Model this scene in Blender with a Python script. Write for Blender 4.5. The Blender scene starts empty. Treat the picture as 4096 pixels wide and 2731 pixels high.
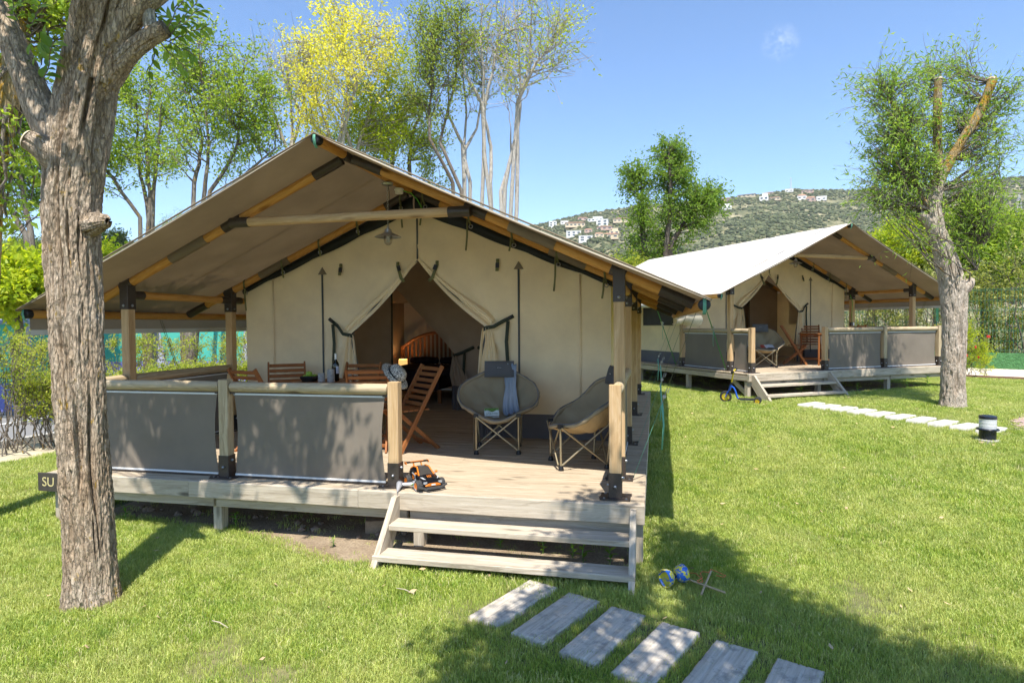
import bpy, bmesh, math, random
import numpy as np
from mathutils import Vector, Matrix
SC = bpy.context.scene
COL = SC.collection
rnd = random.Random(11)
nr = np.random.default_rng(5)
PI = math.pi
# ------------------------------------------------------------------ camera
W0, H0, FPX = 4096.0, 2731.0, 2497.0
CAM = np.array([0.072, -4.787, 1.86])
_th, _pi, _ro = math.radians(12.855), math.radians(-1.574), math.radians(-0.44)
FW = np.array([-math.sin(_th)*math.cos(_pi), math.cos(_th)*math.cos(_pi), math.sin(_pi)])
_r0 = np.array([math.cos(_th), math.sin(_th), 0.0]); _u0 = np.cross(_r0, FW)
RT = _r0*math.cos(_ro)+_u0*math.sin(_ro); UP = -_r0*math.sin(_ro)+_u0*math.cos(_ro)
cam = bpy.data.cameras.new('camera'); camo = bpy.data.objects.new('camera', cam); COL.objects.link(camo)
cam.sensor_width = 36.0; cam.lens = FPX*36.0/W0; cam.clip_start = 0.05; cam.clip_end = 6000
camo.matrix_world = Matrix(((RT[0], UP[0], -FW[0], CAM[0]), (RT[1], UP[1], -FW[1], CAM[1]), (RT[2], UP[2], -FW[2], CAM[2]), (0, 0, 0, 1)))
SC.camera = camo
# ------------------------------------------------------------------ light
SUN = Vector((0.125, -0.48, 1.0)).normalized()
w = bpy.data.worlds.new('World'); SC.world = w; w.use_nodes = True
wn, wl = w.node_tree.nodes, w.node_tree.links
sky = wn.new('ShaderNodeTexSky'); sky.sky_type = 'NISHITA'; sky.sun_disc = False
sky.sun_elevation = math.asin(SUN.z); sky.sun_rotation = math.radians(165.4)
sky.air_density = 1.0; sky.dust_density = 0.1; sky.ozone_density = 6.0; sky.altitude = 50
bg = wn['Background']; bg.inputs['Strength'].default_value = 0.113
_d = np.array(FW)+RT*(3120-W0/2)/FPX-UP*(172-H0/2)/FPX; _d /= np.linalg.norm(_d)
tcw = wn.new('ShaderNodeTexCoord'); mpw = wn.new('ShaderNodeVectorMath'); mpw.operation = 'DISTANCE'; mpw.inputs[1].default_value = tuple(_d); wl.new(tcw.outputs['Generated'], mpw.inputs[0])
nzw = wn.new('ShaderNodeTexNoise'); nzw.inputs['Scale'].default_value = 38; nzw.inputs['Detail'].default_value = 6; nzw.inputs['Roughness'].default_value = 0.65; wl.new(tcw.outputs['Generated'], nzw.inputs['Vector'])
mrw = wn.new('ShaderNodeMapRange'); mrw.inputs['From Min'].default_value = 0.027; mrw.inputs['From Max'].default_value = 0.0; wl.new(mpw.outputs['Value'], mrw.inputs['Value'])
rpw = wn.new('ShaderNodeMapRange'); rpw.inputs['From Min'].default_value = 0.46; rpw.inputs['From Max'].default_value = 0.95; wl.new(nzw.outputs['Fac'], rpw.inputs['Value'])
muw = wn.new('ShaderNodeMath'); muw.operation = 'MULTIPLY'; wl.new(mrw.outputs[0], muw.inputs[0]); wl.new(rpw.outputs[0], muw.inputs[1])
mxw = wn.new('ShaderNodeMix'); mxw.data_type = 'RGBA'; wl.new(muw.outputs[0], mxw.inputs[0]); wl.new(sky.outputs[0], mxw.inputs[6]); mxw.inputs[7].default_value = (6.5, 6.6, 7.0, 1); wl.new(mxw.outputs[2], bg.inputs['Color'])
sl = bpy.data.lights.new('sun', 'SUN'); so = bpy.data.objects.new('sun', sl); COL.objects.link(so)
sl.energy = 4.0; sl.angle = math.radians(0.53); sl.color = (1.0, 0.95, 0.87)
so.rotation_euler = SUN.to_track_quat('Z', 'Y').to_euler(); so.location = (4, -15, 30)
SC.view_settings.view_transform = 'Standard'; SC.view_settings.look = 'None'
SC.view_settings.exposure = 1.15; SC.view_settings.gamma = 1; SC.view_settings.use_curve_mapping = False
SC.render.engine = 'CYCLES'
cy = SC.cycles; cy.use_denoising = True; cy.max_bounces = 8; cy.diffuse_bounces = 5; cy.transmission_bounces = 6
cy.transparent_max_bounces = 8; cy.use_adaptive_sampling = True; cy.adaptive_threshold = 0.015
try: cy.denoiser = 'OPENIMAGEDENOISE'
except Exception: pass

# ------------------------------------------------------------------ rays of the camera, for placing things on ground and walls
def ray(u, v): return FW+RT*(u-W0/2)/FPX-UP*(v-H0/2)/FPX
def at_z(u, v, z): d = ray(u, v); return CAM+d*(z-CAM[2])/d[2]
def at_y(u, v, y): d = ray(u, v); return CAM+d*(y-CAM[1])/d[1]
def at_d(u, v, d): return CAM+ray(u, v)*d
def gz(x, y):
    t = np.clip((0.35*x+0.94*y-0.5)/8.0, 0, 1); return 0.383*t*t*(3-2*t)
def at_g(u, v):
    d = ray(u, v); t = 0.5
    for _ in range(4000):
        q = CAM+d*t
        if q[2] < gz(q[0], q[1]): return q
        t += 0.01+t*0.002
    return q
DS = W0/2352.0
# ------------------------------------------------------------------ materials
MATS = {}
class NT:
    def __init__(s, name):
        s.m = bpy.data.materials.new(name); s.m.use_nodes = True
        s.n = s.m.node_tree.nodes; s.l = s.m.node_tree.links
        s.p = s.n['Principled BSDF']; s.out = s.n['Material Output']
    def new(s, t, **k):
        n = s.n.new(t)
        for a, b in k.items(): setattr(n, a, b)
        return n
    def link(s, a, b): s.l.new(a, b)
    def coord(s, scale=(1, 1, 1), rnd_off=True, kind='Object'):
        tc = s.new('ShaderNodeTexCoord'); mp = s.new('ShaderNodeMapping'); mp.inputs['Scale'].default_value = scale
        src = tc.outputs[kind]
        if rnd_off:
            oi = s.new('ShaderNodeObjectInfo'); mu = s.new('ShaderNodeMath', operation='MULTIPLY'); mu.inputs[1].default_value = 37.0
            s.link(oi.outputs['Random'], mu.inputs[0]); ad = s.new('ShaderNodeVectorMath', operation='ADD')
            s.link(src, ad.inputs[0]); s.link(mu.outputs[0], ad.inputs[1]); src = ad.outputs[0]
        s.link(src, mp.inputs['Vector']); return mp.outputs[0]
    def noise(s, vec, scale, detail=4, rough=0.55, dist=0.0):
        n = s.new('ShaderNodeTexNoise'); n.inputs['Scale'].default_value = scale; n.inputs['Detail'].default_value = detail
        n.inputs['Roughness'].default_value = rough; n.inputs['Distortion'].default_value = dist
        if vec is not None: s.link(vec, n.inputs['Vector'])
        return n.outputs['Fac']
    def ramp(s, fac, stops):
        r = s.new('ShaderNodeValToRGB'); e = r.color_ramp.elements
        while len(e) < len(stops): e.new(0.5)
        for k, (p, c) in enumerate(stops):
            e[k].position = p; e[k].color = (c[0], c[1], c[2], 1) if not isinstance(c, (int, float)) else (c, c, c, 1)
        s.link(fac, r.inputs[0]); return r.outputs[0]
    def mix(s, fac, a, b, mode='MIX'):
        m = s.new('ShaderNodeMix', data_type='RGBA', blend_type=mode)
        for i, x in ((0, fac), (6, a), (7, b)):
            if isinstance(x, (int, float)): m.inputs[i].default_value = x
            elif isinstance(x, tuple): m.inputs[i].default_value = (x[0], x[1], x[2], 1)
            else: s.link(x, m.inputs[i])
        return m.outputs[2]
    def bump(s, h, strength=0.3, dist=0.01):
        b = s.new('ShaderNodeBump'); b.inputs['Strength'].default_value = strength; b.inputs['Distance'].default_value = dist
        s.link(h, b.inputs['Height']); s.link(b.outputs[0], s.p.inputs['Normal']); return b.outputs[0]
    def col(s, c): s.link(c, s.p.inputs['Base Color'])
def plain(name, c, rough=0.6, metal=0.0, var=0.12, scale=30, bump=0.0, spec=0.5):
    if name in MATS: return MATS[name]
    t = NT(name); t.p.inputs['Roughness'].default_value = rough; t.p.inputs['Metallic'].default_value = metal
    t.p.inputs['Specular IOR Level'].default_value = spec
    v = t.coord(); f = t.noise(v, scale, 5, 0.6)
    lo = tuple(x*(1-var) for x in c); hi = tuple(min(1, x*(1+var)) for x in c)
    t.col(t.ramp(f, [(0.3, lo), (0.7, hi)]))
    if bump: t.bump(f, bump, 0.004)
    MATS[name] = t.m; return t.m
def wood(name, c1, c2, c3, rough=0.7, gx=1.2, gy=26, knots=0.5, bump=0.35):
    # grain runs along the local X axis of every stick
    t = NT(name); t.p.inputs['Roughness'].default_value = rough; t.p.inputs['Specular IOR Level'].default_value = 0.25
    v0 = t.coord((1, 1, 1)); wv = t.coord((gx, gy, gy))
    big = t.noise(t.coord((0.7, 5, 5)), 2.0, 3, 0.5, 0.6)
    ad = t.new('ShaderNodeVectorMath', operation='MULTIPLY_ADD'); t.link(v0, ad.inputs[0])
    ad.inputs[1].default_value = (gx, gy, gy); sc = t.new('ShaderNodeVectorMath', operation='SCALE'); sc.inputs['Scale'].default_value = 3.0
    t.link(big, sc.inputs[0]); t.link(sc.outputs[0], ad.inputs[2])
    g = t.noise(ad.outputs[0], 1.6, 6, 0.65, 0.3)
    fine = t.noise(t.coord((3, 160, 160)), 1.0, 3, 0.6)
    c = t.ramp(g, [(0.28, c1), (0.5, c2), (0.72, c3)])
    c = t.mix(t.ramp(fine, [(0.35, 0.0), (0.75, 0.35)]), c, tuple(x*0.62 for x in c1))
    vo = t.new('ShaderNodeTexVoronoi'); vo.inputs['Scale'].default_value = 1.0; t.link(t.coord((1.6, 6.5, 6.5)), vo.inputs['Vector'])
    kn = t.ramp(vo.outputs['Distance'], [(0.06, knots), (0.17, 0.0)])
    c = t.mix(kn, c, tuple(x*0.35 for x in c1))
    st = t.noise(t.coord((1.1, 3, 3)), 1.3, 3, 0.5)
    c = t.mix(t.ramp(st, [(0.45, 0.0), (0.75, 0.45)]), c, tuple(x*0.78 for x in c2))
    t.col(c); t.bump(g, bump, 0.006)
    MATS[name] = t.m; return t.m
def fabric(name, c, rough=0.9, transl=0.0, weave=900, wr=0.15, var=0.08, tint=None):
    t = NT(name); t.p.inputs['Roughness'].default_value = rough; t.p.inputs['Specular IOR Level'].default_value = 0.15
    v = t.coord((1, 1, 1), rnd_off=False); f = t.noise(v, 2.2, 5, 0.6)
    lo = tuple(x*(1-var) for x in c); hi = tuple(min(1, x*(1+var)) for x in c)
    cc = t.ramp(f, [(0.35, lo), (0.65, hi)])
    fine = t.noise(v, weave, 2, 0.5); cc = t.mix(t.ramp(fine, [(0.35, 0.14), (0.65, 0.0)]), cc, tuple(x*0.6 for x in c)); t.col(cc)
    n = t.noise(v, 5.0, 4, 0.5); t.bump(n, wr, 0.02)
    if transl:
        tr = t.new('ShaderNodeBsdfTranslucent'); mx = t.new('ShaderNodeMixShader'); mx.inputs[0].default_value = transl
        tc = t.mix(1.0, cc, tint or (1, 1, 1), 'MULTIPLY'); t.link(tc, tr.inputs['Color'])
        t.link(t.p.outputs[0], mx.inputs[1]); t.link(tr.outputs[0], mx.inputs[2]); t.link(mx.outputs[0], t.out.inputs['Surface'])
    MATS[name] = t.m; return t.m
def leafmat(name, stops, transl=0.45, rough=0.5, inst=False, gain=1.6):
    t = NT(name); t.p.inputs['Roughness'].default_value = rough; t.p.inputs['Specular IOR Level'].default_value = 0.3
    if inst: r = t.new('ShaderNodeObjectInfo').outputs['Random']
    else: r = t.new('ShaderNodeNewGeometry').outputs['Random Per Island']
    c = t.ramp(r, stops)
    pos = t.new('ShaderNodeNewGeometry').outputs['Position']
    pat = t.noise(pos, 1.1 if not name.startswith('grass') else 0.9, 5, 0.65)
    c = t.mix(t.ramp(pat, [(0.38, 0.0), (0.66, 0.55)]), c, tuple(0.5*(stops[-1][1][k]+stops[len(stops)//2][1][k]) for k in range(3)))
    t.col(c); tr = t.new('ShaderNodeBsdfTranslucent'); mx = t.new('ShaderNodeMixShader'); mx.inputs[0].default_value = transl
    tc = t.mix(1.0, c, (1.15*gain, 1.1*gain, 0.55*gain), 'MULTIPLY'); t.link(tc, tr.inputs['Color'])
    t.link(t.p.outputs[0], mx.inputs[1]); t.link(tr.outputs[0], mx.inputs[2]); t.link(mx.outputs[0], t.out.inputs['Surface'])
    MATS[name] = t.m; return t.m
def bark(name, c1, c2, c3, lichen=0.0, lc=(0.42, 0.25, 0.02), sc=1.0):
    t = NT(name); t.p.inputs['Roughness'].default_value = 0.9; t.p.inputs['Specular IOR Level'].default_value = 0.15
    v = t.coord((14*sc, 14*sc, 3.0*sc), rnd_off=False); g = t.noise(v, 1.5, 7, 0.7, 0.4)
    v2 = t.coord((60*sc, 60*sc, 40*sc), rnd_off=False); f2 = t.noise(v2, 1.0, 4, 0.7)
    c = t.ramp(g, [(0.3, c1), (0.5, c2), (0.68, c3)])
    c = t.mix(t.ramp(f2, [(0.4, 0.45), (0.6, 0.0)]), c, tuple(x*0.5 for x in c1))
    big = t.noise(t.coord((1.7*sc, 1.7*sc, 1.2*sc), rnd_off=False), 1.5, 3, 0.6)
    c = t.mix(t.ramp(big, [(0.4, 0.0), (0.7, 0.4)]), c, tuple(0.5*(x+y) for x, y in zip(c3, (0.42, 0.40, 0.37))))
    if lichen:
        l = t.noise(t.coord((8*sc, 8*sc, 5*sc), rnd_off=False), 1.4, 5, 0.75)
        c = t.mix(t.ramp(l, [(0.66-0.2*lichen, 0.0), (0.72-0.2*lichen, 0.85)]), c, lc)
    t.col(c); vo = t.new('ShaderNodeTexVoronoi', feature='DISTANCE_TO_EDGE'); vo.inputs['Scale'].default_value = 1.0
    ad = t.new('ShaderNodeVectorMath', operation='MULTIPLY_ADD'); t.link(t.coord((1, 1, 1), rnd_off=False), ad.inputs[0]); ad.inputs[1].default_value = (46*sc, 46*sc, 8*sc); w3 = t.new('ShaderNodeVectorMath', operation='SCALE'); w3.inputs['Scale'].default_value = 2.2; t.link(g, w3.inputs[0]); t.link(w3.outputs[0], ad.inputs[2]); t.link(ad.outputs[0], vo.inputs['Vector'])
    ck = t.ramp(vo.outputs['Distance'], [(0.0, 0.0), (0.10, 1.0)]); mxh = t.mix(0.35, t.mix(0.55, g, f2), ck); t.bump(mxh, 1.0, 0.022)
    MATS[name] = t.m; return t.m
wood('deck_wood', (0.25, 0.19, 0.125), (0.46, 0.37, 0.26), (0.60, 0.50, 0.375), 0.75, 0.9, 22, 0.8)
wood('grey_timber', (0.29, 0.235, 0.17), (0.50, 0.425, 0.325), (0.62, 0.55, 0.445), 0.75, 0.8, 16, 0.9)
wood('post_wood', (0.40, 0.24, 0.11), (0.57, 0.38, 0.195), (0.66, 0.48, 0.29), 0.65, 0.9, 20, 0.6)
wood('log_wood', (0.42, 0.18, 0.035), (0.62, 0.31, 0.075), (0.72, 0.42, 0.14), 0.55, 0.8, 18, 0.9)
wood('weathered_log', (0.30, 0.21, 0.12), (0.50, 0.39, 0.24), (0.64, 0.53, 0.36), 0.7, 0.8, 18, 0.9)
wood('teak', (0.22, 0.075, 0.022), (0.33, 0.125, 0.04), (0.42, 0.18, 0.06), 0.5, 1.2, 30, 0.1, 0.15)
wood('headboard_wood', (0.20, 0.075, 0.025), (0.30, 0.12, 0.04), (0.36, 0.16, 0.06), 0.45, 1.2, 30, 0.1, 0.1)
M_BROWN = plain('brown_powder_coat', (0.062, 0.048, 0.04), 0.45, 0.3, 0.2, 120, 0.15)
M_STEEL = plain('bolt_steel', (0.35, 0.36, 0.38), 0.35, 0.9)
M_BLACK = plain('black_plastic', (0.012, 0.012, 0.014), 0.45)
fabric('tent_canvas', (0.94, 0.775, 0.505), 0.95, 0.18, tint=(1.0, 0.9, 0.7), wr=0.25)
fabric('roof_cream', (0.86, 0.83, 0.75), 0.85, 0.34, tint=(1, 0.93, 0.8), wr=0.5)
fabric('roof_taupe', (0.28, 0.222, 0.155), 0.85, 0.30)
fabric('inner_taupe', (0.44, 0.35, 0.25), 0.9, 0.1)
fabric('flap_black', (0.022, 0.024, 0.022), 0.35, 0.0, wr=0.4)
fabric('mud_grey', (0.14, 0.135, 0.14), 0.7)
fabric('screen_grey', (0.225, 0.19, 0.152), 0.75, 0.10, weave=500)
fabric('hem_white', (0.72, 0.72, 0.70), 0.6)
fabric('webbing_olive', (0.17, 0.17, 0.075), 0.8)
fabric('webbing_dark', (0.055, 0.065, 0.045), 0.8)
fabric('webbing_teal', (0.20, 0.50, 0.37), 0.7, 0.25)
fabric('strap_green', (0.10, 0.30, 0.09), 0.7)
fabric('zipper_grey', (0.10, 0.105, 0.10), 0.7)
MAT = MATS

# ------------------------------------------------------------------ mesh helpers
FR = {}
def V3(p): return Vector((float(p[0]), float(p[1]), float(p[2])))
def tag(o, label=None, cat=None, group=None, kind=None):
    if label: o['label'] = label
    if cat: o['category'] = cat
    if group: o['group'] = group
    if kind: o['kind'] = kind
    return o
def thing(name, label, cat, loc=(0, 0, 0), rz=0.0, group=None):
    o = bpy.data.objects.new(name, None); COL.objects.link(o); o.empty_display_size = 0.1
    o.location = V3(loc); o.rotation_euler = (0, 0, rz); FR[o] = Matrix.Identity(4)
    return tag(o, label, cat, group)
def ob(name, me, par=None, M=None):
    o = bpy.data.objects.new(name, me); COL.objects.link(o)
    M = M.copy() if M is not None else Matrix.Identity(4); FR[o] = M
    if par is not None:
        o.parent = par
        o.matrix_parent_inverse = FR.get(par, Matrix.Identity(4)).inverted() if par.parent is not None else Matrix.Identity(4)
    o.matrix_basis = M
    return o
def kids(o): return [c for c in bpy.data.objects if c.parent == o]
def dup(root, loc=None, rz=None, label=None, group=None):
    m = {}
    for c in bpy.data.objects:
        if c.parent is not None: m.setdefault(c.parent.name, []).append(c)
    def cp(o, par):
        c = o.copy(); COL.objects.link(c)
        if par is not None: c.parent = par
        for k in m.get(o.name, []): cp(k, c)
        return c
    r = cp(root, None)
    if loc is not None: r.location = V3(loc)
    if rz is not None: r.rotation_euler = (0, 0, rz)
    if label: r['label'] = label
    if group: r['group'] = group
    return r
def fast_mesh(name, V, F, mat, smooth=False):
    """V (n,3) array, F (m,k) int array of equal sized faces"""
    V = np.asarray(V, np.float32); F = np.asarray(F, np.int32); me = bpy.data.meshes.new(name)
    n, k = F.shape
    me.vertices.add(len(V)); me.vertices.foreach_set('co', V.ravel())
    me.loops.add(n*k); me.loops.foreach_set('vertex_index', F.ravel())
    me.polygons.add(n); me.polygons.foreach_set('loop_start', np.arange(0, n*k, k, dtype=np.int32))
    me.polygons.foreach_set('use_smooth', np.full(n, smooth)); me.update(calc_edges=True)
    if mat: me.materials.append(mat if not isinstance(mat, str) else MATS[mat])
    return me
def frame(p0, p1, up=(0, 0, 1)):
    p0, p1 = V3(p0), V3(p1); x = (p1-p0).normalized(); u = V3(up)
    if abs(x.dot(u)) > 0.97: u = Vector((0, 1, 0)) if abs(x.y) < 0.9 else Vector((1, 0, 0))
    y = u.cross(x).normalized(); z = x.cross(y)
    return Matrix(((x.x, y.x, z.x, p0.x), (x.y, y.y, z.y, p0.y), (x.z, y.z, z.z, p0.z), (0, 0, 0, 1)))
class MB:
    def __init__(s): s.V = []; s.F = []
    def add(s, V, F, M=None):
        b = len(s.V)
        for v in V: s.V.append(tuple(M @ V3(v)) if M is not None else tuple(map(float, v)))
        for f in F: s.F.append([i+b for i in f])
        return s
    def box(s, c, sz, M=None):
        x, y, z = c; a, b, d = sz[0]/2, sz[1]/2, sz[2]/2
        V = [(x+i*a, y+j*b, z+k*d) for i in (-1, 1) for j in (-1, 1) for k in (-1, 1)]
        return s.add(V, [(0, 1, 3, 2), (4, 6, 7, 5), (0, 4, 5, 1), (2, 3, 7, 6), (0, 2, 6, 4), (1, 5, 7, 3)], M)
    def bar(s, p0, p1, wd, h, up=(0, 0, 1), cham=0.0):
        M = frame(p0, p1, up); L = (V3(p1)-V3(p0)).length
        if not cham: return s.box((L/2, 0, 0), (L, wd, h), M)
        return s.add(*chbox(L, wd, h, cham), M)
    def tube(s, pts, r, n=8, cap=True):
        pts = [V3(p) for p in pts]; m = len(pts); rr = r if hasattr(r, '__len__') else [r]*m
        b = len(s.V); up = None
        for i, p in enumerate(pts):
            d = (pts[min(i+1, m-1)]-pts[max(i-1, 0)]).normalized()
            if up is None:
                up = Vector((0, 0, 1)) if abs(d.z) < 0.9 else Vector((1, 0, 0))
            a = d.cross(up).normalized(); up = a.cross(d).normalized()
            for k in range(n):
                t = 2*PI*k/n; s.V.append(tuple(p+(a*math.cos(t)+up*math.sin(t))*rr[i]))
        for i in range(m-1):
            for k in range(n):
                s.F.append([b+i*n+k, b+i*n+(k+1) % n, b+(i+1)*n+(k+1) % n, b+(i+1)*n+k])
        if cap: s.F.append([b+k for k in range(n)][::-1]); s.F.append([b+(m-1)*n+k for k in range(n)])
        return s
    def lathe(s, prof, n=20, M=None, ang=2*PI):
        b = len(s.V); m = len(prof)
        for (r, z) in prof:
            for k in range(n):
                t = 2*PI*k/n; v = (r*math.cos(t), r*math.sin(t), z); s.V.append(tuple(M @ V3(v)) if M is not None else v)
        for i in range(m-1):
            for k in range(n): s.F.append([b+i*n+k, b+i*n+(k+1) % n, b+(i+1)*n+(k+1) % n, b+(i+1)*n+k])
        if prof[0] == prof[-1]: return s
        if prof[0][0] > 1e-6: s.F.append([b+k for k in range(n)][::-1])
        if prof[-1][0] > 1e-6: s.F.append([b+(m-1)*n+k for k in range(n)])
        return s
    def prism(s, poly, th, M=None):
        n = len(poly); V = [(x, y, -th/2) for x, y in poly]+[(x, y, th/2) for x, y in poly]
        F = [list(range(n))[::-1], list(range(n, 2*n))]+[[i, (i+1) % n, n+(i+1) % n, n+i] for i in range(n)]
        return s.add(V, F, M)
    def grid(s, f, nu, nv, M=None):
        V = [f(i/nu, j/nv) for i in range(nu+1) for j in range(nv+1)]
        F = [(i*(nv+1)+j, (i+1)*(nv+1)+j, (i+1)*(nv+1)+j+1, i*(nv+1)+j+1) for i in range(nu) for j in range(nv)]
        return s.add(V, F, M)
    def mesh(s, name, mat, smooth=False, fix=True):
        me = bpy.data.meshes.new(name); me.from_pydata(s.V, [], s.F)
        if mat: me.materials.append(MATS[mat] if isinstance(mat, str) else mat)
        if fix:
            bm = bmesh.new(); bm.from_mesh(me); bmesh.ops.recalc_face_normals(bm, faces=bm.faces); bm.to_mesh(me); bm.free()
        if smooth:
            me.polygons.foreach_set('use_smooth', [True]*len(me.polygons))
            if smooth != 'all':
                try: me.set_sharp_from_angle(angle=math.radians(38))
                except Exception: pass
        return me
    def ob(s, name, mat, par=None, smooth=False, M=None): return ob(name, s.mesh(name, mat, smooth), par, M)
def chbox(L, wd, h, c):
    a, b = wd/2, h/2; pr = [(-a+c, -b), (a-c, -b), (a, -b+c), (a, b-c), (a-c, b), (-a+c, b), (-a, b-c), (-a, -b+c)]
    V = [(0, y, z) for y, z in pr]+[(L, y, z) for y, z in pr]
    return V, [list(range(8))[::-1], list(range(8, 16))]+[[i, (i+1) % 8, 8+(i+1) % 8, 8+i] for i in range(8)]
_stk = {}
def stick(name, p0, p1, wd, h, mat, par=None, up=(0, 0, 1), c=0.004):
    L = (V3(p1)-V3(p0)).length; key = (round(L, 3), wd, h, mat, c)
    if key not in _stk:
        mb = MB()
        if c: mb.add(*chbox(L, wd, h, c))
        else: mb.box((L/2, 0, 0), (L, wd, h))
        _stk[key] = mb.mesh(name, mat)
    return ob(name, _stk[key], par, frame(p0, p1, up))
def log(name, p0, p1, r, mat, par=None, n=14, seg=9, wob=0.04, dome=0.0):
    L = (V3(p1)-V3(p0)).length; ph = rnd.random()*9; b = []
    pts = [(L*i/seg, r*wob*1.2*math.sin(ph+4*i/seg), r*wob*math.cos(ph*2+3.1*i/seg)) for i in range(seg+1)]
    rr = [r*(1+wob*math.sin(ph*3+7.3*i/seg)) for i in range(seg+1)]
    if dome:
        pts = [(0, 0, 0), (dome*0.25, 0, 0)]+[(dome, 0, 0)]+pts[1:-1]+[(L-dome, 0, 0), (L-dome*0.25, 0, 0), (L, 0, 0)]
        rr = [r*0.45, r*0.8, r]+rr[1:-1]+[r, r*0.8, r*0.45]
    return MB().tube(pts, rr, n).ob(name, mat, par, True, frame(p0, p1))
def pipe(name, p0, p1, r, mat, par=None, n=12):
    L = (V3(p1)-V3(p0)).length
    return MB().tube([(0, 0, 0), (L, 0, 0)], r, n).ob(name, mat, par, True, frame(p0, p1))
def ribbon(name, pts, wd, mat, par=None, side=(1, 0, 0), th=0.0025):
    mb = MB(); s = V3(side).normalized()
    pts = [V3(p) for p in pts]; n = len(pts)
    for i, p in enumerate(pts):
        d = (pts[min(i+1, n-1)]-pts[max(i-1, 0)]).normalized(); k = (s-d*s.dot(d)).normalized(); nn = d.cross(k)
        for a, b in ((-1, -1), (1, -1), (1, 1), (-1, 1)): mb.V.append(tuple(p+k*a*wd/2+nn*b*th/2))
    for i in range(n-1):
        for a in range(4): mb.F.append([i*4+a, i*4+(a+1) % 4, i*4+4+(a+1) % 4, i*4+4+a])
    mb.F.append([3, 2, 1, 0]); mb.F.append([4*n-4, 4*n-3, 4*n-2, 4*n-1])
    return mb.ob(name, mat, par, 'all')
def text(name, body, size, M, mat, par, ext=0.0008):
    c = bpy.data.curves.new(name, 'FONT'); c.body = body; c.size = size; c.extrude = ext; c.align_x = 'CENTER'; c.align_y = 'CENTER'
    tmp = bpy.data.objects.new('tmp', c); me = bpy.data.meshes.new_from_object(tmp); bpy.data.objects.remove(tmp)
    me.materials.clear(); me.materials.append(MATS[mat] if isinstance(mat, str) else mat)
    return ob(name, me, par, M)
def struct(o, kind='structure'): o['kind'] = kind; return o
# ------------------------------------------------------------------ numpy noise
_vg = {}
def vnoise(x, y, seed=0, px=None):
    if seed not in _vg: _vg[seed] = np.random.default_rng(seed).random((256, 256))
    g = _vg[seed]; xi = np.floor(x).astype(int); yi = np.floor(y).astype(int)
    fx = x-xi; fy = y-yi; fx = fx*fx*(3-2*fx); fy = fy*fy*(3-2*fy)
    x0 = xi % (px or 256); x1 = (xi+1) % (px or 256); y0 = yi % 256; y1 = (yi+1) % 256
    return (g[x0, y0]*(1-fx)+g[x1, y0]*fx)*(1-fy)+(g[x0, y1]*(1-fx)+g[x1, y1]*fx)*fy
def fbm(x, y, seed=0, o=4):
    s = 0; a = 0.5
    for k in range(o): s = s+a*vnoise(x*2**k, y*2**k, seed+k); a *= 0.5
    return s
# ------------------------------------------------------------------ ground
OX, OY, OZ, AR = 1.851, 7.954, 0.383, math.radians(32.75)
CA, SA = math.cos(AR), math.sin(AR)
def t2w(x, y, z=0.0): u = -x; return np.array([OX+u*CA-y*SA, OY+u*SA+y*CA, OZ+z])   # tent-1 style coords -> mirrored tent 2, world
def gmesh(name, xs, ys, mat, dz=0.0, fn=gz):
    X, Y = np.meshgrid(xs, ys, indexing='ij'); Z = fn(X, Y)+dz
    V = np.stack([X, Y, Z], -1).reshape(-1, 3); n, m = X.shape; i, j = np.meshgrid(np.arange(n-1), np.arange(m-1), indexing='ij')
    a = (i*m+j).ravel(); F = np.stack([a, a+m, a+m+1, a+1], -1)
    return fast_mesh(name, V, F, mat, True)
t = NT('soil'); t.p.inputs['Roughness'].default_value = 0.95
v = t.coord((1, 1, 1), rnd_off=False); a = t.noise(v, 1.4, 6, 0.6); b = t.noise(v, 22, 5, 0.7)
c = t.ramp(a, [(0.3, (0.10, 0.105, 0.04)), (0.55, (0.17, 0.17, 0.06)), (0.75, (0.25, 0.22, 0.10))])
c = t.mix(t.ramp(b, [(0.4, 0.4), (0.65, 0.0)]), c, (0.07, 0.07, 0.03)); t.col(c); t.bump(b, 0.5, 0.03); MATS['soil'] = t.m
t = NT('dirt'); t.p.inputs['Roughness'].default_value = 0.95
v = t.coord((1, 1, 1), rnd_off=False); a = t.noise(v, 3, 6, 0.6); b = t.noise(v, 45, 5, 0.7)
c = t.ramp(a, [(0.3, (0.24, 0.17, 0.105)), (0.7, (0.42, 0.33, 0.22))])
c = t.mix(t.ramp(b, [(0.4, 0.5), (0.6, 0.0)]), c, (0.12, 0.085, 0.055)); t.col(c); t.bump(b, 0.6, 0.03); MATS['dirt'] = t.m
plain('sand', (0.62, 0.54, 0.41), 0.95, var=0.12, scale=9, bump=0.2)
plain('asphalt', (0.19, 0.185, 0.18), 0.9, var=0.15, scale=40, bump=0.2)
plain('road_paint', (0.7, 0.7, 0.68), 0.7)
plain('verge_dry', (0.42, 0.36, 0.24), 0.95, var=0.3, scale=4, bump=0.3)
plain('kerb_stone', (0.4, 0.38, 0.34), 0.9, var=0.15)
xs = np.concatenate([[-1800, -600, -200, -80, -40], np.arange(-24, 26, 0.5), [40, 80, 200, 600, 1800]])
ys = np.concatenate([[-600, -100, -40, -20], np.arange(-12, 34, 0.5), [50, 90, 180, 500, 1500]])
struct(ob('ground', gmesh('ground', xs, ys, 'soil', -0.012)))
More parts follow.
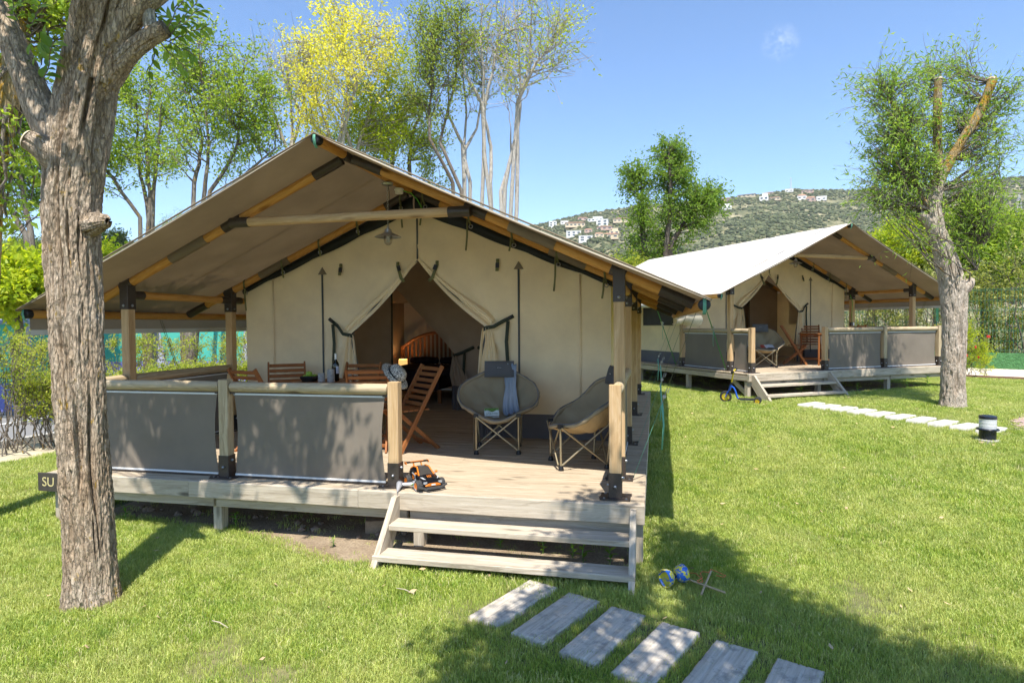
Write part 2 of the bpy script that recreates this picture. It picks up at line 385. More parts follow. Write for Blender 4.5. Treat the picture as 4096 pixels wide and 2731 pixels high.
# bare earth under the deck and beside the steps
def blob_sheet(name, pts, mat, dz, n=10):
    c = np.mean(pts, 0); V = [(c[0], c[1], gz(*c)+dz)]; m = len(pts)
    P = []
    for i in range(m):
        a, b = np.array(pts[i]), np.array(pts[(i+1) % m])
        for k in range(4): P.append(a+(b-a)*k/4+nr.normal(0, 0.03, 2))
    M_ = len(P)
    for ring in range(1, n+1):
        for p in P: q = c+(p-c)*ring/n; V.append((q[0], q[1], gz(*q)+dz))

    me = bpy.data.meshes.new(name); F2 = [(0, 1+i, 1+(i+1) % M_) for i in range(M_)]
    for r in range(n-1):
        for i in range(M_):
            a = 1+r*M_+i; b_ = 1+r*M_+(i+1) % M_; F2.append((a, b_, b_+M_, a+M_))
    me.from_pydata(V, [], F2); me.materials.append(MATS[mat]); me.polygons.foreach_set('use_smooth', [True]*len(me.polygons))
    return ob(name, me)
DIRT = [(-5.3, 0.35), (-3.6, 0.12), (-2.9, -0.16), (-2.45, -0.42), (-2.0, -0.40), (-1.2, -0.30), (-0.15, -0.2), (-0.05, 0.4), (-0.1, 4), (-0.1, 8.0), (-5.4, 8.0), (-5.4, 4)]
struct(blob_sheet('dirt_patch', DIRT, 'dirt', 0.004))
D2 = [tuple(t2w(*p)[:2]) for p in [(-5.3, 0.3), (-3.6, 0.15), (-2.2, -0.2), (-0.15, -0.15), (0.0, 0.4), (0.0, 7.8), (-5.4, 7.8)]]
struct(blob_sheet('dirt_patch', D2, 'dirt', 0.008))
# road on the left, running away from the camera
RD = np.array([0.14, 1.0]); RD /= np.linalg.norm(RD); RN = np.array([-RD[1], RD[0]])
R0 = np.array([-9.25, 1.6])
def road_strip(name, a, b, mat, dz, l0=-40, l1=70, n=60):
    V = []; F = []
    for i in range(n+1):
        L = l0+(l1-l0)*i/n
        for o in (a, b): q = R0+RD*L+RN*o; V.append((q[0], q[1], gz(*q)+dz))
    for i in range(n): F.append((2*i, 2*i+1, 2*i+3, 2*i+2))
    return struct(ob(name, fast_mesh(name, V, F, mat)))
road_strip('road', 0.9, 5.8, 'asphalt', 0.004)
road_strip('verge', -0.6, 0.75, 'verge_dry', 0.003)
road_strip('verge', 5.95, 14, 'verge_dry', 0.003)
road_strip('road_line', 1.25, 1.37, 'road_paint', 0.008)
road_strip('road_line', 3.3, 3.42, 'road_paint', 0.008)
for a in (0.75, 5.8):
    mb = MB()
    for i in range(30):
        p = R0+RD*(-20+i*2)+RN*(a+0.075); q = R0+RD*(-20+i*2+1.985)+RN*(a+0.075)
        mb.bar((*p, gz(*p)+0.03), (*q, gz(*q)+0.03), 0.15, 0.14)
    struct(mb.ob('kerb', 'kerb_stone'))
# sandy path along the green wall on the right
WA = np.array([9.83, 17.42]); WD = np.array([1.03, -0.61]); WD /= np.linalg.norm(WD); WN = np.array([-WD[1], WD[0]])
def wallp(s, o): q = WA+WD*s+WN*o; return np.array([q[0], q[1], gz(*q)])
mb = MB(); mb.grid(lambda u, v: tuple(wallp(-14+34*u, -4.2*v)+np.array([0, 0, 0.006])), 30, 4); struct(mb.ob('sand_path', 'sand'))
mb = MB()
for i in range(17): mb.bar(wallp(-14+2*i, -4.28)+np.array([0, 0, 0.03]), wallp(-14+2*i+1.99, -4.28)+np.array([0, 0, 0.03]), 0.06, 0.10)
plain('edging_brown', (0.25, 0.13, 0.09), 0.8); struct(mb.ob('path_edging', 'edging_brown'))
# ------------------------------------------------------------------ hill
SKYL = [(-2000, 1180), (500, 1130), (1500, 1010), (1900, 940), (2150, 905), (2250, 880), (2370, 855), (2500, 838), (2700, 820), (2860, 805), (2960, 797), (3050, 788), (3160, 772), (3200, 770), (3310, 773), (3420, 778), (3560, 765), (3780, 748), (4096, 728), (4500, 700), (5200, 720), (6500, 800), (9000, 1000)]
HU = np.array([p[0] for p in SKYL], float); HV = np.array([p[1] for p in SKYL], float)
FH = np.array([FW[0], FW[1]])/np.hypot(FW[0], FW[1]); RH = np.array([FH[1], -FH[0]])
D_TOP = 760.0
def hill_h(u, d):
    hs = 1.86+D_TOP*((1297-np.interp(u, HU, HV))/FPX)
    s = np.clip((d-230)/(D_TOP-230), 0, 1.0); n = fbm(u/330.0, d/70.0, 3, 4)-0.47
    n2 = np.abs(vnoise(u/260.0+d/400, d/900.0, 9)-0.5)
    z = hs*(0.30*s+0.70*s**1.35)+np.sin(PI*s)*(n*34-n2*38+9)
    return np.where(d > D_TOP, hs-(d-D_TOP)*0.06, z)+np.where(d < 300, -1.5*(1-s), 0)
us = np.concatenate([np.linspace(-2000, 1500, 15)[:-1], np.arange(1500, 5000, 22), np.linspace(5000, 9000, 16)]); dd = np.concatenate([np.arange(215, 760, 9), np.arange(760, 1400, 60)])
U_, D_ = np.meshgrid(us, dd, indexing='ij')
HX = CAM[0]+FH[0]*D_+RH[0]*(U_-2048)/FPX*D_; HY = CAM[1]+FH[1]*D_+RH[1]*(U_-2048)/FPX*D_; HZ = hill_h(U_, D_)
n, m = U_.shape; i, j = np.meshgrid(np.arange(n-1), np.arange(m-1), indexing='ij'); a = (i*m+j).ravel()
t = NT('hill_soil'); t.p.inputs['Roughness'].default_value = 1.0; t.p.inputs['Specular IOR Level'].default_value = 0.05
v = t.coord((1, 1, 1), rnd_off=False); a1 = t.noise(v, 0.02, 6, 0.65); b1 = t.noise(v, 0.14, 6, 0.75)
c = t.ramp(a1, [(0.35, (0.15, 0.15, 0.085)), (0.52, (0.25, 0.225, 0.13)), (0.68, (0.40, 0.34, 0.23))])
c = t.mix(t.ramp(b1, [(0.47, 0.75), (0.56, 0.0)]), c, (0.06, 0.075, 0.035))
c = t.mix(t.ramp(b1, [(0.66, 0.0), (0.70, 0.8)]), c, (0.45, 0.36, 0.27)); t.col(c); MATS['hill_soil'] = t.m
hill = struct(ob('hill', fast_mesh('hill', np.stack([HX, HY, HZ], -1).reshape(-1, 3), np.stack([a, a+m, a+m+1, a+1], -1), 'hill_soil', True)))
def on_hill(u, v):
    sl = (1297-v)/FPX; d = np.arange(240, 759, 1.5); z = hill_h(np.full_like(d, u), d); k = np.argmax(z-(1.86+sl*d) > 0)
    d = d[k] if (z-(1.86+sl*d) > 0).any() else 750.0
    q = (CAM[0]+FH[0]*d+RH[0]*(u-2048)/FPX*d, CAM[1]+FH[1]*d+RH[1]*(u-2048)/FPX*d, float(hill_h(np.array([u]), np.array([d]))[0])); return q, d
# ------------------------------------------------------------------ geometry-node scatter (ground cover only)
def scatter(o, srcs, density, seed, smin, smax, attr=None, tilt=0.15):
    g = bpy.data.node_groups.new(o.name+'_scatter', 'GeometryNodeTree')
    g.interface.new_socket('Geometry', in_out='INPUT', socket_type='NodeSocketGeometry'); g.interface.new_socket('Geometry', in_out='OUTPUT', socket_type='NodeSocketGeometry')
    N = g.nodes; L = g.links; gi = N.new('NodeGroupInput'); go = N.new('NodeGroupOutput')
    dp = N.new('GeometryNodeDistributePointsOnFaces'); dp.inputs['Seed'].default_value = seed; L.new(gi.outputs[0], dp.inputs['Mesh'])
    if attr:
        na = N.new('GeometryNodeInputNamedAttribute'); na.data_type = 'FLOAT'; na.inputs['Name'].default_value = attr
        mu = N.new('ShaderNodeMath'); mu.operation = 'MULTIPLY'; mu.inputs[1].default_value = density; L.new(na.outputs['Attribute'], mu.inputs[0]); L.new(mu.outputs[0], dp.inputs['Density'])
    else: dp.inputs['Density'].default_value = density
    jn = N.new('GeometryNodeJoinGeometry')
    for s in srcs:
        oi = N.new('GeometryNodeObjectInfo'); oi.inputs['Object'].default_value = s; oi.inputs['As Instance'].default_value = True; L.new(oi.outputs['Geometry'], jn.inputs[0])
    ip = N.new('GeometryNodeInstanceOnPoints'); ip.inputs['Pick Instance'].default_value = True
    L.new(dp.outputs['Points'], ip.inputs['Points'])
    L.new(jn.outputs[0], ip.inputs['Instance'])
    rr = N.new('FunctionNodeRandomValue'); rr.data_type = 'FLOAT_VECTOR'; rr.inputs[0].default_value = (-tilt, -tilt, 0); rr.inputs[1].default_value = (tilt, tilt, 6.283); L.new(rr.outputs[0], ip.inputs['Rotation'])
    rs = N.new('FunctionNodeRandomValue'); rs.data_type = 'FLOAT'; rs.inputs[2].default_value = smin; rs.inputs[3].default_value = smax; rs.inputs['Seed'].default_value = 7
    if attr:
        ns = N.new('GeometryNodeInputNamedAttribute'); ns.data_type = 'FLOAT'; ns.inputs['Name'].default_value = 'size'
        m2 = N.new('ShaderNodeMath'); m2.operation = 'MULTIPLY'; L.new(rs.outputs[1], m2.inputs[0]); L.new(ns.outputs['Attribute'], m2.inputs[1]); L.new(m2.outputs[0], ip.inputs['Scale'])
    else: L.new(rs.outputs[1], ip.inputs['Scale'])
    L.new(ip.outputs['Instances'], go.inputs[0])
    md = o.modifiers.new('scatter', 'NODES'); md.node_group = g
# grass tufts
leafmat('grass_blade', [(0.0, (0.13, 0.235, 0.035)), (0.4, (0.29, 0.405, 0.055)), (0.75, (0.45, 0.52, 0.095)), (0.93, (0.58, 0.60, 0.22)), (1.0, (0.70, 0.64, 0.36))], 0.3, 0.45, True, 1.3)
def tuft(seed, nb=16, rad=0.055, h=(0.014, 0.040), wd=0.0036):
    r = np.random.default_rng(seed); V = []; F = []
    for _ in range(nb):
        a = r.uniform(0, 2*PI); q = rad*math.sqrt(r.random()); x, y = q*math.cos(a), q*math.sin(a); H = r.uniform(*h); b = r.uniform(0, 2*PI)
        lean = r.uniform(0.1, 0.75)*H; dx, dy = math.cos(b), math.sin(b); f = r.uniform(0, 2*PI); sx, sy = math.cos(f)*wd/2, math.sin(f)*wd/2; k = len(V)
        V += [(x-sx, y-sy, -0.01), (x+sx, y+sy, -0.01), (x+dx*lean*.35+sx*.8, y+dy*lean*.35+sy*.8, H*.6), (x+dx*lean*.35-sx*.8, y+dy*lean*.35-sy*.8, H*.6),
              (x+dx*lean+sx*.1, y+dy*lean+sy*.1, H*(0.97-0.2*lean/H)), (x+dx*lean-sx*.1, y+dy*lean-sy*.1, H*(0.97-0.2*lean/H))]
        F += [(k, k+1, k+2, k+3), (k+3, k+2, k+4, k+5)]
    o = bpy.data.objects.new('grass_tuft', fast_mesh('grass_tuft', V, F, 'grass_blade')); return o
def in_poly(X, Y, P):
    ins = np.zeros(X.shape, bool); n = len(P)
    for i in range(n):
        x1, y1 = P[i]; x2, y2 = P[(i+1) % n]
        c = (y1 > Y) != (y2 > Y); ins ^= c & (X < (x2-x1)*(Y-y1)/(y2-y1+1e-12)+x1)
    return ins
SLAB_F = []
for k in range(7):
    c = np.array([-0.835, -0.77])+np.array([0.308, -0.152])*k
    SLAB_F.append((c, math.atan2(0.60, 0.255)+rnd.uniform(-0.03, 0.03), 0.69, 0.235))
SLAB_R = []
for k in range(10):
    f = k/9.0; c = np.array([2.80, 7.22])*(1-f)+np.array([4.65, 5.14])*f
    SLAB_R.append((c, math.atan2(0.33, 0.34)+rnd.uniform(-0.04, 0.04), 0.52, 0.20))
def slab_poly(c, a, L, wd, g=0.0):
    d = np.array([math.cos(a), math.sin(a)]); n = np.array([-d[1], d[0]]); L = L/2+g; wd = wd/2+g
    return [c+d*L+n*wd, c-d*L+n*wd, c-d*L-n*wd, c+d*L-n*wd]
PAVED = [tuple(at_g(*p)[:2]) for p in ((4042, 1684), (4075, 1660), (4130, 1640))]
PAVED = [(4.98, 5.05), (5.1, 5.7), (5.32, 6.05), (5.8, 6.7), (6.9, 7.6), (9.5, 6.0), (7.5, 3.0), (5.4, 3.6)]
xs = np.concatenate([np.arange(-8.9, 2.6, 0.09), np.arange(2.6, 13, 0.2)]); ys = np.concatenate([np.arange(-3.4, 4, 0.09), np.arange(4, 17, 0.2)])
me = gmesh('grass', xs, ys, 'grass_blade', 0.0); X, Y = np.meshgrid(xs, ys, indexing='ij')
dist = np.hypot(X-CAM[0], Y-CAM[1]); dens = np.clip(1.15-dist/10.5, 0.28, 1.0); size = 1.0+np.clip((dist-4)/8, 0, 0.55)
dens = dens*(0.30+1.15*np.clip(fbm(X*1.3, Y*1.3, 21, 4)*1.35, 0, 1)); bare = np.clip((fbm(X*2.1+9, Y*2.1, 57, 3)-0.60)*9, 0, 1); dens *= 1-0.75*bare; size *= (0.8+0.5*fbm(X*0.9, Y*0.9, 61, 3))*(1-0.3*bare)
dens[in_poly(X, Y, [(-5.55, 0.28), (-3.7, 0.15), (-2.9, -0.10), (-2.45, -0.36), (-2.0, -0.42), (-1.2, -0.36), (-0.1, -0.3), (-0.04, 0.4), (-0.04, 8), (-5.6, 8)])] *= 0.02
dens[in_poly(X, Y, [tuple(t2w(*p)[:2]) for p in [(-5.5, 0.25), (-2.2, -0.1), (-0.1, -0.1), (-0.05, 7.9), (-5.5, 7.9)]])] *= 0.02
for sl_ in SLAB_F: dens[in_poly(X, Y, slab_poly(*sl_, g=-0.005))] = 0
for sl_ in SLAB_R: dens[in_poly(X, Y, slab_poly(*sl_, g=-0.02))] = 0; size[in_poly(X, Y, slab_poly(*sl_, g=0.2)) & (size > 1.0)] = 0.95
for sl_ in SLAB_F: size[in_poly(X, Y, slab_poly(*sl_, g=0.16))] *= 0.85
dens[in_poly(X, Y, PAVED)] = 0
side = (X-R0[0])*RN[0]+(Y-R0[1])*RN[1]; dens[side > -0.55] = 0
ws = (X-WA[0])*WN[0]+(Y-WA[1])*WN[1]; dens[ws > -4.3] = 0
inside = ((X-CAM[0])*FH[1]-(Y-CAM[1])*FH[0]); fwd = (X-CAM[0])*FH[0]+(Y-CAM[1])*FH[1]; dens[(fwd < 0.8) | (np.abs(inside) > fwd*0.95+1.2)] = 0
edge = in_poly(X, Y, [(-2.6, -0.65), (-0.1, -0.62), (0.15, -0.1), (0.2, 8), (0.0, 8), (0.0, -0.1), (-2.2, -0.36)]); size[edge] *= 1.35
for nm, arr in (('dens', dens), ('size', size)):
    at = me.attributes.new(nm, 'FLOAT', 'POINT'); at.data.foreach_set('value', arr.ravel().astype(np.float32))
grass = struct(ob('grass', me), 'stuff')
scatter(grass, [tuft(s) for s in (1, 2, 3)], 2100, 3, 0.7, 1.2, 'dens')
V, F = [], []; rl = np.random.default_rng(17); n_l = 0
while n_l < 170:
    x, y = rl.uniform(-5, 6), rl.uniform(-2, 9)
    if in_poly(np.array([x]), np.array([y]), [(-5.7, -0.1), (0.1, -0.1), (0.1, 8), (-5.7, 8)])[0]: continue
    a = rl.uniform(0, 6.28); L = rl.uniform(0.015, 0.035); c_, s_ = math.cos(a), math.sin(a); z = gz(x, y)+rl.uniform(0.03, 0.045); k = len(V); q = rl.uniform(-.01, .01)
    V += [(x-c_*L, y-s_*L, z), (x+s_*L*.4, y-c_*L*.4, z+q), (x+c_*L, y+s_*L, z+.006), (x-s_*L*.4, y+c_*L*.4, z-q)]; F.append((k, k+1, k+2, k+3)); n_l += 1
plain('leaf_dry', (0.50, 0.36, 0.20), 0.8, var=0.35, scale=3); struct(ob('fallen_leaves', fast_mesh('fallen_leaves', V, F, 'leaf_dry')), 'stuff')
# scrub on the hill
leafmat('scrub_leaf', [(0.0, (0.035, 0.05, 0.022)), (0.5, (0.07, 0.09, 0.04)), (0.85, (0.12, 0.135, 0.06)), (1.0, (0.19, 0.19, 0.10))], 0.1, 0.9, True, 1.0)
def scrub(seed):
    r = np.random.default_rng(seed); bm = bmesh.new(); bmesh.ops.create_icosphere(bm, subdivisions=2, radius=1.0)
    for v_ in bm.verts:
        s = r.uniform(0.72, 1.2); v_.co = Vector((v_.co.x*s, v_.co.y*s, v_.co.z*s*0.75+0.25))
    me = bpy.data.meshes.new('scrub_bush'); bm.to_mesh(me); bm.free(); me.materials.append(MATS['scrub_leaf']); return bpy.data.objects.new('scrub_bush', me)
us2 = np.arange(1500, 4500, 30); dd2 = np.arange(270, 770, 10); U_, D_ = np.meshgrid(us2, dd2, indexing='ij')
q = np.stack([CAM[0]+FH[0]*D_+RH[0]*(U_-2048)/FPX*D_, CAM[1]+FH[1]*D_+RH[1]*(U_-2048)/FPX*D_, hill_h(U_, D_)], -1)
n, m = U_.shape; i, j = np.meshgrid(np.arange(n-1), np.arange(m-1), indexing='ij'); a = (i*m+j).ravel()
me = fast_mesh('hillside_scrub', q.reshape(-1, 3), np.stack([a, a+m, a+m+1, a+1], -1), 'scrub_leaf')
dn = np.clip((fbm(U_/120.0, D_/28.0, 31, 4)-0.33)*3.2, 0.05, 1.0)
for nm, arr in (('dens', dn), ('size', np.full(U_.shape, 1.0))):
    at = me.attributes.new(nm, 'FLOAT', 'POINT'); at.data.foreach_set('value', arr.ravel().astype(np.float32))
hs_ = struct(ob('hillside_scrub', me), 'stuff'); scatter(hs_, [scrub(4), scrub(5), scrub(6)], 0.085, 5, 0.9, 2.6, 'dens', 0.1)
# ------------------------------------------------------------------ far houses
plain('house_white', (0.72, 0.70, 0.66), 0.8, var=0.05); plain('house_cream', (0.62, 0.50, 0.34), 0.8, var=0.05); plain('house_pink', (0.52, 0.36, 0.28), 0.8, var=0.05)
plain('roof_tile', (0.36, 0.19, 0.12), 0.9, var=0.2); plain('far_window', (0.06, 0.08, 0.10), 0.15, var=0.05)
def house(x, y, wp, hp, mat, roof, label, floors=1):
    u, v_ = 2100+x/1.68, 700+y/1.68; p, d = on_hill(u, v_+hp/3.4); W = wp/1.68*d/FPX*1.1; H = hp/1.68*d/FPX*1.35; dp = W*0.55
    az = math.atan2(p[1]-CAM[1], p[0]-CAM[0])-PI/2+rnd.uniform(-0.2, 0.2)
    r = thing('hillside_house', label, 'house', (p[0], p[1], p[2]+0.6), az, 'houses scattered over the far hillside')
    k = rnd.uniform(0.5, 0.7)
    if roof == 'step':
        MB().box((0, 0, H*0.25), (W, dp, H*0.7)).ob('wall', mat, r); MB().box((W*0.12, dp*0.15, H*0.8+0.02), (W*0.6, dp*0.6, H*0.42)).ob('upper_storey', mat, r)
        MB().box((W*0.12, dp*0.15, H*1.03+0.05), (W*0.64, dp*0.64, H*0.06)).ob('roof', mat, r)
    elif roof == 'flat':
        MB().box((0, 0, H*0.33), (W, dp, H*1.26)).ob('wall', mat, r); MB().box((0, 0, H*0.99), (W*1.03, dp*1.04, H*0.06)).ob('roof', mat, r)
    else:
        MB().box((0, 0, H*0.21), (W, dp, H*1.02)).ob('wall', mat, r); h = H*0.34; a, b = W*0.53, dp*0.55
        MB().add([(-a, -b, H*.722), (a, -b, H*.722), (a, b, H*.722), (-a, b, H*.722), (-a*.6, 0, H*.72+h), (a*.6, 0, H*.72+h)], [(0, 1, 5, 4), (2, 3, 4, 5), (1, 2, 5), (3, 0, 4), (3, 2, 1, 0)]).ob('roof', 'roof_tile', r)
    nw = max(2, int(W/4)); zz = [H*0.3] if floors == 1 else [H*0.25, H*0.68]
    if roof == 'step': zz = [H*0.3]
    for z in zz:
        for i in range(nw):
            MB().box((-W/2+W*(i+0.5)/nw, -dp/2-0.05, z), (W/nw*0.5, 0.14, H*0.24)).ob('window', 'far_window', r)
HL = [(190, 345, 45, 26, 'house_white', 'flat', 'white flat roofed house at the lower left end of the hill skyline', 2), (340, 348, 118, 22, 'house_cream', 'hip', 'long beige house below the palm tree on the hillside', 1),
 (480, 315, 92, 22, 'house_white', 'step', 'white stepped villa on the hillside directly above the white block house', 1), (525, 340, 70, 30, 'house_white', 'flat', 'white block house with dark windows in the middle of the hillside', 2),
 (540, 372, 92, 18, 'house_pink', 'hip', 'wide pinkish house with a low tiled roof below the white block', 1), (650, 323, 96, 20, 'house_cream', 'hip', 'wide beige house on the hill close to the left edge of the dense tree', 1),
 (600, 400, 58, 28, 'house_cream', 'step', 'cream stepped house in the lower row on the hillside', 1), (330, 415, 88, 27, 'house_white', 'flat', 'bluish white two storey house low on the hill near the front tent roof', 2),
 (410, 447, 82, 28, 'house_white', 'flat', 'lowest white flat roofed house just above the front tent roof', 2), (572, 428, 108, 25, 'house_cream', 'hip', 'large cream house with tiled roof lowest in the house group', 1),
 (500, 420, 55, 18, 'house_cream', 'hip', 'small cream house left of the large cream house', 1), (1355, 240, 52, 26, 'house_white', 'step', 'white house alone on the slope right of the dense tree', 1),
 (1350, 187, 60, 14, 'house_pink', 'hip', 'pinkish house peeking out right above the dense tree', 1), (1490, 165, 100, 15, 'house_cream', 'hip', 'long low beige house on the crest left of the white tower house', 1),
 (1603, 178, 50, 34, 'house_white', 'step', 'tall white house below the crest left of the mast', 2), (1672, 185, 70, 15, 'house_cream', 'hip', 'tan house beside the tall white crest house', 1),
 (1855, 178, 52, 22, 'house_white', 'hip', 'white house with tiled roof under the crest right of the mast', 1), (1916, 192, 52, 22, 'house_pink', 'hip', 'small pinkish house below the crest right of the mast', 1),
 (1988, 185, 56, 18, 'house_white', 'flat', 'pale grey flat house farthest to the right on the crest', 1), (1772, 132, 46, 13, 'house_white', 'flat', 'small white house at the foot of the mast', 1),
 (1893, 138, 66, 13, 'house_pink', 'hip', 'pink house on the skyline just right of the mast', 1), (1636, 150, 52, 12, 'house_pink', 'hip', 'low pinkish house on the skyline left of the mast', 1),
 (270, 333, 46, 14, 'house_white', 'flat', 'tiny white house beside the hillside palm tree', 1), (390, 308, 60, 14, 'house_pink', 'hip', 'small pinkish house on the hill skyline above the beige one', 1), (430, 388, 46, 16, 'house_pink', 'hip', 'small reddish house between two white ones on the hillside', 1), (1062, 495, 40, 14, 'house_pink', 'hip', 'pinkish house low on the slope just over the rear tent roof', 1)]
for h in HL: house(*h)
def mast(name, label, u, v0, v1, wdt, cat):
    p, d = on_hill(u, v0); H = (v0-v1)*d/FPX; mb = MB(); n = 8
    for s in ((-1, -1), (1, -1), (1, 1), (-1, 1)): mb.bar((p[0]+s[0]*wdt, p[1]+s[1]*wdt, p[2]-1), (p[0]+s[0]*wdt*.25, p[1]+s[1]*wdt*.25, p[2]+H), 0.22, 0.22)
    for i in range(n):
        z = p[2]+H*i/n; a = wdt*(1-.75*i/n); b = wdt*(1-.75*(i+1)/n); z2 = p[2]+H*(i+1)/n
        for s in (-1, 1): mb.bar((p[0]-a, p[1]+s*a, z), (p[0]+b, p[1]+s*b, z2), 0.14, 0.14); mb.bar((p[0]+s*a, p[1]-a, z), (p[0]+s*b, p[1]+b, z2), 0.14, 0.14)
    tag(mb.ob(name, plain('mast_grey', (0.5, 0.5, 0.52), 0.5)), label, cat)
mast('radio_mast', 'thin radio mast standing on the crest of the far hill', 2100+1783/1.68, 700+124/1.68, 700+40/1.68, 1.0, 'mast')
mast('electricity_pylon', 'small lattice pylon on the slope at the far right', 4068, 868, 800, 2.2, 'pylon')
# ------------------------------------------------------------------ safari tents with their decks
DK = 0.48; XR, XL, XM, XO = -0.23, -5.42, -3.758, -2.10; XC = -2.829
TY = [0.82, 2.48, 4.80, 7.60]; YR = 0.19; ZR, ZE = 3.50, 2.0; XEL, XER = -6.11, 0.45
SLP = (ZR-ZE)/(XER-XC); HRL = 0.895
def zroof(x): return ZR-SLP*abs(x-XC)
def deck(name, label, grp, loc, rz, P, sign_txt):
    r = thing(name, label, 'deck', loc, rz, grp)
    n = 55
    for i in range(n):
        y = 0.05+0.1475*i+0.0715; z = DK-0.014+rnd.uniform(-0.0012, 0.0012)
        cut = [-1.9, -3.3, -2.6, -3.9][i % 4]+rnd.uniform(-0.1, 0.1)
        stick('plank', P(-5.60, y, z), P(cut-0.0015, y, z), 0.1385, 0.028, 'deck_wood', r, c=0.003); stick('plank', P(cut+0.0015, y, z), P(-0.004, y, z), 0.1385, 0.028, 'deck_wood', r, c=0.003)
    zf = DK-0.075
    for a, b in ((-5.60, -4.02), (-4.017, -2.36), (-2.357, -0.002)): stick('fascia_board', P(a, 0.022, zf), P(b, 0.022, zf), 0.044, 0.148, 'grey_timber', r, c=0.005)
    stick('fascia_board', P(-0.022, 0.05, zf-0.018), P(-0.022, 8.1, zf-0.018), 0.04, 0.10, 'grey_timber', r, c=0.004)
    stick('fascia_board', P(-5.58, 0.05, zf-0.018), P(-5.58, 8.1, zf-0.018), 0.04, 0.10, 'grey_timber', r, c=0.004)
    for a, b in ((-5.55, -3.81), (-3.78, -1.95), (-1.92, -0.05)): stick('beam', P(a, 0.09, DK-0.19), P(b, 0.09, DK-0.19), 0.045, 0.10, 'grey_timber', r, c=0.003)
    for yy in (2.0, 4.0, 6.0, 8.0): stick('beam', P(-5.55, yy, DK-0.10), P(-0.06, yy, DK-0.10), 0.06, 0.12, 'grey_timber', r, c=0)
    for x, y in ((-5.53, 0.11), (-3.795, 0.14), (-1.86, 0.14), (-0.06, 0.10), (-0.06, 2.0), (-0.06, 4.0), (-0.06, 6.0), (-0.06, 8.0), (-5.53, 2.0), (-5.53, 4.0), (-5.53, 8.0), (-2.8, 4.0)):
        stick('support_post', P(x, y, -0.35), P(x, y, DK-0.17 if abs(x+0.06) > 0.01 and x > -5.5 else DK-0.151), 0.09, 0.09, 'grey_timber', r)
    stick('brace', P(-0.08, 0.55, DK-0.16), P(-0.08, 0.13, 0.06), 0.04, 0.09, 'grey_timber', r)
    return r
def steps(name, label, grp, loc, rz, P):
    r = thing(name, label, 'steps', loc, rz, grp)
    for x in (-2.005, -0.085):
        poly = [(0.0, 0.455), (0.0, 0.25), (-0.43, -0.22), (-0.72, -0.22), (-0.065, 0.455)]
        a, b = P(x, 0, 0), P(x+0.045, 0, 0)
        M = Matrix(((0, 0, 1, x if P(1, 0, 0)[0] > 0 else -x), (1, 0, 0, 0), (0, 1, 0, 0), (0, 0, 0, 1)))
        # grain runs with the slope: build the board in a frame that follows it
        d = Vector((0, 0.76, 0.65)).normalized(); o = Vector((M[0][3], -0.3, 0.12)); nn = Vector((1, 0, 0)); bb = nn.cross(d)
        Mf = Matrix(((d.x, bb.x, nn.x, o.x), (d.y, bb.y, nn.y, o.y), (d.z, bb.z, nn.z, o.z), (0, 0, 0, 1))); inv = Mf.inverted()
        pp = [inv @ Vector((M[0][3], y, z)) for y, z in poly]
        MB().prism([(q.x, q.y) for q in pp], 0.045).ob('stringer', 'grey_timber', r, False, Mf)
    for y, z in ((-0.225, 0.279), (-0.433, 0.105)):
        stick('tread', P(-2.03, y+0.097, z-0.022), P(-0.065 if z < 0.2 else -0.065, y+0.097, z-0.022), 0.195, 0.044, 'grey_timber', r, c=0.005)
    return r
def post_base(par, P, x, y, z=DK):
    cx_ = P(x, y, z)
    s = MB(); s.bar((cx_[0], cx_[1], z+0.012), (cx_[0], cx_[1], z+0.205), 0.104, 0.104, cham=0.003, up=(0, 1, 0)); sl_ = s.ob('sleeve', M_BROWN, par)
    s = MB().box((cx_[0], cx_[1], z+0.006), (0.235, 0.20, 0.01)); s.box((cx_[0]-0.10, cx_[1]-0.06, z+0.014), (0.05, 0.03, 0.008)); s.box((cx_[0]+0.10, cx_[1]+0.06, z+0.014), (0.05, 0.03, 0.008)); s.ob('base_plate', M_BROWN, par)
    s = MB()
    for dx, dy, zz in ((0.058, 0, 0.16), (0, -0.058, 0.10), (-0.058, 0, 0.10)):
        M = frame((cx_[0]+dx*0.9, cx_[1]+dy*0.9, z+zz), (cx_[0]+dx*1.3, cx_[1]+dy*1.3, z+zz)) @ Matrix.Rotation(PI/2, 4, 'Y')
        s.lathe([(0.013, -0.004), (0.013, 0.008), (0.008, 0.016), (0.0, 0.019)], 10, M)
    for dx in (-0.085, 0.085):
        for dy in (-0.07, 0.07): s.lathe([(0.010, 0), (0.010, 0.006), (0.0, 0.010)], 8, Matrix.Translation((cx_[0]+dx, cx_[1]+dy, z+0.011)))
    struct(s.ob('bolt', M_STEEL, par, True), 'stuff')
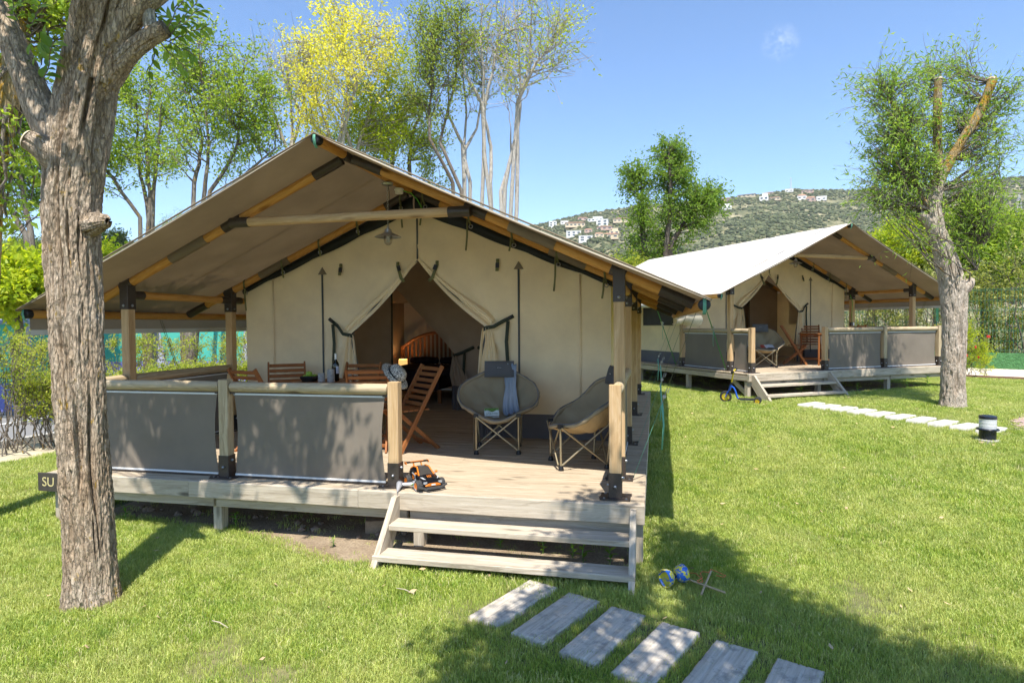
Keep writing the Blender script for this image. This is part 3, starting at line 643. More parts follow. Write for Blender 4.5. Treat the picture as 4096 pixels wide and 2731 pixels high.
def railing(name, label, grp, loc, rz, P):
    r = thing(name, label, 'railing', loc, rz, grp)
    def post(x, y):
        p = stick('rail_post', P(x, y, DK+0.01), P(x, y, DK+HRL), 0.094, 0.094, 'post_wood' if x > -3 else 'weathered_log', r, up=(0, 1, 0), c=0.006)
        post_base(p, P, x, y)
    for x in (XL, XM, XO, XR): post(x, YR)
    zr = DK+HRL-0.065
    def panel(a, b, gap=0.055):
        A, B = V3(P(*a, 0)), V3(P(*b, 0)); d = (B-A).normalized(); L = (B-A).length
        a2 = A+d*gap; b2 = B-d*gap
        log('rail', (a2.x, a2.y, zr), (b2.x, b2.y, zr), 0.048, 'weathered_log', r, dome=0.02)
        mb = MB()
        for q in (a2, b2-d*0.05): mb.bar((q.x, q.y, zr-0.055), (q.x+d.x*0.05, q.y+d.y*0.05, zr-0.055), 0.03, 0.02)
        mb.ob('rail_bracket', M_BROWN, r)
        s0 = A+d*(gap+0.035); s1 = B-d*(gap+0.035); z0, z1 = DK+0.03, zr-0.065; Ls = (s1-s0).length; nrm = Vector((-d.y, d.x, 0)); ph = rnd.random()*6
        def f(u, v):
            k = 0.030*math.sin(PI*v)*(2*u-1)**3
            q = s0+d*(Ls*u-k)+nrm*(0.008*math.sin(ph+5*u)*math.sin(PI*v)+0.006*math.sin(9*u+ph*2+3*v)*math.sin(PI*v)); return (q.x, q.y, z0+(z1-z0)*v)
        sc_ = MB().grid(f, max(6, int(Ls*22)), 16).ob('screen', 'screen_grey', r, 'all')
        for zz, nm in ((z1, 'hem_rail'), (z0, 'hem_rail')):
            MB().bar((s0.x, s0.y, zz), (s1.x, s1.y, zz), 0.016, 0.016).ob(nm, 'hem_white', sc_)
        MB().bar((s0.x, s0.y, z1+0.018), (s1.x, s1.y, z1+0.018), 0.022, 0.018).ob('screen_rail', M_BROWN, sc_)
        MB().bar((s0.x, s0.y, z0-0.017), (s1.x, s1.y, z0-0.017), 0.022, 0.014).ob('screen_rail', M_BROWN, sc_)
    panel((XL, YR), (XM, YR)); panel((XM, YR), (XO, YR)); panel((XL, YR), (XL, TY[0])); panel((XL, TY[0]), (XL, TY[1])); panel((XR, YR), (XR, TY[0])); panel((XR, TY[0]), (XR, TY[1]))
    return r
APX = (-2.80, 2.67); TIL = (-3.70, 1.74); TIR = (-1.90, 1.82)
def tent(name, label, grp, loc, rz, P, window_side):
    r = thing(name, label, 'tent', loc, rz, grp)
    sx = 1 if P(1, 0, 0)[0] > 0 else -1
    # posts with metal caps and bases
    for x in (XL, XR):
        for y in TY:
            p = stick('post', P(x, y, DK+0.01), P(x, y, 2.20), 0.096, 0.096, 'post_wood', r, up=(0, 1, 0), c=0.006); post_base(p, P, x, y)
            MB().bar(P(x, y, 2.05), P(x, y, zroof(x)+0.02), 0.108, 0.108, up=(0, 1, 0), cham=0.003).ob('post_cap', M_BROWN, p)
            s = MB(); c0 = P(x, y, 2.09)
            for dx, dy in ((0, -0.056), (sx*0.056, 0.0)):
                M = frame(c0, (c0[0]+dx, c0[1]+dy, c0[2])) @ Matrix.Rotation(PI/2, 4, 'Y'); s.lathe([(0.014, 0.05), (0.014, 0.064), (0.0, 0.072)], 8, M)
            struct(s.ob('bolt', M_STEEL, p, True), 'stuff')
    # ridge pole, eave poles, rafters
    def capped(nm, x, z, y0, y1):
        q = log(nm, P(x, y0, z), P(x, y1, z), 0.044, 'log_wood', r, n=16, seg=14, wob=0.02)
        for yy, s in ((y0, -1), (y1, 1)):
            c = P(x, yy, z); M = Matrix.Translation(V3(c)) @ Matrix.Rotation(PI/2*s*-1, 4, 'X')
            MB().lathe([(0.047, -0.045), (0.047, 0.012), (0.038, 0.022), (0.0, 0.027)], 18, M).ob('end_cap', M_BLACK, q, True)
        c = P(x, y0-0.012, z); mb = MB(); mb.tube([(c[0]+0.0495*math.cos(a), c[1]+0.015, c[2]+0.0495*math.sin(a)) for a in np.linspace(-0.2, PI+0.2, 14)], 0.004, 4)
        ribbon('strap', [(c[0], c[1]+0.05, c[2]+0.05), (c[0], c[1]-0.018, c[2]+0.048), (c[0], c[1]-0.024, c[2]), (c[0], c[1]-0.012, c[2]-0.05), (c[0], c[1]+0.02, c[2]-0.075)], 0.026, 'webbing_teal', q)
        return q
    capped('ridge_pole', XC, ZR, 0.235, 8.0); capped('eave_pole', XEL, ZE, 0.27, 8.0); capped('eave_pole', XER, ZE, 0.27, 8.0)
    for k, y in enumerate(TY):
        for s in (-1, 1):
            xe = XC+s*(XER-XC); f = lambda t, dz=-0.0: P(XC+(xe-XC)*t, y, ZR+(ZE-ZR)*t+dz)
            q = log('rafter', f(0.03), f(0.985), 0.044, 'log_wood', r, n=14, seg=12, wob=0.03)
            pipe('sleeve', f(0.02), f(0.11), 0.050, M_BROWN, q, 14); pipe('sleeve', f(0.90), f(0.985), 0.050, M_BROWN, q, 14); pipe('sleeve', f(0.77), f(0.81), 0.052, M_BROWN, q, 14)
            if k == 0: pipe('sleeve', f(0.36), f(0.425), 0.050, M_BROWN, q, 14)
            a_ = 0.49 if k == 0 else 0.52; pipe('pole_pocket', f(a_), f(a_+0.13), 0.053, 'roof_taupe', q, 14)
    MB().tube([P(XC, 0.82-0.10, ZR), P(XC, 0.82+0.10, ZR)], 0.052, 14).ob('ridge_joint', M_BROWN, r, True)
    MB().tube([P(XC, 2.48-0.10, ZR), P(XC, 2.48+0.10, ZR)], 0.052, 14).ob('ridge_joint', M_BROWN, r, True)
    q = log('tie_beam', P(-3.98, 0.74, 2.90), P(-1.65, 0.74, 2.90), 0.044, 'post_wood', r, n=14, seg=10, wob=0.03)
    for a, b in ((-4.08, -3.87), (-1.78, -1.57)): pipe('sleeve', P(a, 0.74, 2.90), P(b, 0.74, 2.90), 0.051, M_BROWN, q, 16)
    for x in (XL, XR):
        for a, b in zip(TY[:-1], TY[1:]):
            q = log('side_beam', P(x, a+0.06, 2.205), P(x, b-0.06, 2.205), 0.042, 'log_wood', r, n=12)
            pipe('sleeve', P(x, a+0.05, 2.205), P(x, a+0.20, 2.205), 0.048, M_BROWN, q); pipe('sleeve', P(x, b-0.20, 2.205), P(x, b-0.05, 2.205), 0.048, M_BROWN, q)
    # roof: cream canvas above a taupe lining
    ph = rnd.random()*6
    def roof(dz, y0):
        mb = MB()
        for s in (-1, 1):
            def f(u, v, s=s):
                y = y0+(8.02-y0)*v; x = XC+s*(XER-XC+0.05)*u; z = ZR+0.052+(ZE+0.040-ZR-0.052)*u+dz
                d = min(abs(y-t_) for t_ in TY); sag = 0.022*min(1, d/0.5)*math.sin(PI*min(1, u*1.02))
                z -= sag+0.004*math.sin(5.1*y+ph+3*u)*math.sin(PI*u)
                if y < 0.9: z -= 0.012*math.sin(PI*u)*(0.9-y)
                return P(x, y, z)
            mb.grid(f, 14, 44)
        return mb
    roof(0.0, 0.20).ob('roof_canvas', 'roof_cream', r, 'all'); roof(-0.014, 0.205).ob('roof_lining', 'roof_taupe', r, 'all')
    for y in (1.65, 3.1, 4.05, 5.6, 6.6):
        for s in (-1, 1):
            xe = XC+s*(XER-XC+0.05); MB().bar(P(XC+s*0.05, y, ZR+0.045), P(xe, y, ZE+0.041), 0.022, 0.005).ob('roof_seam', 'roof_cream', r)
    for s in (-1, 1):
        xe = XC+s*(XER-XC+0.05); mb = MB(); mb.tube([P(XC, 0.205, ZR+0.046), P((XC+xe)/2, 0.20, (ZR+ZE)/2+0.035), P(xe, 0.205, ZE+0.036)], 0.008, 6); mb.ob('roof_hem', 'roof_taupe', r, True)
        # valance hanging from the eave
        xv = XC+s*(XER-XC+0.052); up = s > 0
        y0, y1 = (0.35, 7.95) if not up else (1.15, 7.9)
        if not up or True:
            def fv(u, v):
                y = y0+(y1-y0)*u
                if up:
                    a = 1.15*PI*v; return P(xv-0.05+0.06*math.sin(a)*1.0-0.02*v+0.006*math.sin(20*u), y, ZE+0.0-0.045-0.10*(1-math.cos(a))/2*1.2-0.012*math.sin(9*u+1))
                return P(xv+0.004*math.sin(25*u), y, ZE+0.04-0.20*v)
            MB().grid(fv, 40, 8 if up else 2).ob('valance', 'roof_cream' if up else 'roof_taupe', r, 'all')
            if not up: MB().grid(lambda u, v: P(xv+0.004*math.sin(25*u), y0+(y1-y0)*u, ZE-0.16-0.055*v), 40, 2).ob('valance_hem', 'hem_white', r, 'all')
    # front wall with tied back door flaps
    YW = 2.56; xa, xb = -5.24, -0.42; ztop = lambda x: 3.30-0.405*abs(x-XC)
    def half(s):
        xo = xa if s < 0 else xb; tie = TIL if s < 0 else TIR; bot = -3.60 if s < 0 else -1.98
        def xin(z):
            if z >= APX[1]: return APX[0]
            if z >= tie[1]:
                t_ = (APX[1]-z)/(APX[1]-tie[1]); return APX[0]+(tie[0]-APX[0])*(t_**0.92 if s < 0 else t_)
            t_ = (tie[1]-z)/(tie[1]-DK); return tie[0]+(bot-tie[0])*min(1, t_*1.6)
        def f(u, v):
            uu = u**0.75 if True else u
            xo_ = xo; z0 = DK+0.03; xx = xo_; 
            # two passes: height first, then the edge at that height
            zt = ztop(xo+(xin(2.9)-xo)*uu); z = z0+(zt-z0)*v
            xi = xin(z); x = xo+(xi-xo)*uu
            d = abs(x-xi); ang = math.atan2(z-tie[1], abs(x-tie[0])*1.2+0.10); dist = math.hypot(x-tie[0], z-tie[1])
            w1 = math.exp(-(d/0.22)**2); k = 0.028*w1*(0.35+min(1, dist/0.5))*math.sin(ang*13+s)+0.010*math.exp(-(d/0.6)**2)*math.sin(ang*7+2)
            if z < tie[1]: k += 0.034*math.exp(-(d/0.13)**2)*math.sin(d*58+s*1.3)-0.03*math.exp(-(d/0.16)**2)
            near = math.exp(-((z-tie[1])/0.10)**2)*math.exp(-(d/0.1)**2); k = k*(1-0.7*near)-0.04*near
            if z > APX[1]: k *= max(0, 1-(z-APX[1])*3)
            k += 0.004*math.sin(x*3.1)*math.sin(z*2.7)
            if d < 0.015 and z < APX[1]: k += 0.02
            return P(x, YW+k, z)
        return MB().grid(f, 54, 64)
    fw_ = MB()
    for s in (-1, 1):
        h = half(s); fw_.add(h.V, h.F)
    fw_.ob('front_wall', 'tent_canvas', r, 'all')
    # hem edging and zip down each flap
    for s, tie, bot in ((-1, TIL, -3.60), (1, TIR, -1.98)):
        e = [P(APX[0]+(tie[0]-APX[0])*(t_**0.92 if s < 0 else t_), YW-0.014-0.02*t_, APX[1]+(tie[1]-APX[1])*t_) for t_ in np.linspace(0, 1, 14)]
        e += [P(tie[0]+(bot-tie[0])*min(1, t_*1.6)-s*0.05*(t_*3 if t_ < .33 else 1), YW-0.065, tie[1]+(DK+0.05-tie[1])*t_) for t_ in np.linspace(0.05, 1, 10)]
        ribbon('zipper', e, 0.022, 'zipper_grey', r, side=(1, 0, 0.3))
    ribbon('zipper', [P(APX[0], YW-0.012, APX[1]-0.02), P(APX[0], YW-0.012, 3.27)], 0.022, 'zipper_grey', r)
    for x in (-4.11, -1.515):
        ribbon('zipper', [P(x, YW-0.012, DK+0.05), P(x, YW-0.012, 2.52)], 0.024, 'zipper_grey', r)
        c = P(x, YW-0.012, 0); MB().add([(c[0]-0.06, c[1], 2.52), (c[0]+0.06, c[1], 2.52), (c[0], c[1], 2.615), (c[0]-0.06, c[1]+.01, 2.52), (c[0]+0.06, c[1]+.01, 2.52), (c[0], c[1]+.01, 2.615)], [(0, 1, 2), (5, 4, 3), (0, 3, 4, 1), (1, 4, 5, 2), (2, 5, 3, 0)]).ob('zipper_patch', 'roof_taupe', r)
    for x in (-4.83, -0.78): ribbon('seam', [P(x, YW-0.010, DK+0.30), P(x, YW-0.010, ztop(x)-0.03)], 0.022, 'tent_canvas', r, th=0.004)
    # gathered door flaps: a folded bundle from the apex to the band, then pleats down to the floor
    for s, tie, bot in ((-1, TIL, -3.74), (1, TIR, -1.86)):
        ex, ez = tie[0]-APX[0], tie[1]-APX[1]; Ln = math.hypot(ex, ez); px_, pz_ = (-ez/Ln*s, ex/Ln*s) if s > 0 else (ez/Ln, -ex/Ln)
        if pz_ < 0: px_, pz_ = -px_, -pz_
        def fb(u, v):
            wd_ = 0.03+0.20*u**1.2*(1-0.45*u**6); bw = -0.05*math.sin(PI*u); x = APX[0]+ex*u+px_*(wd_*v+bw); z = APX[1]+ez*u+pz_*(wd_*v+bw)
            return P(x, YW-0.022-0.035*u-0.030*u*math.sin(v*3*PI+0.6)*(1-0.3*v)-0.012*math.sin(v*7*PI+3*u)*u+0.04*v**4*u, z)
        MB().grid(fb, 36, 30).ob('door_flap', 'tent_canvas', r, 'all')
        def fd(u, v):
            wd_ = 0.10+0.19*min(1, u*1.5)**0.8; c_ = tie[0]+(bot-tie[0])*u; return P(c_+(v-0.5)*wd_, YW-0.075-0.028*math.sin(v*5.2*PI+s)*(0.5+0.5*min(1, u*3))-0.01*math.sin(v*11*PI+2*u), tie[1]-0.0-(tie[1]-DK-0.29)*u)
        MB().grid(fd, 26, 44).ob('door_flap', 'tent_canvas', r, 'all')
        MB().grid(lambda u, v: P(bot+(v-0.5)*0.295, YW-0.077-0.030*math.sin(v*5.2*PI+s)-0.01*math.sin(v*11*PI+2), DK+0.30-0.29*u), 6, 44).ob('mud_skirt', 'mud_grey', r, 'all')
    # skirt along the floor
    for a, b in ((xa, -3.90), (-1.74, xb)): MB().grid(lambda u, v: P(a+(b-a)*u, YW-0.012-0.012*(1-v)-0.004*math.sin(14*u), DK+0.01+0.29*v), 16, 4).ob('mud_skirt', 'mud_grey', r, 'all')
    # black storm flap with webbing loops under the inner rafters
    mb = MB()
    for s in (-1, 1):
        def ff(u, v):
            x = XC+s*(2.42*u+0.01); a = zroof(x)-0.035; b = ztop(x)-0.012-0.02*abs(math.sin(u*11)); return P(x, YW-0.03-0.03*math.sin(PI*v)*(0.6+0.4*math.sin(u*19)), b+(a-b)*v)
        mb.grid(ff, 40, 5)
    mb.ob('storm_flap', 'flap_black', r, 'all')
    for s in (-1, 1):
        for j, t_ in enumerate((0.06, 0.30, 0.52, 0.74, 0.97)):
            x = XC+s*2.42*t_; z = zroof(x); L = (0.30, 0.10, 0.10, 0.12, 0.28)[j] if s < 0 else (0.28, 0.34, 0.12, 0.36, 0.2)[j]
            ribbon('webbing_loop', [P(x, 2.44, z+0.045), P(x, 2.425, z), P(x+s*0.005, 2.44, z-0.06), P(x+s*0.015, 2.49, z-0.11)], 0.024, 'webbing_olive', r)
            ribbon('webbing_tail', [P(x-s*0.01, 2.425, z-0.05), P(x-s*0.015, 2.43, z-0.08-L*0.5), P(x-s*0.03, 2.425, z-0.08-L)], 0.022, 'webbing_olive', r)
            c = P(x+s*0.015, 2.49, z-0.125); mb = MB(); mb.tube([(c[0]+0.022*math.cos(a), c[1], c[2]+0.022*math.sin(a)) for a in np.linspace(0, 2*PI, 13)], 0.006, 6); mb.ob('grommet', M_STEEL, r, True)
    # buckled straps on the wall, tie back bands
    for x, z, tilt in ((-3.84, 2.60, 0), (-3.06, 2.60, 0.35), (-2.54, 2.60, -0.35), (-1.77, 2.60, 0)):
        y = YW-0.018; L = 0.06 if tilt == 0 else 0.16
        q = ribbon('buckle_strap', [P(x, y, z+0.05), P(x, y-0.005, z), P(x+tilt*0.16, y-0.03, z-L), P(x+tilt*0.28, y-0.04, z-L-0.04)], 0.04, 'webbing_olive', r)
        MB().bar(P(x+tilt*0.03, y-0.014, z+0.0), P(x+tilt*0.09, y-0.024, z-0.06), 0.045, 0.014, up=(0, 1, 0), cham=0.003).ob('buckle', M_BLACK, q)
    for s, tie, a in ((-1, TIL, (-4.02, 1.95)), (1, TIR, (-1.58, 1.96))):
        q = ribbon('tie_band', [P(a[0], YW-0.016, a[1]), P((a[0]*.6+tie[0]*.4), YW-0.03, a[1]*.55+tie[1]*.45), P(tie[0]-s*(-0.09), YW-0.085, tie[1]+0.015), P(tie[0], YW-0.10, tie[1]), P(tie[0]-s*0.05, YW-0.06, tie[1]-0.02)], 0.045, 'webbing_dark', r, side=(0, 0, 1))
        m = (a[0]*.8+tie[0]*.2, a[1]*.8+tie[1]*.2)
        MB().bar(P(a[0]*.97+tie[0]*.03, YW-0.024, a[1]*.97+tie[1]*.03), P(m[0], YW-0.03, m[1]), 0.052, 0.016, up=(0, 0, 1), cham=0.003).ob('buckle', M_BLACK, q)
        m = P(m[0], YW-0.035, m[1]-0.03); ribbon('tail', [m, (m[0]-sx*s*0.02, m[1]-0.01, m[2]-0.25), (m[0]+sx*s*0.02, m[1]-0.005, 0.95)], 0.042, 'webbing_dark', q)
    # side and back walls
    for x, wn_ in ((xb, 1), (xa, -1)):
        zt = ztop(x)
        MB().grid(lambda u, v: P(x+0.006*math.sin(u*17), YW+(7.85-YW)*u, DK+0.01+(zt-DK)*v), 30, 8).ob('side_wall', 'tent_canvas', r, 'all')
        MB().grid(lambda u, v: P(x+wn_*0.012, YW+0.02+(7.8-YW)*u, DK+0.01+0.29*v), 20, 3).ob('mud_skirt', 'mud_grey', r, 'all')
        MB().grid(lambda u, v: P(x+wn_*0.014, 3.1+1.35*u, 1.42+0.62*v), 8, 4).ob('window_mesh', 'flap_black', r, 'all')
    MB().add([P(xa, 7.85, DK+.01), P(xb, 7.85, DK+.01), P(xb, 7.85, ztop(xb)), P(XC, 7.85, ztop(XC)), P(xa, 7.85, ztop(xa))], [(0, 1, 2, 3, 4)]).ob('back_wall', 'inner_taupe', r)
    # inner cabin curtains
    YI = 4.85; ia, it = (-4.10, 2.48), (-3.05, 1.36)
    def inner(u, v):
        z = DK+0.02+(ztop(xb+(ia[0]-xb)*(1-u))-0.02-DK)*v
        if z >= ia[1]: xi = ia[0]
        elif z >= it[1]: xi = ia[0]+(it[0]-ia[0])*(ia[1]-z)/(ia[1]-it[1])
        else: xi = it[0]+0.10*math.sin((it[1]-z)*2.0)
        x = xi+(xb-xi)*u; d = x-xi; ang = math.atan2(z-it[1], abs(x-it[0])+0.1)
        return P(x, YI+0.03*math.exp(-(d/0.25)**2)*math.sin(ang*12)+(0.04*math.exp(-(d/0.12)**2)*math.sin(d*60) if z < it[1] else 0), z)
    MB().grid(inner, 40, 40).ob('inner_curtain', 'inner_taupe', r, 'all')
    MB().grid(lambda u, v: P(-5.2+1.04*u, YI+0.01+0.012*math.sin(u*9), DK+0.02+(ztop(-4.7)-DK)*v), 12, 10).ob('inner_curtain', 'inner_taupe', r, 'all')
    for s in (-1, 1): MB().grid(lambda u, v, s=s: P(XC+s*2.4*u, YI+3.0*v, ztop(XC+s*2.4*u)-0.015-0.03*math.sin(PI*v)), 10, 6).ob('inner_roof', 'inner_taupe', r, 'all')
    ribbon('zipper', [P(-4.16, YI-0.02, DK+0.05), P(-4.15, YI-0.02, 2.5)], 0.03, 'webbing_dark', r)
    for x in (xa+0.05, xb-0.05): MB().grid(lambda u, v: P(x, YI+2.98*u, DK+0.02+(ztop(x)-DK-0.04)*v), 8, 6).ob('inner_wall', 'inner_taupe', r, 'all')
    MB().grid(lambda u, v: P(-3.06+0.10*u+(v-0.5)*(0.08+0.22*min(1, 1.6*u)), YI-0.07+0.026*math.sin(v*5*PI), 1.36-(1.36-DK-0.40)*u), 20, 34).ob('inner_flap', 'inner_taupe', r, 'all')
    MB().grid(lambda u, v: P(-2.96+(v-0.5)*0.30, YI-0.07+0.026*math.sin(v*5*PI), DK+0.40-0.39*u), 6, 34).ob('mud_skirt', 'mud_grey', r, 'all')
    for s in (-1, 1):
        m = -2.72; q = ribbon('tie_band', [P(m+s*0.03, YI-0.02, 1.50), P(m+s*0.2, YI-0.05, 1.42), P(m+s*0.36, YI-0.08, 1.36)], 0.05, 'webbing_dark', r, side=(0, 0, 1))
        ribbon('tail', [P(m+s*0.18, YI-0.055, 1.42), P(m+s*0.2, YI-0.06, 0.95), P(m+s*0.17, YI-0.06, 0.62)], 0.045, 'webbing_dark', q)
    return r
P1 = lambda x, y, z: (x, y, z)
P2 = lambda x, y, z: (-x, y, z)
deck('wooden_deck', 'weathered timber deck in front under the large tent beside the thick trunk', 'timber decks of the two tents', (0, 0, 0), 0, P1, 'SU')
deck('wooden_deck', 'weathered timber deck of the rear tent behind the blue scooter', 'timber decks of the two tents', (OX, OY, OZ), AR, P2, 'S')
steps('wooden_steps', 'two tread timber steps in front of the open toy car deck', 'wooden steps up to the decks', (0, 0, 0), 0, P1)
steps('wooden_steps', 'pale timber steps up to the rear tent beside the blue scooter', 'wooden steps up to the decks', (OX, OY, OZ), AR, P2)
railing('deck_railing', 'railing with grey screens and log rails round the front deck', 'railings of the two decks', (0, 0, 0), 0, P1)
railing('deck_railing', 'railing with dappled grey screens round the rear deck', 'railings of the two decks', (OX, OY, OZ), AR, P2)
tent('safari_tent', 'large beige safari tent in front with brown underside and tied back door', 'safari tents', (0, 0, 0), 0, P1, 1)
tent('safari_tent', 'rear safari tent showing its cream roof behind the lawn', 'safari tents', (OX, OY, OZ), AR, P2, 1)
# ------------------------------------------------------------------ number signs on the deck ends
plain('sign_brown', (0.05, 0.042, 0.035), 0.5); plain('sign_gold', (0.55, 0.47, 0.22), 0.5); plain('sign_orange', (0.5, 0.22, 0.06), 0.5)
def sign(P, label, body, mat, loc, rz, x0):
    r = thing('deck_sign', label, 'sign', loc, rz, 'signs on the deck ends')
    c = P(x0, -0.025, DK-0.085)
    MB().bar(P(-5.665, -0.014, DK-0.085), P(-5.25, -0.014, DK-0.085), 0.02, 0.175, cham=0.003).ob('board', 'sign_brown', r)
    M = Matrix.Translation(V3(c)) @ Matrix.Rotation(PI/2, 4, 'X'); text('lettering', body, 0.125, M, mat, r)
sign(P1, 'dark sign with pale letters on the deck end behind the thick trunk', 'SU', 'sign_gold', (0, 0, 0), 0, -5.545)
sign(P2, 'dark sign on the rear deck end partly behind the willow trunk', 'S', 'sign_orange', (OX, OY, OZ), AR, -5.52)
# ------------------------------------------------------------------ teak folding furniture
def chair(label):
    r = thing('folding_chair', label, 'chair', (0, 0, 0), 0, 'teak folding chairs')
    wd = 0.215
    for s in (-1, 1):
        stick('leg', (s*wd, 0.23, 0.0), (s*wd, -0.31, 0.92), 0.022, 0.048, 'teak', r, up=(0, 1, 0.5)); stick('leg', (s*(wd-0.028), -0.27, 0.0), (s*(wd-0.028), 0.22, 0.435), 0.022, 0.042, 'teak', r, up=(0, 1, 0.5))
    for k in range(7):
        t_ = 0.55+0.41*k/6; y = 0.23-0.54*t_; z = 0.92*t_; stick('back_slat', (-wd+0.012, y, z), (wd-0.012, y, z), 0.014, 0.042, 'teak', r, up=(0, -0.5, 0.86), c=0.002)
    for k in range(6): stick('seat_slat', (-wd+0.012, -0.115+0.066*k, 0.452), (wd-0.012, -0.115+0.066*k, 0.452), 0.05, 0.016, 'teak', r, c=0.002)
    stick('stretcher', (-wd+0.03, -0.19, 0.07), (wd-0.03, -0.19, 0.07), 0.02, 0.035, 'teak', r); stick('stretcher', (-wd+0.01, 0.16, 0.12), (wd-0.01, 0.16, 0.12), 0.02, 0.035, 'teak', r)
    return r
def face(dx, dy): return math.atan2(-dx, dy)
ch = chair('teak folding chair with the woven hat hung on its back'); ch.location = (-2.86, 1.20, DK); ch.rotation_euler = (0, 0, face(-0.45, 0.9))
ch.location = (-3.02, 1.62, DK); ch.rotation_euler = (0, 0, face(-0.35, 0.94))
dup(ch, (-3.40, 2.02, DK), face(0.10, -1.0), 'reddish folding chair behind the wine bottle against the tent wall')
dup(ch, (-2.60, 1.72, DK), face(-0.62, -0.78), 'folding chair nearest the tent door with its tall slatted back towards us')
dup(ch, (-4.30, 2.02, DK), face(0.55, -0.83), 'folding chair left of the table under the left wall panel')
dup(ch, (-4.17, 1.40, DK), face(0.30, 0.95), 'folding chair whose top rail just shows above the log rail at the left')
def table(label, loc, rz):
    r = thing('folding_table', label, 'table', loc, rz, 'teak tables on the decks'); R_ = 0.44
    for k in range(12):
        y = -0.40+0.0728*k; h = math.sqrt(max(0.01, R_*R_-max(abs(y-0.033), abs(y+0.033))**2)) if abs(y) < 0.4 else 0.16
        stick('top_slat', (-h, y, 0.725), (h, y, 0.725), 0.068, 0.022, 'teak', r, c=0.002)
    for y in (-0.2, 0.2): stick('rail', (-0.36, y, 0.695), (0.36, y, 0.695), 0.022, 0.04, 'teak', r)
    for sx, sy in ((-1, -1), (1, -1), (1, 1), (-1, 1)): stick('leg', (sx*0.27, sy*0.26, 0), (sx*0.27, sy*0.26, 0.70), 0.045, 0.022, 'teak', r)
    for s in (-1, 1): stick('stretcher', (-0.27, s*0.26, 0.12), (0.27, s*0.26, 0.12), 0.02, 0.04, 'teak', r)
    return r
table('teak table carrying the wine bottle and glasses behind the front railing', (-3.58, 1.78, DK), 0.1)
ZT = DK+0.737
# things on the table
t = NT('clear_glass'); t.p.inputs['Transmission Weight'].default_value = 1.0; t.p.inputs['Roughness'].default_value = 0.02; t.p.inputs['IOR'].default_value = 1.45; MATS['clear_glass'] = t.m
t = NT('bottle_glass'); t.p.inputs['Base Color'].default_value = (0.008, 0.010, 0.006, 1); t.p.inputs['Roughness'].default_value = 0.06; MATS['bottle_glass'] = t.m
plain('label_paper', (0.62, 0.62, 0.68), 0.6, var=0.1); plain('foil_capsule', (0.62, 0.62, 0.62), 0.3, 0.6)
r = thing('wine_bottle', 'dark wine bottle with silver capsule standing on the teak table', 'bottle', (-3.56, 1.86, ZT))
MB().lathe([(0.034, 0), (0.037, 0.004), (0.037, 0.19), (0.033, 0.208), (0.020, 0.228), (0.0145, 0.245), (0.0145, 0.26)], 24).ob('body', 'bottle_glass', r, True)
MB().lathe([(0.0150, 0.250), (0.0153, 0.318), (0.0, 0.32)], 16).ob('capsule', 'foil_capsule', r, True)
mb = MB(); mb.grid(lambda u, v: (0.0378*math.cos(-1.9+1.55*u+0.9), 0.0378*math.sin(-1.9+1.55*u+0.9), 0.085+0.085*v), 12, 1); mb.ob('label', 'label_paper', r, True)
def glass(loc, label):
    r = thing('drinking_glass', label, 'glass', loc, 0, 'tumblers on the table')
    prof = [(0.027, 0), (0.030, 0.004), (0.033, 0.06), (0.031, 0.062), (0.037, 0.125), (0.0385, 0.13), (0.036, 0.128), (0.031, 0.066), (0.027, 0.02), (0.0, 0.016)]
    mb = MB(); n = 24; mb.lathe(prof, n); mb.V = [(x*(1+(0.04 if (i % n) % 3 == 0 and z < 0.065 else 0)), y*(1+(0.04 if (i % n) % 3 == 0 and z < 0.065 else 0)), z) for i, (x, y, z) in enumerate(mb.V)]
    mb.ob('tumbler', 'clear_glass', r, True)
glass((-3.33, 1.74, ZT), 'clear tumbler in front of the other one on the table'); glass((-3.305, 1.86, ZT), 'clear tumbler just behind the nearer one on the table')
plain('birch_wood', (0.42, 0.38, 0.33), 0.8, var=0.3, scale=60, bump=0.4); plain('candle_wax', (0.8, 0.78, 0.72), 0.5)
for (x, y, h, rr, lb) in ((-3.535, 1.70, 0.145, 0.042, 'taller grey log candle holder beside the bottle'), (-3.655, 1.70, 0.10, 0.040, 'shorter grey log candle holder next to the fruit bowl')):
    r = thing('candle_holder', lb, 'candle holder', (x, y, ZT), 0, 'log candle holders')
    MB().lathe([(rr*1.02, 0), (rr, h*0.5), (rr*0.98, h), (rr*0.6, h), (rr*0.6, h-0.012), (0, h-0.012)], 16).ob('log_body', 'birch_wood', r, True); MB().lathe([(rr*0.55, h-0.011), (rr*0.55, h-0.002), (0, h-0.002)], 14).ob('candle', 'candle_wax', r, True)
r = thing('fruit_bowl', 'low black square bowl holding the green apples', 'bowl', (-3.83, 1.74, ZT), 0.1)
mb = MB(); W_ = 0.095
pr = [(0.07, 0.0), (0.095, 0.05), (0.085, 0.066), (0.080, 0.062), (0.088, 0.05), (0.064, 0.012)]
V = [];
for (q, z) in pr:
    for k in range(24):
        a = 2*PI*k/24; e = (abs(math.cos(a))**5+abs(math.sin(a))**5)**(-1/5); V.append((q*e*math.cos(a), q*e*math.sin(a), z))
F = [(i*24+k, i*24+(k+1) % 24, (i+1)*24+(k+1) % 24, (i+1)*24+k) for i in range(5) for k in range(24)]+[list(range(24))[::-1], list(range(120, 144))]
mb.add(V, F); plain('bowl_black', (0.015, 0.013, 0.012), 0.5); mb.ob('basin', 'bowl_black', r, True)
plain('apple_green', (0.30, 0.45, 0.04), 0.3, var=0.15, scale=25); plain('apple_stem', (0.1, 0.06, 0.03), 0.8)
ap0 = None
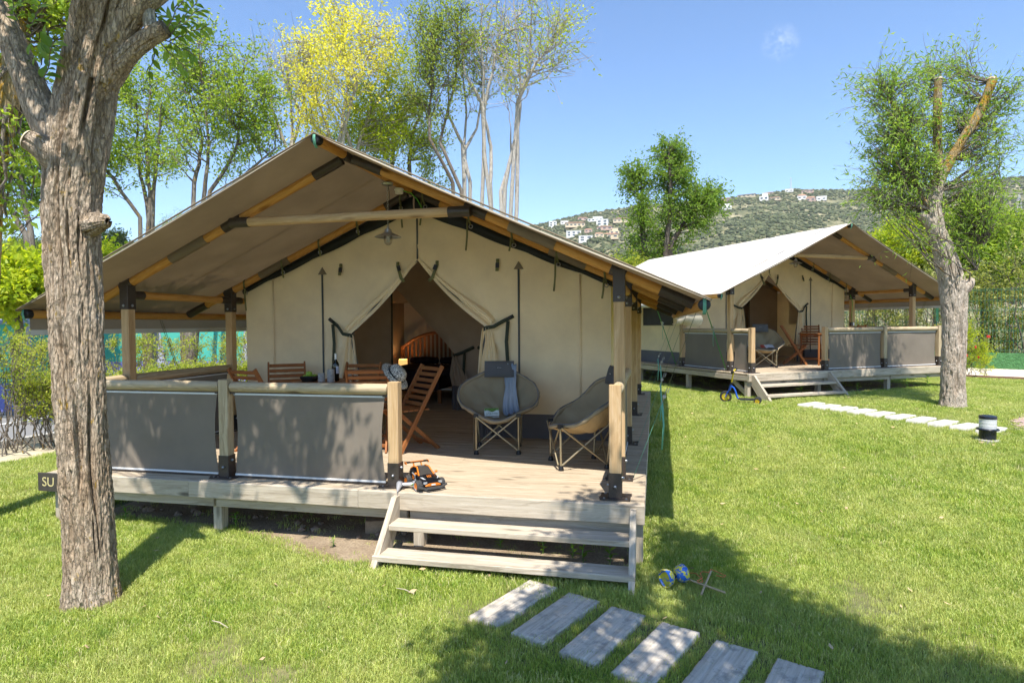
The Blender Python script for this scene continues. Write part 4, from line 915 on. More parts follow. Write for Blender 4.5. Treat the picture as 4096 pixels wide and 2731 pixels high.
for (x, y, z, lb) in ((-3.825, 1.72, 0.085, 'green apple on top of the others in the bowl'), (-3.79, 1.78, 0.05, 'green apple at the right inside the bowl'), (-3.875, 1.73, 0.042, 'green apple at the left inside the bowl'), (-3.84, 1.79, 0.05, 'green apple at the back of the bowl')):
    r = thing('apple', lb, 'apple', (x, y, ZT+z), rnd.random()*6, 'green apples in the bowl')
    MB().lathe([(0, -0.027), (0.012, -0.031), (0.03, -0.022), (0.038, 0), (0.036, 0.015), (0.024, 0.030), (0.010, 0.031), (0, 0.024)], 18).ob('flesh', 'apple_green', r, True); MB().tube([(0, 0, 0.024), (0.003, 0.001, 0.045)], 0.0015, 5).ob('stem', 'apple_stem', r)
# woven hat hung on a chair back
t = NT('woven_straw'); t.p.inputs['Roughness'].default_value = 0.9; v = t.coord((1, 1, 1)); vo = t.new('ShaderNodeTexVoronoi'); vo.inputs['Scale'].default_value = 150; t.link(v, vo.inputs['Vector'])
n1 = t.noise(v, 110, 2, 0.6); t.col(t.ramp(n1, [(0.42, (0.03, 0.028, 0.028)), (0.50, (0.45, 0.41, 0.33)), (0.6, (0.75, 0.71, 0.62))])); t.bump(vo.outputs['Distance'], 0.6, 0.004); MATS['woven_straw'] = t.m
r = thing('straw_hat', 'black and white woven hat hanging over the chair back by the post', 'hat', (-2.585, 1.33, 1.33), 0)
M = Vector((0.72, -0.08, 0.66)).to_track_quat('Z', 'Y').to_matrix().to_4x4() @ Matrix.Diagonal((1, 1.25, 1, 1))
mb = MB(); mb.lathe([(0.150, -0.008), (0.135, 0.002), (0.10, 0.0), (0.088, 0.012), (0.084, 0.06), (0.072, 0.085), (0.04, 0.098), (0, 0.10)], 30, M)
mb.V = [(x*1.0, y, z+0.012*math.sin(7*x+13*y)) for x, y, z in mb.V]; me = mb.mesh('hat_body', 'woven_straw', 'all'); o = ob('crown', me, r); md = o.modifiers.new('thick', 'SOLIDIFY'); md.thickness = 0.005
ribbon('hat_band', [tuple(M @ Vector((0.0885*math.cos(a), 0.0885*math.sin(a), 0.02))) for a in np.linspace(0, 2*PI, 25)], 0.018, 'flap_black', r, side=tuple(M.to_3x3() @ Vector((0, 0, 1))))
# ------------------------------------------------------------------ padded moon chairs
fabric('pad_olive', (0.33, 0.27, 0.175), 0.9, wr=0.8); fabric('shell_tan', (0.52, 0.39, 0.22), 0.85, wr=0.8); fabric('pillow_grey', (0.105, 0.108, 0.115), 0.9, wr=0.3)
plain('piping_grey', (0.13, 0.135, 0.145), 0.8); plain('tube_champagne', (0.40, 0.34, 0.22), 0.35, 0.7, var=0.05); plain('pure_white', (0.8, 0.8, 0.8), 0.6)
def moon_chair(label, loc, rz, seed=0):
    r = thing('moon_chair', label, 'chair', loc, rz, 'padded round camping chairs'); h = 0.225
    ft = [(-h, -h), (h, -h), (h, h), (-h, h)]; tp = [(-h*1.0, -h*1.02, 0.415), (h*1.0, -h*1.02, 0.415), (h*1.15, h*1.15, 0.46), (-h*1.15, h*1.15, 0.46)]
    for i in range(4):
        f0 = (ft[i][0], ft[i][1], 0.02); pipe('leg', f0, tp[i], 0.0105, 'tube_champagne', r, 10)
        MB().lathe([(0.026, 0), (0.028, 0.012), (0.018, 0.045), (0.0, 0.05)], 12, Matrix.Translation((ft[i][0], ft[i][1], 0))).ob('foot', M_BLACK, r, True)
        MB().box((tp[i][0], tp[i][1], tp[i][2]), (0.05, 0.05, 0.035)).ob('joint', M_BLACK, r)
        j = (i+1) % 4; off = np.array([(ft[i][0]+ft[j][0])/2, (ft[i][1]+ft[j][1])/2]); off = off/np.linalg.norm(off)
        for a, b, s in ((i, j, 0.012), (j, i, 0.035)):
            pipe('cross_bar', (ft[a][0]*0.96+off[0]*s, ft[a][1]*0.96+off[1]*s, 0.05), (tp[b][0]*0.98+off[0]*s, tp[b][1]*0.98+off[1]*s, tp[b][2]-0.01), 0.0095, 'tube_champagne', r, 10)
    til = math.radians(36); Rx, Ry = 0.43, 0.41; R = Matrix.Rotation(til, 3, 'X'); c0 = Vector((0, 0.07, 0.63))
    def rimk(a): return 1.0+0.035*math.cos(4*a+0.4)+0.02*math.sin(3*a+seed)
    def rimz(a): return -0.045*abs(math.cos(a))**3+0.018*math.sin(5*a+seed)
    def bowl(dz, k=1.0, rough_=1.0):
        def f(u, v):
            a = 2*PI*u; q = v; rk = 1+(rimk(a)-1)*q*q; x = Rx*k*q*math.cos(a)*rk; y = Ry*k*q*math.sin(a)*rk; z = -0.27*(1-q**2.4)-dz+rimz(a)*q**3
            wr = (0.020*math.sin(6*a+seed+2*math.sin(q*5))*q*(1-q**6)*1.3+0.016*math.sin(11*a+2+seed+3*q)*q**2*(1-q**8)+0.012*math.sin(4*a+q*7+seed)+0.006*math.sin(23*a+9*q)*q**2)*rough_*(1 if v > 0 else 0)
            if q > 0.86: x *= 1+0.03*math.sin((q-0.86)*22); y *= 1+0.03*math.sin((q-0.86)*22); z += 0.012*math.sin((q-0.86)*22)
            p = R @ Vector((x, y, z+wr))+c0; return tuple(p)
        return MB().grid(f, 64, 16)
    pad = bowl(0).ob('seat_pad', 'pad_olive', r, 'all'); bowl(0.03, 1.015, 0.6).ob('seat_shell', 'shell_tan', r, 'all')
    def rim(k, z, n=60): return [tuple(R @ Vector((Rx*k*rimk(2*PI*i/n)*math.cos(2*PI*i/n), Ry*k*rimk(2*PI*i/n)*math.sin(2*PI*i/n), z+rimz(2*PI*i/n)))+c0) for i in range(n+1)]
    MB().tube(rim(1.0, -0.014), [0.019+0.005*math.sin(i*1.9+seed) for i in range(61)], 10, False).ob('padded_rim', 'pad_olive', r, 'all'); MB().tube(rim(0.995, 0.007), 0.006, 6, False).ob('piping', 'piping_grey', pad, 'all')
    # head pillow hooked over the rim
    mb = MB(); n = 10
    def pf(u, v):
        x = -0.17+0.34*u; q = (v-0.5)*2; t_ = 0.024*(1-abs(2*u-1)**6)*(1-abs(q)**6)
        return x, q, t_
    Mp = Matrix.Translation(c0) @ R.to_4x4() @ Matrix.Translation((0, Ry*0.90, 0.025)) @ Matrix.Rotation(math.radians(38), 4, 'X')
    mb.grid(lambda u, v: tuple(Mp @ Vector((pf(u, v)[0], pf(u, v)[1]*0.095, pf(u, v)[2]))), 16, 10); mb.grid(lambda u, v: tuple(Mp @ Vector((pf(u, v)[0], pf(u, v)[1]*0.095, -pf(u, v)[2]-0.004))), 16, 10)
    pl_ = mb.ob('head_pillow', 'pillow_grey', r, 'all')
    MB().bar(tuple(Mp @ Vector((-0.03, 0.01, 0.026))), tuple(Mp @ Vector((0.03, 0.01, 0.026))), 0.022, 0.004, up=tuple(Mp.to_3x3() @ Vector((0, 0, 1)))).ob('brand_patch', M_BLACK, pl_)
    text('lettering', 'TRIGANO', 0.012, Mp @ Matrix.Translation((0, 0.01, 0.029)), 'pure_white', pl_, 0.0002)
    return r, c0, R
MC, c0, RB = moon_chair('padded round chair facing us with blue scarf and book', (-1.60, 1.83, DK), face(0.20, -0.98)+PI)
moon_chair('padded round chair seen from the side behind the right railing post', (-0.66, 1.30, DK), face(-0.93, -0.37)+PI, 2.0)
Mc = Matrix.Translation((-1.60, 1.83, DK)) @ Matrix.Rotation(face(0.20, -0.98)+PI, 4, 'Z')
def onbowl(x, y, dz=0.0):
    q = math.hypot(x/0.43, y/0.41); return Mc @ (RB @ Vector((x, y, -0.27*(1-min(1, q)**2.4)+dz+0.012))+c0)
# scarf over the back, book on the seat
t = NT('scarf_blue'); t.p.inputs['Roughness'].default_value = 0.95
sp = t.new('ShaderNodeTexCoord'); n1 = t.noise(t.coord((60, 3, 3), rnd_off=False, kind='UV'), 1.0, 4, 0.6); se = t.new('ShaderNodeSeparateXYZ'); t.link(sp.outputs['UV'], se.inputs[0])
g1 = t.ramp(se.outputs['Y'], [(0.0, (0.10, 0.15, 0.24)), (0.3, (0.12, 0.20, 0.32)), (0.6, (0.42, 0.46, 0.52)), (0.85, (0.16, 0.24, 0.36)), (1.0, (0.1, 0.15, 0.25))])
cc = t.mix(t.ramp(n1, [(0.4, 0.0), (0.62, 0.6)]), g1, (0.55, 0.58, 0.62)); t.col(cc); t.bump(n1, 0.8, 0.01); MATS['scarf_blue'] = t.m
pth = [(0.10, 0.46, -0.10), (0.115, 0.435, 0.03), (0.12, 0.40, 0.06), (0.125, 0.34, 0.035), (0.13, 0.24, 0.03), (0.125, 0.12, 0.03), (0.13, 0.0, 0.03), (0.14, -0.10, 0.03), (0.16, -0.17, 0.03)]
mb = MB(); ns = 40; nw = 18
def sc_pt(u, v):
    s = u*(len(pth)-1); i = min(int(s), len(pth)-2); f = s-i; a, b = pth[i], pth[i+1]; x, y, dz = [a[k]*(1-f)+b[k]*f for k in range(3)]
    wd = 0.052+0.022*abs(math.sin(u*5+0.6))+0.02*u; return tuple(onbowl(x+(v-0.5)*2*wd, y, dz+0.012*math.sin(v*19+u*3)+0.006*math.sin(v*37+5*u)))
mb.grid(sc_pt, ns, nw); me = mb.mesh('scarf', 'scarf_blue', 'all'); uv = me.uv_layers.new(name='UVMap'); 
for lp in me.loops: uv.data[lp.index].uv = ((lp.vertex_index % (nw+1))/nw, (lp.vertex_index//(nw+1))/ns)
tag(ob('scarf', me), 'crumpled blue and white scarf draped over the front facing round chair', 'scarf')
r = thing('book', 'green and white book lying in the seat of the scarf chair', 'book', tuple(onbowl(-0.075, -0.13, 0.045)), face(0.20, -0.98)+PI+0.12)
r.rotation_euler = (math.radians(42), 0, face(0.20, -0.98)+PI+0.15)
plain('book_pages', (0.75, 0.73, 0.66), 0.8); plain('book_green', (0.12, 0.26, 0.05), 0.4, var=0.5, scale=40); plain('book_white', (0.70, 0.78, 0.78), 0.4); plain('book_ink', (0.08, 0.14, 0.10), 0.5)
MB().box((0, 0, 0), (0.155, 0.10, 0.03)).ob('pages', 'book_pages', r)
MB().box((0, 0, 0.0165), (0.16, 0.106, 0.003)).ob('cover', 'book_white', r); MB().box((0, 0, -0.0165), (0.16, 0.106, 0.003)).ob('back_cover', 'book_white', r)
mb = MB(); mb.grid(lambda u, v: (-0.079+0.158*u, 0.012+0.012*math.sin(9*u)+(0.04-0.012*math.sin(9*u))*v, 0.0186+0.0001*v), 14, 2); mb.ob('cover_picture', 'book_green', r)
text('lettering', 'NOAH', 0.017, Matrix.Translation((-0.01, 0.003, 0.0186)), 'book_ink', r, 0.0003); text('lettering', 'GORDON', 0.031, Matrix.Translation((0, -0.028, 0.0186)), 'book_ink', r, 0.0003)
# ------------------------------------------------------------------ toy car and its controller
t = NT('car_black'); t.p.inputs['Base Color'].default_value = (0.006, 0.007, 0.010, 1); t.p.inputs['Roughness'].default_value = 0.15; MATS['car_black'] = t.m
plain('car_orange', (0.72, 0.20, 0.02), 0.3, var=0.05); plain('car_grey', (0.35, 0.36, 0.37), 0.4); plain('tyre_grey', (0.055, 0.052, 0.05), 0.85, var=0.2, scale=60); plain('rim_white', (0.55, 0.55, 0.55), 0.35)
plain('bumper_grey', (0.06, 0.057, 0.055), 0.7)
r = thing('toy_car', 'black and orange radio controlled toy car on the deck edge', 'toy car', (-1.845, 0.215, DK), face(0.68, -0.73))
# local: +Y is forward, wheelbase 0.235
secs = [(-0.175, 0.070, 0.085, 0.125), (-0.15, 0.085, 0.062, 0.138), (-0.10, 0.092, 0.055, 0.142), (0.0, 0.086, 0.050, 0.118), (0.06, 0.090, 0.050, 0.112), (0.12, 0.090, 0.058, 0.103), (0.165, 0.078, 0.055, 0.083), (0.185, 0.062, 0.058, 0.072)]
V = []; F = []; n = 12
for (y, wdt, z0, z1) in secs:
    for k in range(n):
        a = 2*PI*(k+0.5)/n; e = (abs(math.cos(a))**4+abs(math.sin(a))**4)**(-0.25); V.append((wdt*e*math.cos(a), y, (z0+z1)/2+(z1-z0)/2*e*math.sin(a)))
for i in range(len(secs)-1):
    for k in range(n): F.append((i*n+k, i*n+(k+1) % n, (i+1)*n+(k+1) % n, (i+1)*n+k))
F += [list(range(n)), list(range((len(secs)-1)*n, len(secs)*n))[::-1]]
body = MB().add(V, F).ob('body', 'car_black', r, True)
def hull(nm, P_, mat, par):
    bm = bmesh.new(); [bm.verts.new(p) for p in P_]; bmesh.ops.convex_hull(bm, input=bm.verts[:]); me = bpy.data.meshes.new(nm); bm.to_mesh(me); bm.free(); me.materials.append(MATS[mat] if isinstance(mat, str) else mat); return ob(nm, me, par)
plain('car_window', (0.05, 0.045, 0.04), 0.1)
hull('windscreen', [(-0.066, 0.045, 0.108), (0.066, 0.045, 0.108), (-0.05, -0.035, 0.166), (0.05, -0.035, 0.166), (-0.066, 0.04, 0.108), (-0.052, -0.04, 0.160), (0.052, -0.04, 0.160), (0.066, 0.04, 0.108)], 'car_window', r)
hull('cabin', [(-0.068, 0.035, 0.108), (0.068, 0.035, 0.108), (-0.052, -0.04, 0.163), (0.052, -0.04, 0.163), (-0.05, -0.11, 0.160), (0.05, -0.11, 0.160), (-0.07, -0.165, 0.130), (0.07, -0.165, 0.130)], 'car_black', r)
MB().grid(lambda u, v: (-0.025+0.05*u, -0.045-0.065*v, 0.1645-0.002*v), 2, 2).ob('roof_panel', 'tyre_grey', r)
for s in (-1, 1):
    MB().tube([(s*0.069, 0.045, 0.110), (s*0.053, -0.036, 0.165), (s*0.051, -0.11, 0.161), (s*0.066, -0.150, 0.138)], 0.006, 6).ob('roof_rail', 'car_orange', r, True)
    MB().tube([(s*0.074, 0.035, 0.118), (s*0.092, 0.035, 0.127)], 0.004, 6).ob('mirror_arm', 'car_orange', r); MB().lathe([(0, -0.013), (0.010, -0.006), (0.010, 0.006), (0, 0.013)], 10, Matrix.Translation((s*0.094, 0.035, 0.13)) @ Matrix.Rotation(PI/2, 4, 'Y')).ob('mirror', 'car_orange', r, True)
    hull('headlight', [(s*0.05, 0.148, 0.096), (s*0.075, 0.125, 0.104), (s*0.082, 0.10, 0.111), (s*0.066, 0.118, 0.1115), (s*0.048, 0.152, 0.098), (s*0.066, 0.14, 0.099)], 'car_grey', r)
    for k in range(3): MB().bar((s*0.0925, -0.045, 0.108-0.014*k), (s*0.0905, -0.002-0.004*k, 0.104-0.014*k), 0.003, 0.005).ob('side_stripe', 'car_orange', r)
    MB().tube([(s*0.092, -0.05, 0.122), (s*0.091, 0.012, 0.112), (s*0.092, 0.022, 0.07)], 0.004, 5).ob('side_trim', 'car_grey', r)
    MB().box((s*0.066, 0.177, 0.075), (0.03, 0.012, 0.016)).ob('fog_lamp', 'car_grey', r)
for k in range(3): MB().bar((-0.016+0.014*k, 0.075, 0.1125), (-0.012+0.014*k, 0.115, 0.1055), 0.005, 0.003).ob('bonnet_stripe', 'car_orange', r)
hull('front_grille', [(-0.07, 0.180, 0.056), (0.07, 0.180, 0.056), (-0.035, 0.191, 0.074), (0.035, 0.191, 0.074), (-0.065, 0.19, 0.050), (0.065, 0.19, 0.050)], 'car_orange', r)
MB().box((0, 0.192, 0.060), (0.035, 0.004, 0.010)).ob('number_plate', 'pure_white', r)
MB().box((0, 0.198, 0.034), (0.12, 0.014, 0.018)).ob('bumper', 'bumper_grey', r)
for s in (-1, 1): MB().bar((s*0.055, 0.198, 0.026), (s*0.125, 0.180, 0.050), 0.012, 0.016).ob('bumper', 'bumper_grey', r); MB().bar((s*0.06, -0.185, 0.05), (s*0.12, -0.18, 0.055), 0.03, 0.01).ob('rear_guard', 'bumper_grey', r)
MB().box((0, 0.0, 0.048), (0.10, 0.26, 0.03)).ob('chassis', M_BLACK, r)
sp_ = MB().bar((-0.105, -0.178, 0.182), (0.105, -0.178, 0.182), 0.04, 0.007).ob('spoiler', 'car_black', r)
for s in (-1, 1):
    MB().box((s*0.104, -0.178, 0.178), (0.006, 0.046, 0.018)).ob('spoiler_end', 'car_orange', sp_); MB().bar((s*0.035, -0.145, 0.140), (s*0.035, -0.175, 0.182), 0.008, 0.014).ob('spoiler_stay', 'car_orange', sp_)
MB().bar((-0.06, -0.178, 0.187), (0.06, -0.178, 0.187), 0.012, 0.003).ob('spoiler_stripe', 'car_orange', sp_)
for sx in (-1, 1):
    for y in (-0.115, 0.115):
        M = Matrix.Translation((sx*0.098, y, 0.044)) @ Matrix.Rotation(PI/2*sx, 4, 'Y')
        wh = MB().lathe([(0.028, -0.026), (0.040, -0.026), (0.044, -0.020), (0.044, 0.020), (0.040, 0.027), (0.030, 0.028), (0.026, 0.022)], 28, M); tb = MB()
        tb.lathe([(0.026, -0.02), (0.026, 0.026), (0.030, 0.0285), (0.0285, 0.026)], 24, M); tyre = wh.ob('wheel', 'tyre_grey', r, False); tb.ob('rim', 'car_orange', tyre, True)
        MB().lathe([(0.025, 0.012), (0.018, 0.016), (0.006, 0.024), (0, 0.025)], 6, M).ob('hub', 'rim_white', tyre)
        tr = MB()
        for k in range(20):
            a = 2*PI*k/20
            for q in (-0.011, 0.011): tr.box((0.0445*math.cos(a+q*8), 0.0445*math.sin(a+q*8), q), (0.004, 0.007, 0.017), M @ Matrix.Identity(4))
        struct(tr.ob('tread', 'tyre_grey', tyre), 'stuff')
t = NT('silver_plastic'); t.p.inputs['Base Color'].default_value = (0.48, 0.48, 0.50, 1); t.p.inputs['Roughness'].default_value = 0.3; t.p.inputs['Metallic'].default_value = 0.4; MATS['silver_plastic'] = t.m
r = thing('game_controller', 'silver remote controller with two pointed grips beside the toy car', 'controller', (-1.965, 0.125, DK), 0.35)
MB().bar((-0.065, 0.02, 0.032), (0.065, 0.02, 0.032), 0.05, 0.028, cham=0.009).ob('body', 'silver_plastic', r, True)
for s in (-1, 1):
    MB().tube([(s*0.062, 0.048, 0.032), (s*0.064, 0.02, 0.036), (s*0.068, -0.03, 0.032), (s*0.074, -0.085, 0.018), (s*0.078, -0.125, 0.009)], [0.022, 0.030, 0.024, 0.013, 0.003], 14).ob('grip', 'silver_plastic', r, True)
    MB().lathe([(0.015, 0.058), (0.015, 0.068), (0.010, 0.072), (0, 0.072)], 14, Matrix.Translation((s*0.062, 0.025, 0))).ob('thumb_stick', M_BLACK, r, True)
plain('leaf_fresh', (0.12, 0.30, 0.03), 0.4, var=0.2)
def bigleaf(L, wdt, bend=0.25, fold=0.25, n=6):
    V = []; F = []
    for i in range(n+1):
        f = i/n; q = wdt*0.5*math.sin(PI*f**0.8)*(1 if 0 < i < n else 0.06); z = -bend*L*f*f
        V += [(-q, L*f, z+q*fold), (0, L*f, z), (q, L*f, z+q*fold)]
    for i in range(n):
        a = 3*i; F += [(a, a+1, a+4, a+3), (a+1, a+2, a+5, a+4)]
    return V, F
V, F = bigleaf(0.11, 0.045, 0.3, 0.8); me = fast_mesh('fallen_leaf', V, F, 'leaf_fresh', True); o = tag(ob('fallen_leaf', me), 'bright green leaf lying under the toy car', 'leaf'); o.location = (-1.93, 0.10, DK+0.035); o.rotation_euler = (0.1, 0, -1.2)
# ------------------------------------------------------------------ lamps
plain('lamp_metal', (0.52, 0.53, 0.54), 0.3, 0.75, var=0.05); plain('tube_white', (0.85, 0.85, 0.82), 0.4)
def pendant(label, loc, rz, drop):
    r = thing('pendant_lamp', label, 'lamp', loc, rz, 'enamel lamps under the tent ridges')
    MB().lathe([(0.0, 0.0), (0.062, 0.0), (0.066, -0.012), (0.058, -0.03), (0.0, -0.032)], 20).ob('ceiling_rose', 'lamp_metal', r, True); n = int((drop-0.03)/0.024)
    mb = MB()
    for i in range(n):
        a = PI/2*(i % 2); z = -0.045-0.024*i
        mb.tube([(0.009*math.cos(t_)*math.cos(a), 0.009*math.cos(t_)*math.sin(a), z+0.017*math.sin(t_)) for t_ in np.linspace(0, 2*PI, 9)], 0.0024, 4, False)
    struct(mb.ob('chain', 'lamp_metal', r, True), 'stuff')
    MB().tube([(0.012, 0, -0.03), (0.024, 0.0, -drop*0.3), (0.010, 0, -drop*0.75), (0.0, 0, -drop)], 0.003, 5).ob('cable', M_BLACK, r)
    q = MB().lathe([(0.0, 0.0), (0.012, 0.0), (0.016, -0.02), (0.038, -0.03), (0.042, -0.065), (0.062, -0.075), (0.143, -0.112), (0.146, -0.118), (0.138, -0.113), (0.05, -0.082), (0.0, -0.078)], 36, Matrix.Translation((0, 0, -drop))).ob('shade', 'lamp_metal', r, True)
    MB().lathe([(0.046, -0.085), (0.047, -0.15), (0.040, -0.185), (0.02, -0.205), (0, -0.208), (0.0, -0.205), (0.018, -0.202), (0.038, -0.183), (0.045, -0.15), (0.044, -0.085)], 20, Matrix.Translation((0, 0, -drop))).ob('glass_jar', 'clear_glass', q, True)
    b = MB()
    for s in ((-0.012, 0), (0.012, 0), (0, 0.012)): b.tube([(s[0], s[1], -drop-0.08), (s[0], s[1], -drop-0.175)], 0.006, 8)
    b.lathe([(0.022, -0.08), (0.022, -0.115), (0, -0.118)], 14, Matrix.Translation((0, 0, -drop))); b.ob('bulb', 'tube_white', q, True)
pendant('silver shaded lamp hanging on a chain under the front tent ridge', (XC, 1.74, ZR-0.05), 0, 0.49)
_p = t2w(XC, 1.74, ZR-0.05); pendant('silver shaded lamp hanging under the rear tent ridge', tuple(_p), AR, 0.49)
r = thing('junction_box', 'small white junction box with green cable under the front ridge pole', 'junction box', (XC+0.02, 2.02, ZR-0.06), 0)
MB().lathe([(0.0, 0), (0.05, 0), (0.055, -0.02), (0.048, -0.022), (0.046, -0.06), (0, -0.062)], 18).ob('box_body', 'tube_white', r, True); plain('cable_green', (0.10, 0.45, 0.03), 0.5)
MB().tube([(0.05, 0, -0.03), (0.10, 0.1, -0.035), (0.14, 0.2, -0.09), (0.17, 0.32, -0.20), (0.10, 0.42, -0.24)], 0.006, 6).ob('cable', 'cable_green', r, True)
# bed and the lit bedside lamp inside the front tent
fabric('blanket_plum', (0.035, 0.022, 0.03), 0.9, wr=0.6)
r = thing('bed', 'double bed with plum blanket and arched slatted headboard inside the front tent', 'bed', (-4.30, 7.42, DK), 0)
MB().bar((0.12, -0.02, 0.40), (0.12, -1.95, 0.40), 1.2, 0.34, cham=0.06).ob('mattress', 'blanket_plum', r, True)
mb = MB(); mb.grid(lambda u, v: (-0.52+1.28*u, -0.3-1.67*v, 0.585+0.02*math.sin(9*u+4*v)-0.25*max(0, abs(2*u-1)-0.9)*4), 24, 24); mb.ob('blanket', 'blanket_plum', r, 'all')
for k in range(2): MB().lathe([(0.0, -0.30), (0.09, -0.27), (0.11, 0), (0.09, 0.27), (0, 0.30)], 16, Matrix.Translation((-0.2+0.64*k, -0.2, 0.66)) @ Matrix.Rotation(PI/2, 4, 'Y') @ Matrix.Diagonal((0.7, 1.4, 1, 1))).ob('pillow', 'blanket_plum', r, True)
hb = lambda x: 0.92+0.30*(1-((x-0.02)/0.80)**2)
MB().tube([(x, 0.08, hb(x)) for x in np.linspace(-0.80, 0.84, 24)], 0.034, 8).ob('headboard_arch', 'headboard_wood', r, True)
stick('headboard_rail', (-0.80, 0.08, 0.42), (0.84, 0.08, 0.42), 0.04, 0.07, 'headboard_wood', r)
for k in range(18): x = -0.76+1.56*k/17; stick('headboard_slat', (x, 0.08, 0.44), (x, 0.08, hb(x)-0.01), 0.046, 0.018, 'headboard_wood', r, up=(0, 1, 0), c=0.002)
for x in (-0.80, 0.84): stick('bed_post', (x, 0.08, 0), (x, 0.08, 0.94), 0.06, 0.06, 'headboard_wood', r)
for x, y in ((-0.45, -1.85), (0.7, -1.85)): stick('leg', (x, y, 0), (x, y, 0.24), 0.06, 0.06, 'headboard_wood', r)
r = thing('bedside_table', 'small dark bedside table under the glowing lamp', 'table', (-4.93, 7.12, DK), 0)
MB().bar((-0.15, 0, 0.40), (0.15, 0, 0.40), 0.28, 0.03).ob('table_top', 'headboard_wood', r)
for a, b in ((-1, -1), (1, -1), (1, 1), (-1, 1)): stick('leg', (a*0.12, b*0.11, 0), (a*0.12, b*0.11, 0.39), 0.03, 0.03, 'headboard_wood', r)
r = thing('bedside_lamp', 'small lit bedside lamp glowing amber beside the headboard', 'lamp', (-4.93, 7.12, DK+0.415), 0)
MB().lathe([(0.05, 0), (0.05, 0.012), (0.018, 0.03), (0.03, 0.07), (0.02, 0.13), (0.008, 0.16), (0.0, 0.17)], 18).ob('base', 'bowl_black', r, True)
t = NT('lamp_shade'); t.p.inputs['Base Color'].default_value = (0.75, 0.5, 0.25, 1); t.p.inputs['Emission Color'].default_value = (1.0, 0.55, 0.17, 1); t.p.inputs['Emission Strength'].default_value = 0.55; MATS['lamp_shade'] = t.m
MB().lathe([(0.092, 0.14), (0.088, 0.27), (0.086, 0.27), (0.090, 0.14), (0.092, 0.14)], 24).ob('lamp_shade', 'lamp_shade', r, True)
ld = bpy.data.lights.new('lamp_bulb', 'POINT'); ld.energy = 2.2; ld.color = (1.0, 0.62, 0.28); ld.shadow_soft_size = 0.03; lo = ob('lamp_bulb', ld, r, Matrix.Translation((0, 0, 0.22)))
# ------------------------------------------------------------------ rear deck furniture
def T2(x, y, z=DK): return tuple(t2w(x, y, z))
def wdir(dx, dy): return math.atan2(-dx, dy)
MC2, _, _ = moon_chair('padded round chair with a magazine on the rear deck', T2(-1.62, 1.42), face(0.05, -1.0)+PI, 4.0)
M2 = Matrix.Translation(V3(T2(-1.62, 1.42))) @ Matrix.Rotation(face(0.05, -1.0)+PI, 4, 'Z')
q = M2 @ (RB @ Vector((0.06, -0.17, -0.15))+c0)
plain('magazine_print', (0.55, 0.56, 0.60), 0.5, var=0.55, scale=45); plain('magazine_red', (0.40, 0.06, 0.04), 0.5)
r = thing('magazine', 'open magazine lying in the rear round chair', 'magazine', tuple(q), 0.2); r.rotation_euler = (math.radians(28), 0, 0.25)
MB().grid(lambda u, v: (0.20*u, 0.14*v, 0.02*math.sin(PI*u)+0.012), 8, 2).ob('page', 'magazine_print', r, 'all'); MB().grid(lambda u, v: (-0.10*u, 0.13*v, 0.02*math.sin(PI*u)+0.012), 8, 2).ob('page', 'magazine_red', r, 'all')
dup(ch, T2(-2.93, 1.84), wdir(0.97, -0.12), 'teak folding chair in the doorway of the rear tent, seen from the side')
dup(ch, T2(-3.75, 2.18), wdir(-0.1, -0.98), 'rear deck chair whose top rail shows above the middle of the dappled railing')
dup(ch, T2(-4.35, 1.62), wdir(-0.8, 0.6), 'rear deck chair beside the right post of the middle railing panel')
table('teak table on the rear deck beside the side-on folding chair', T2(-3.30, 1.50), AR)
r = thing('shelf_unit', 'dark reddish slatted shelf unit inside the rear tent door', 'shelf', T2(-2.75, 4.55), AR)
for x in (-0.36, 0.36): stick('side_panel', (x, 0, 0), (x, 0, 1.32), 0.03, 0.36, 'headboard_wood', r, up=(0, 1, 0))
for k in range(8): stick('shelf', (-0.34, 0, 0.08+0.17*k), (0.34, 0, 0.08+0.17*k), 0.34, 0.02, 'headboard_wood', r); stick('slat', (-0.34, -0.175, 0.14+0.17*k), (0.34, -0.175, 0.14+0.17*k), 0.012, 0.05, 'headboard_wood', r)
_s = T2(XL+0.058, TY[1], 1.42); r = thing('socket_box', 'small black and white socket box on a rear tent post', 'socket', _s, AR)
MB().box((-0.02, -0.05, 0), (0.06, 0.05, 0.09)).ob('box_body', M_BLACK, r); MB().box((0.035, -0.05, 0), (0.05, 0.05, 0.075)).ob('cover', 'pure_white', r); MB().tube([(0, -0.05, 0.04), (-0.01, -0.06, 0.3), (0.02, -0.055, 0.55), (-0.03, -0.02, 0.75)], 0.006, 6).ob('cable', 'cable_green', r)
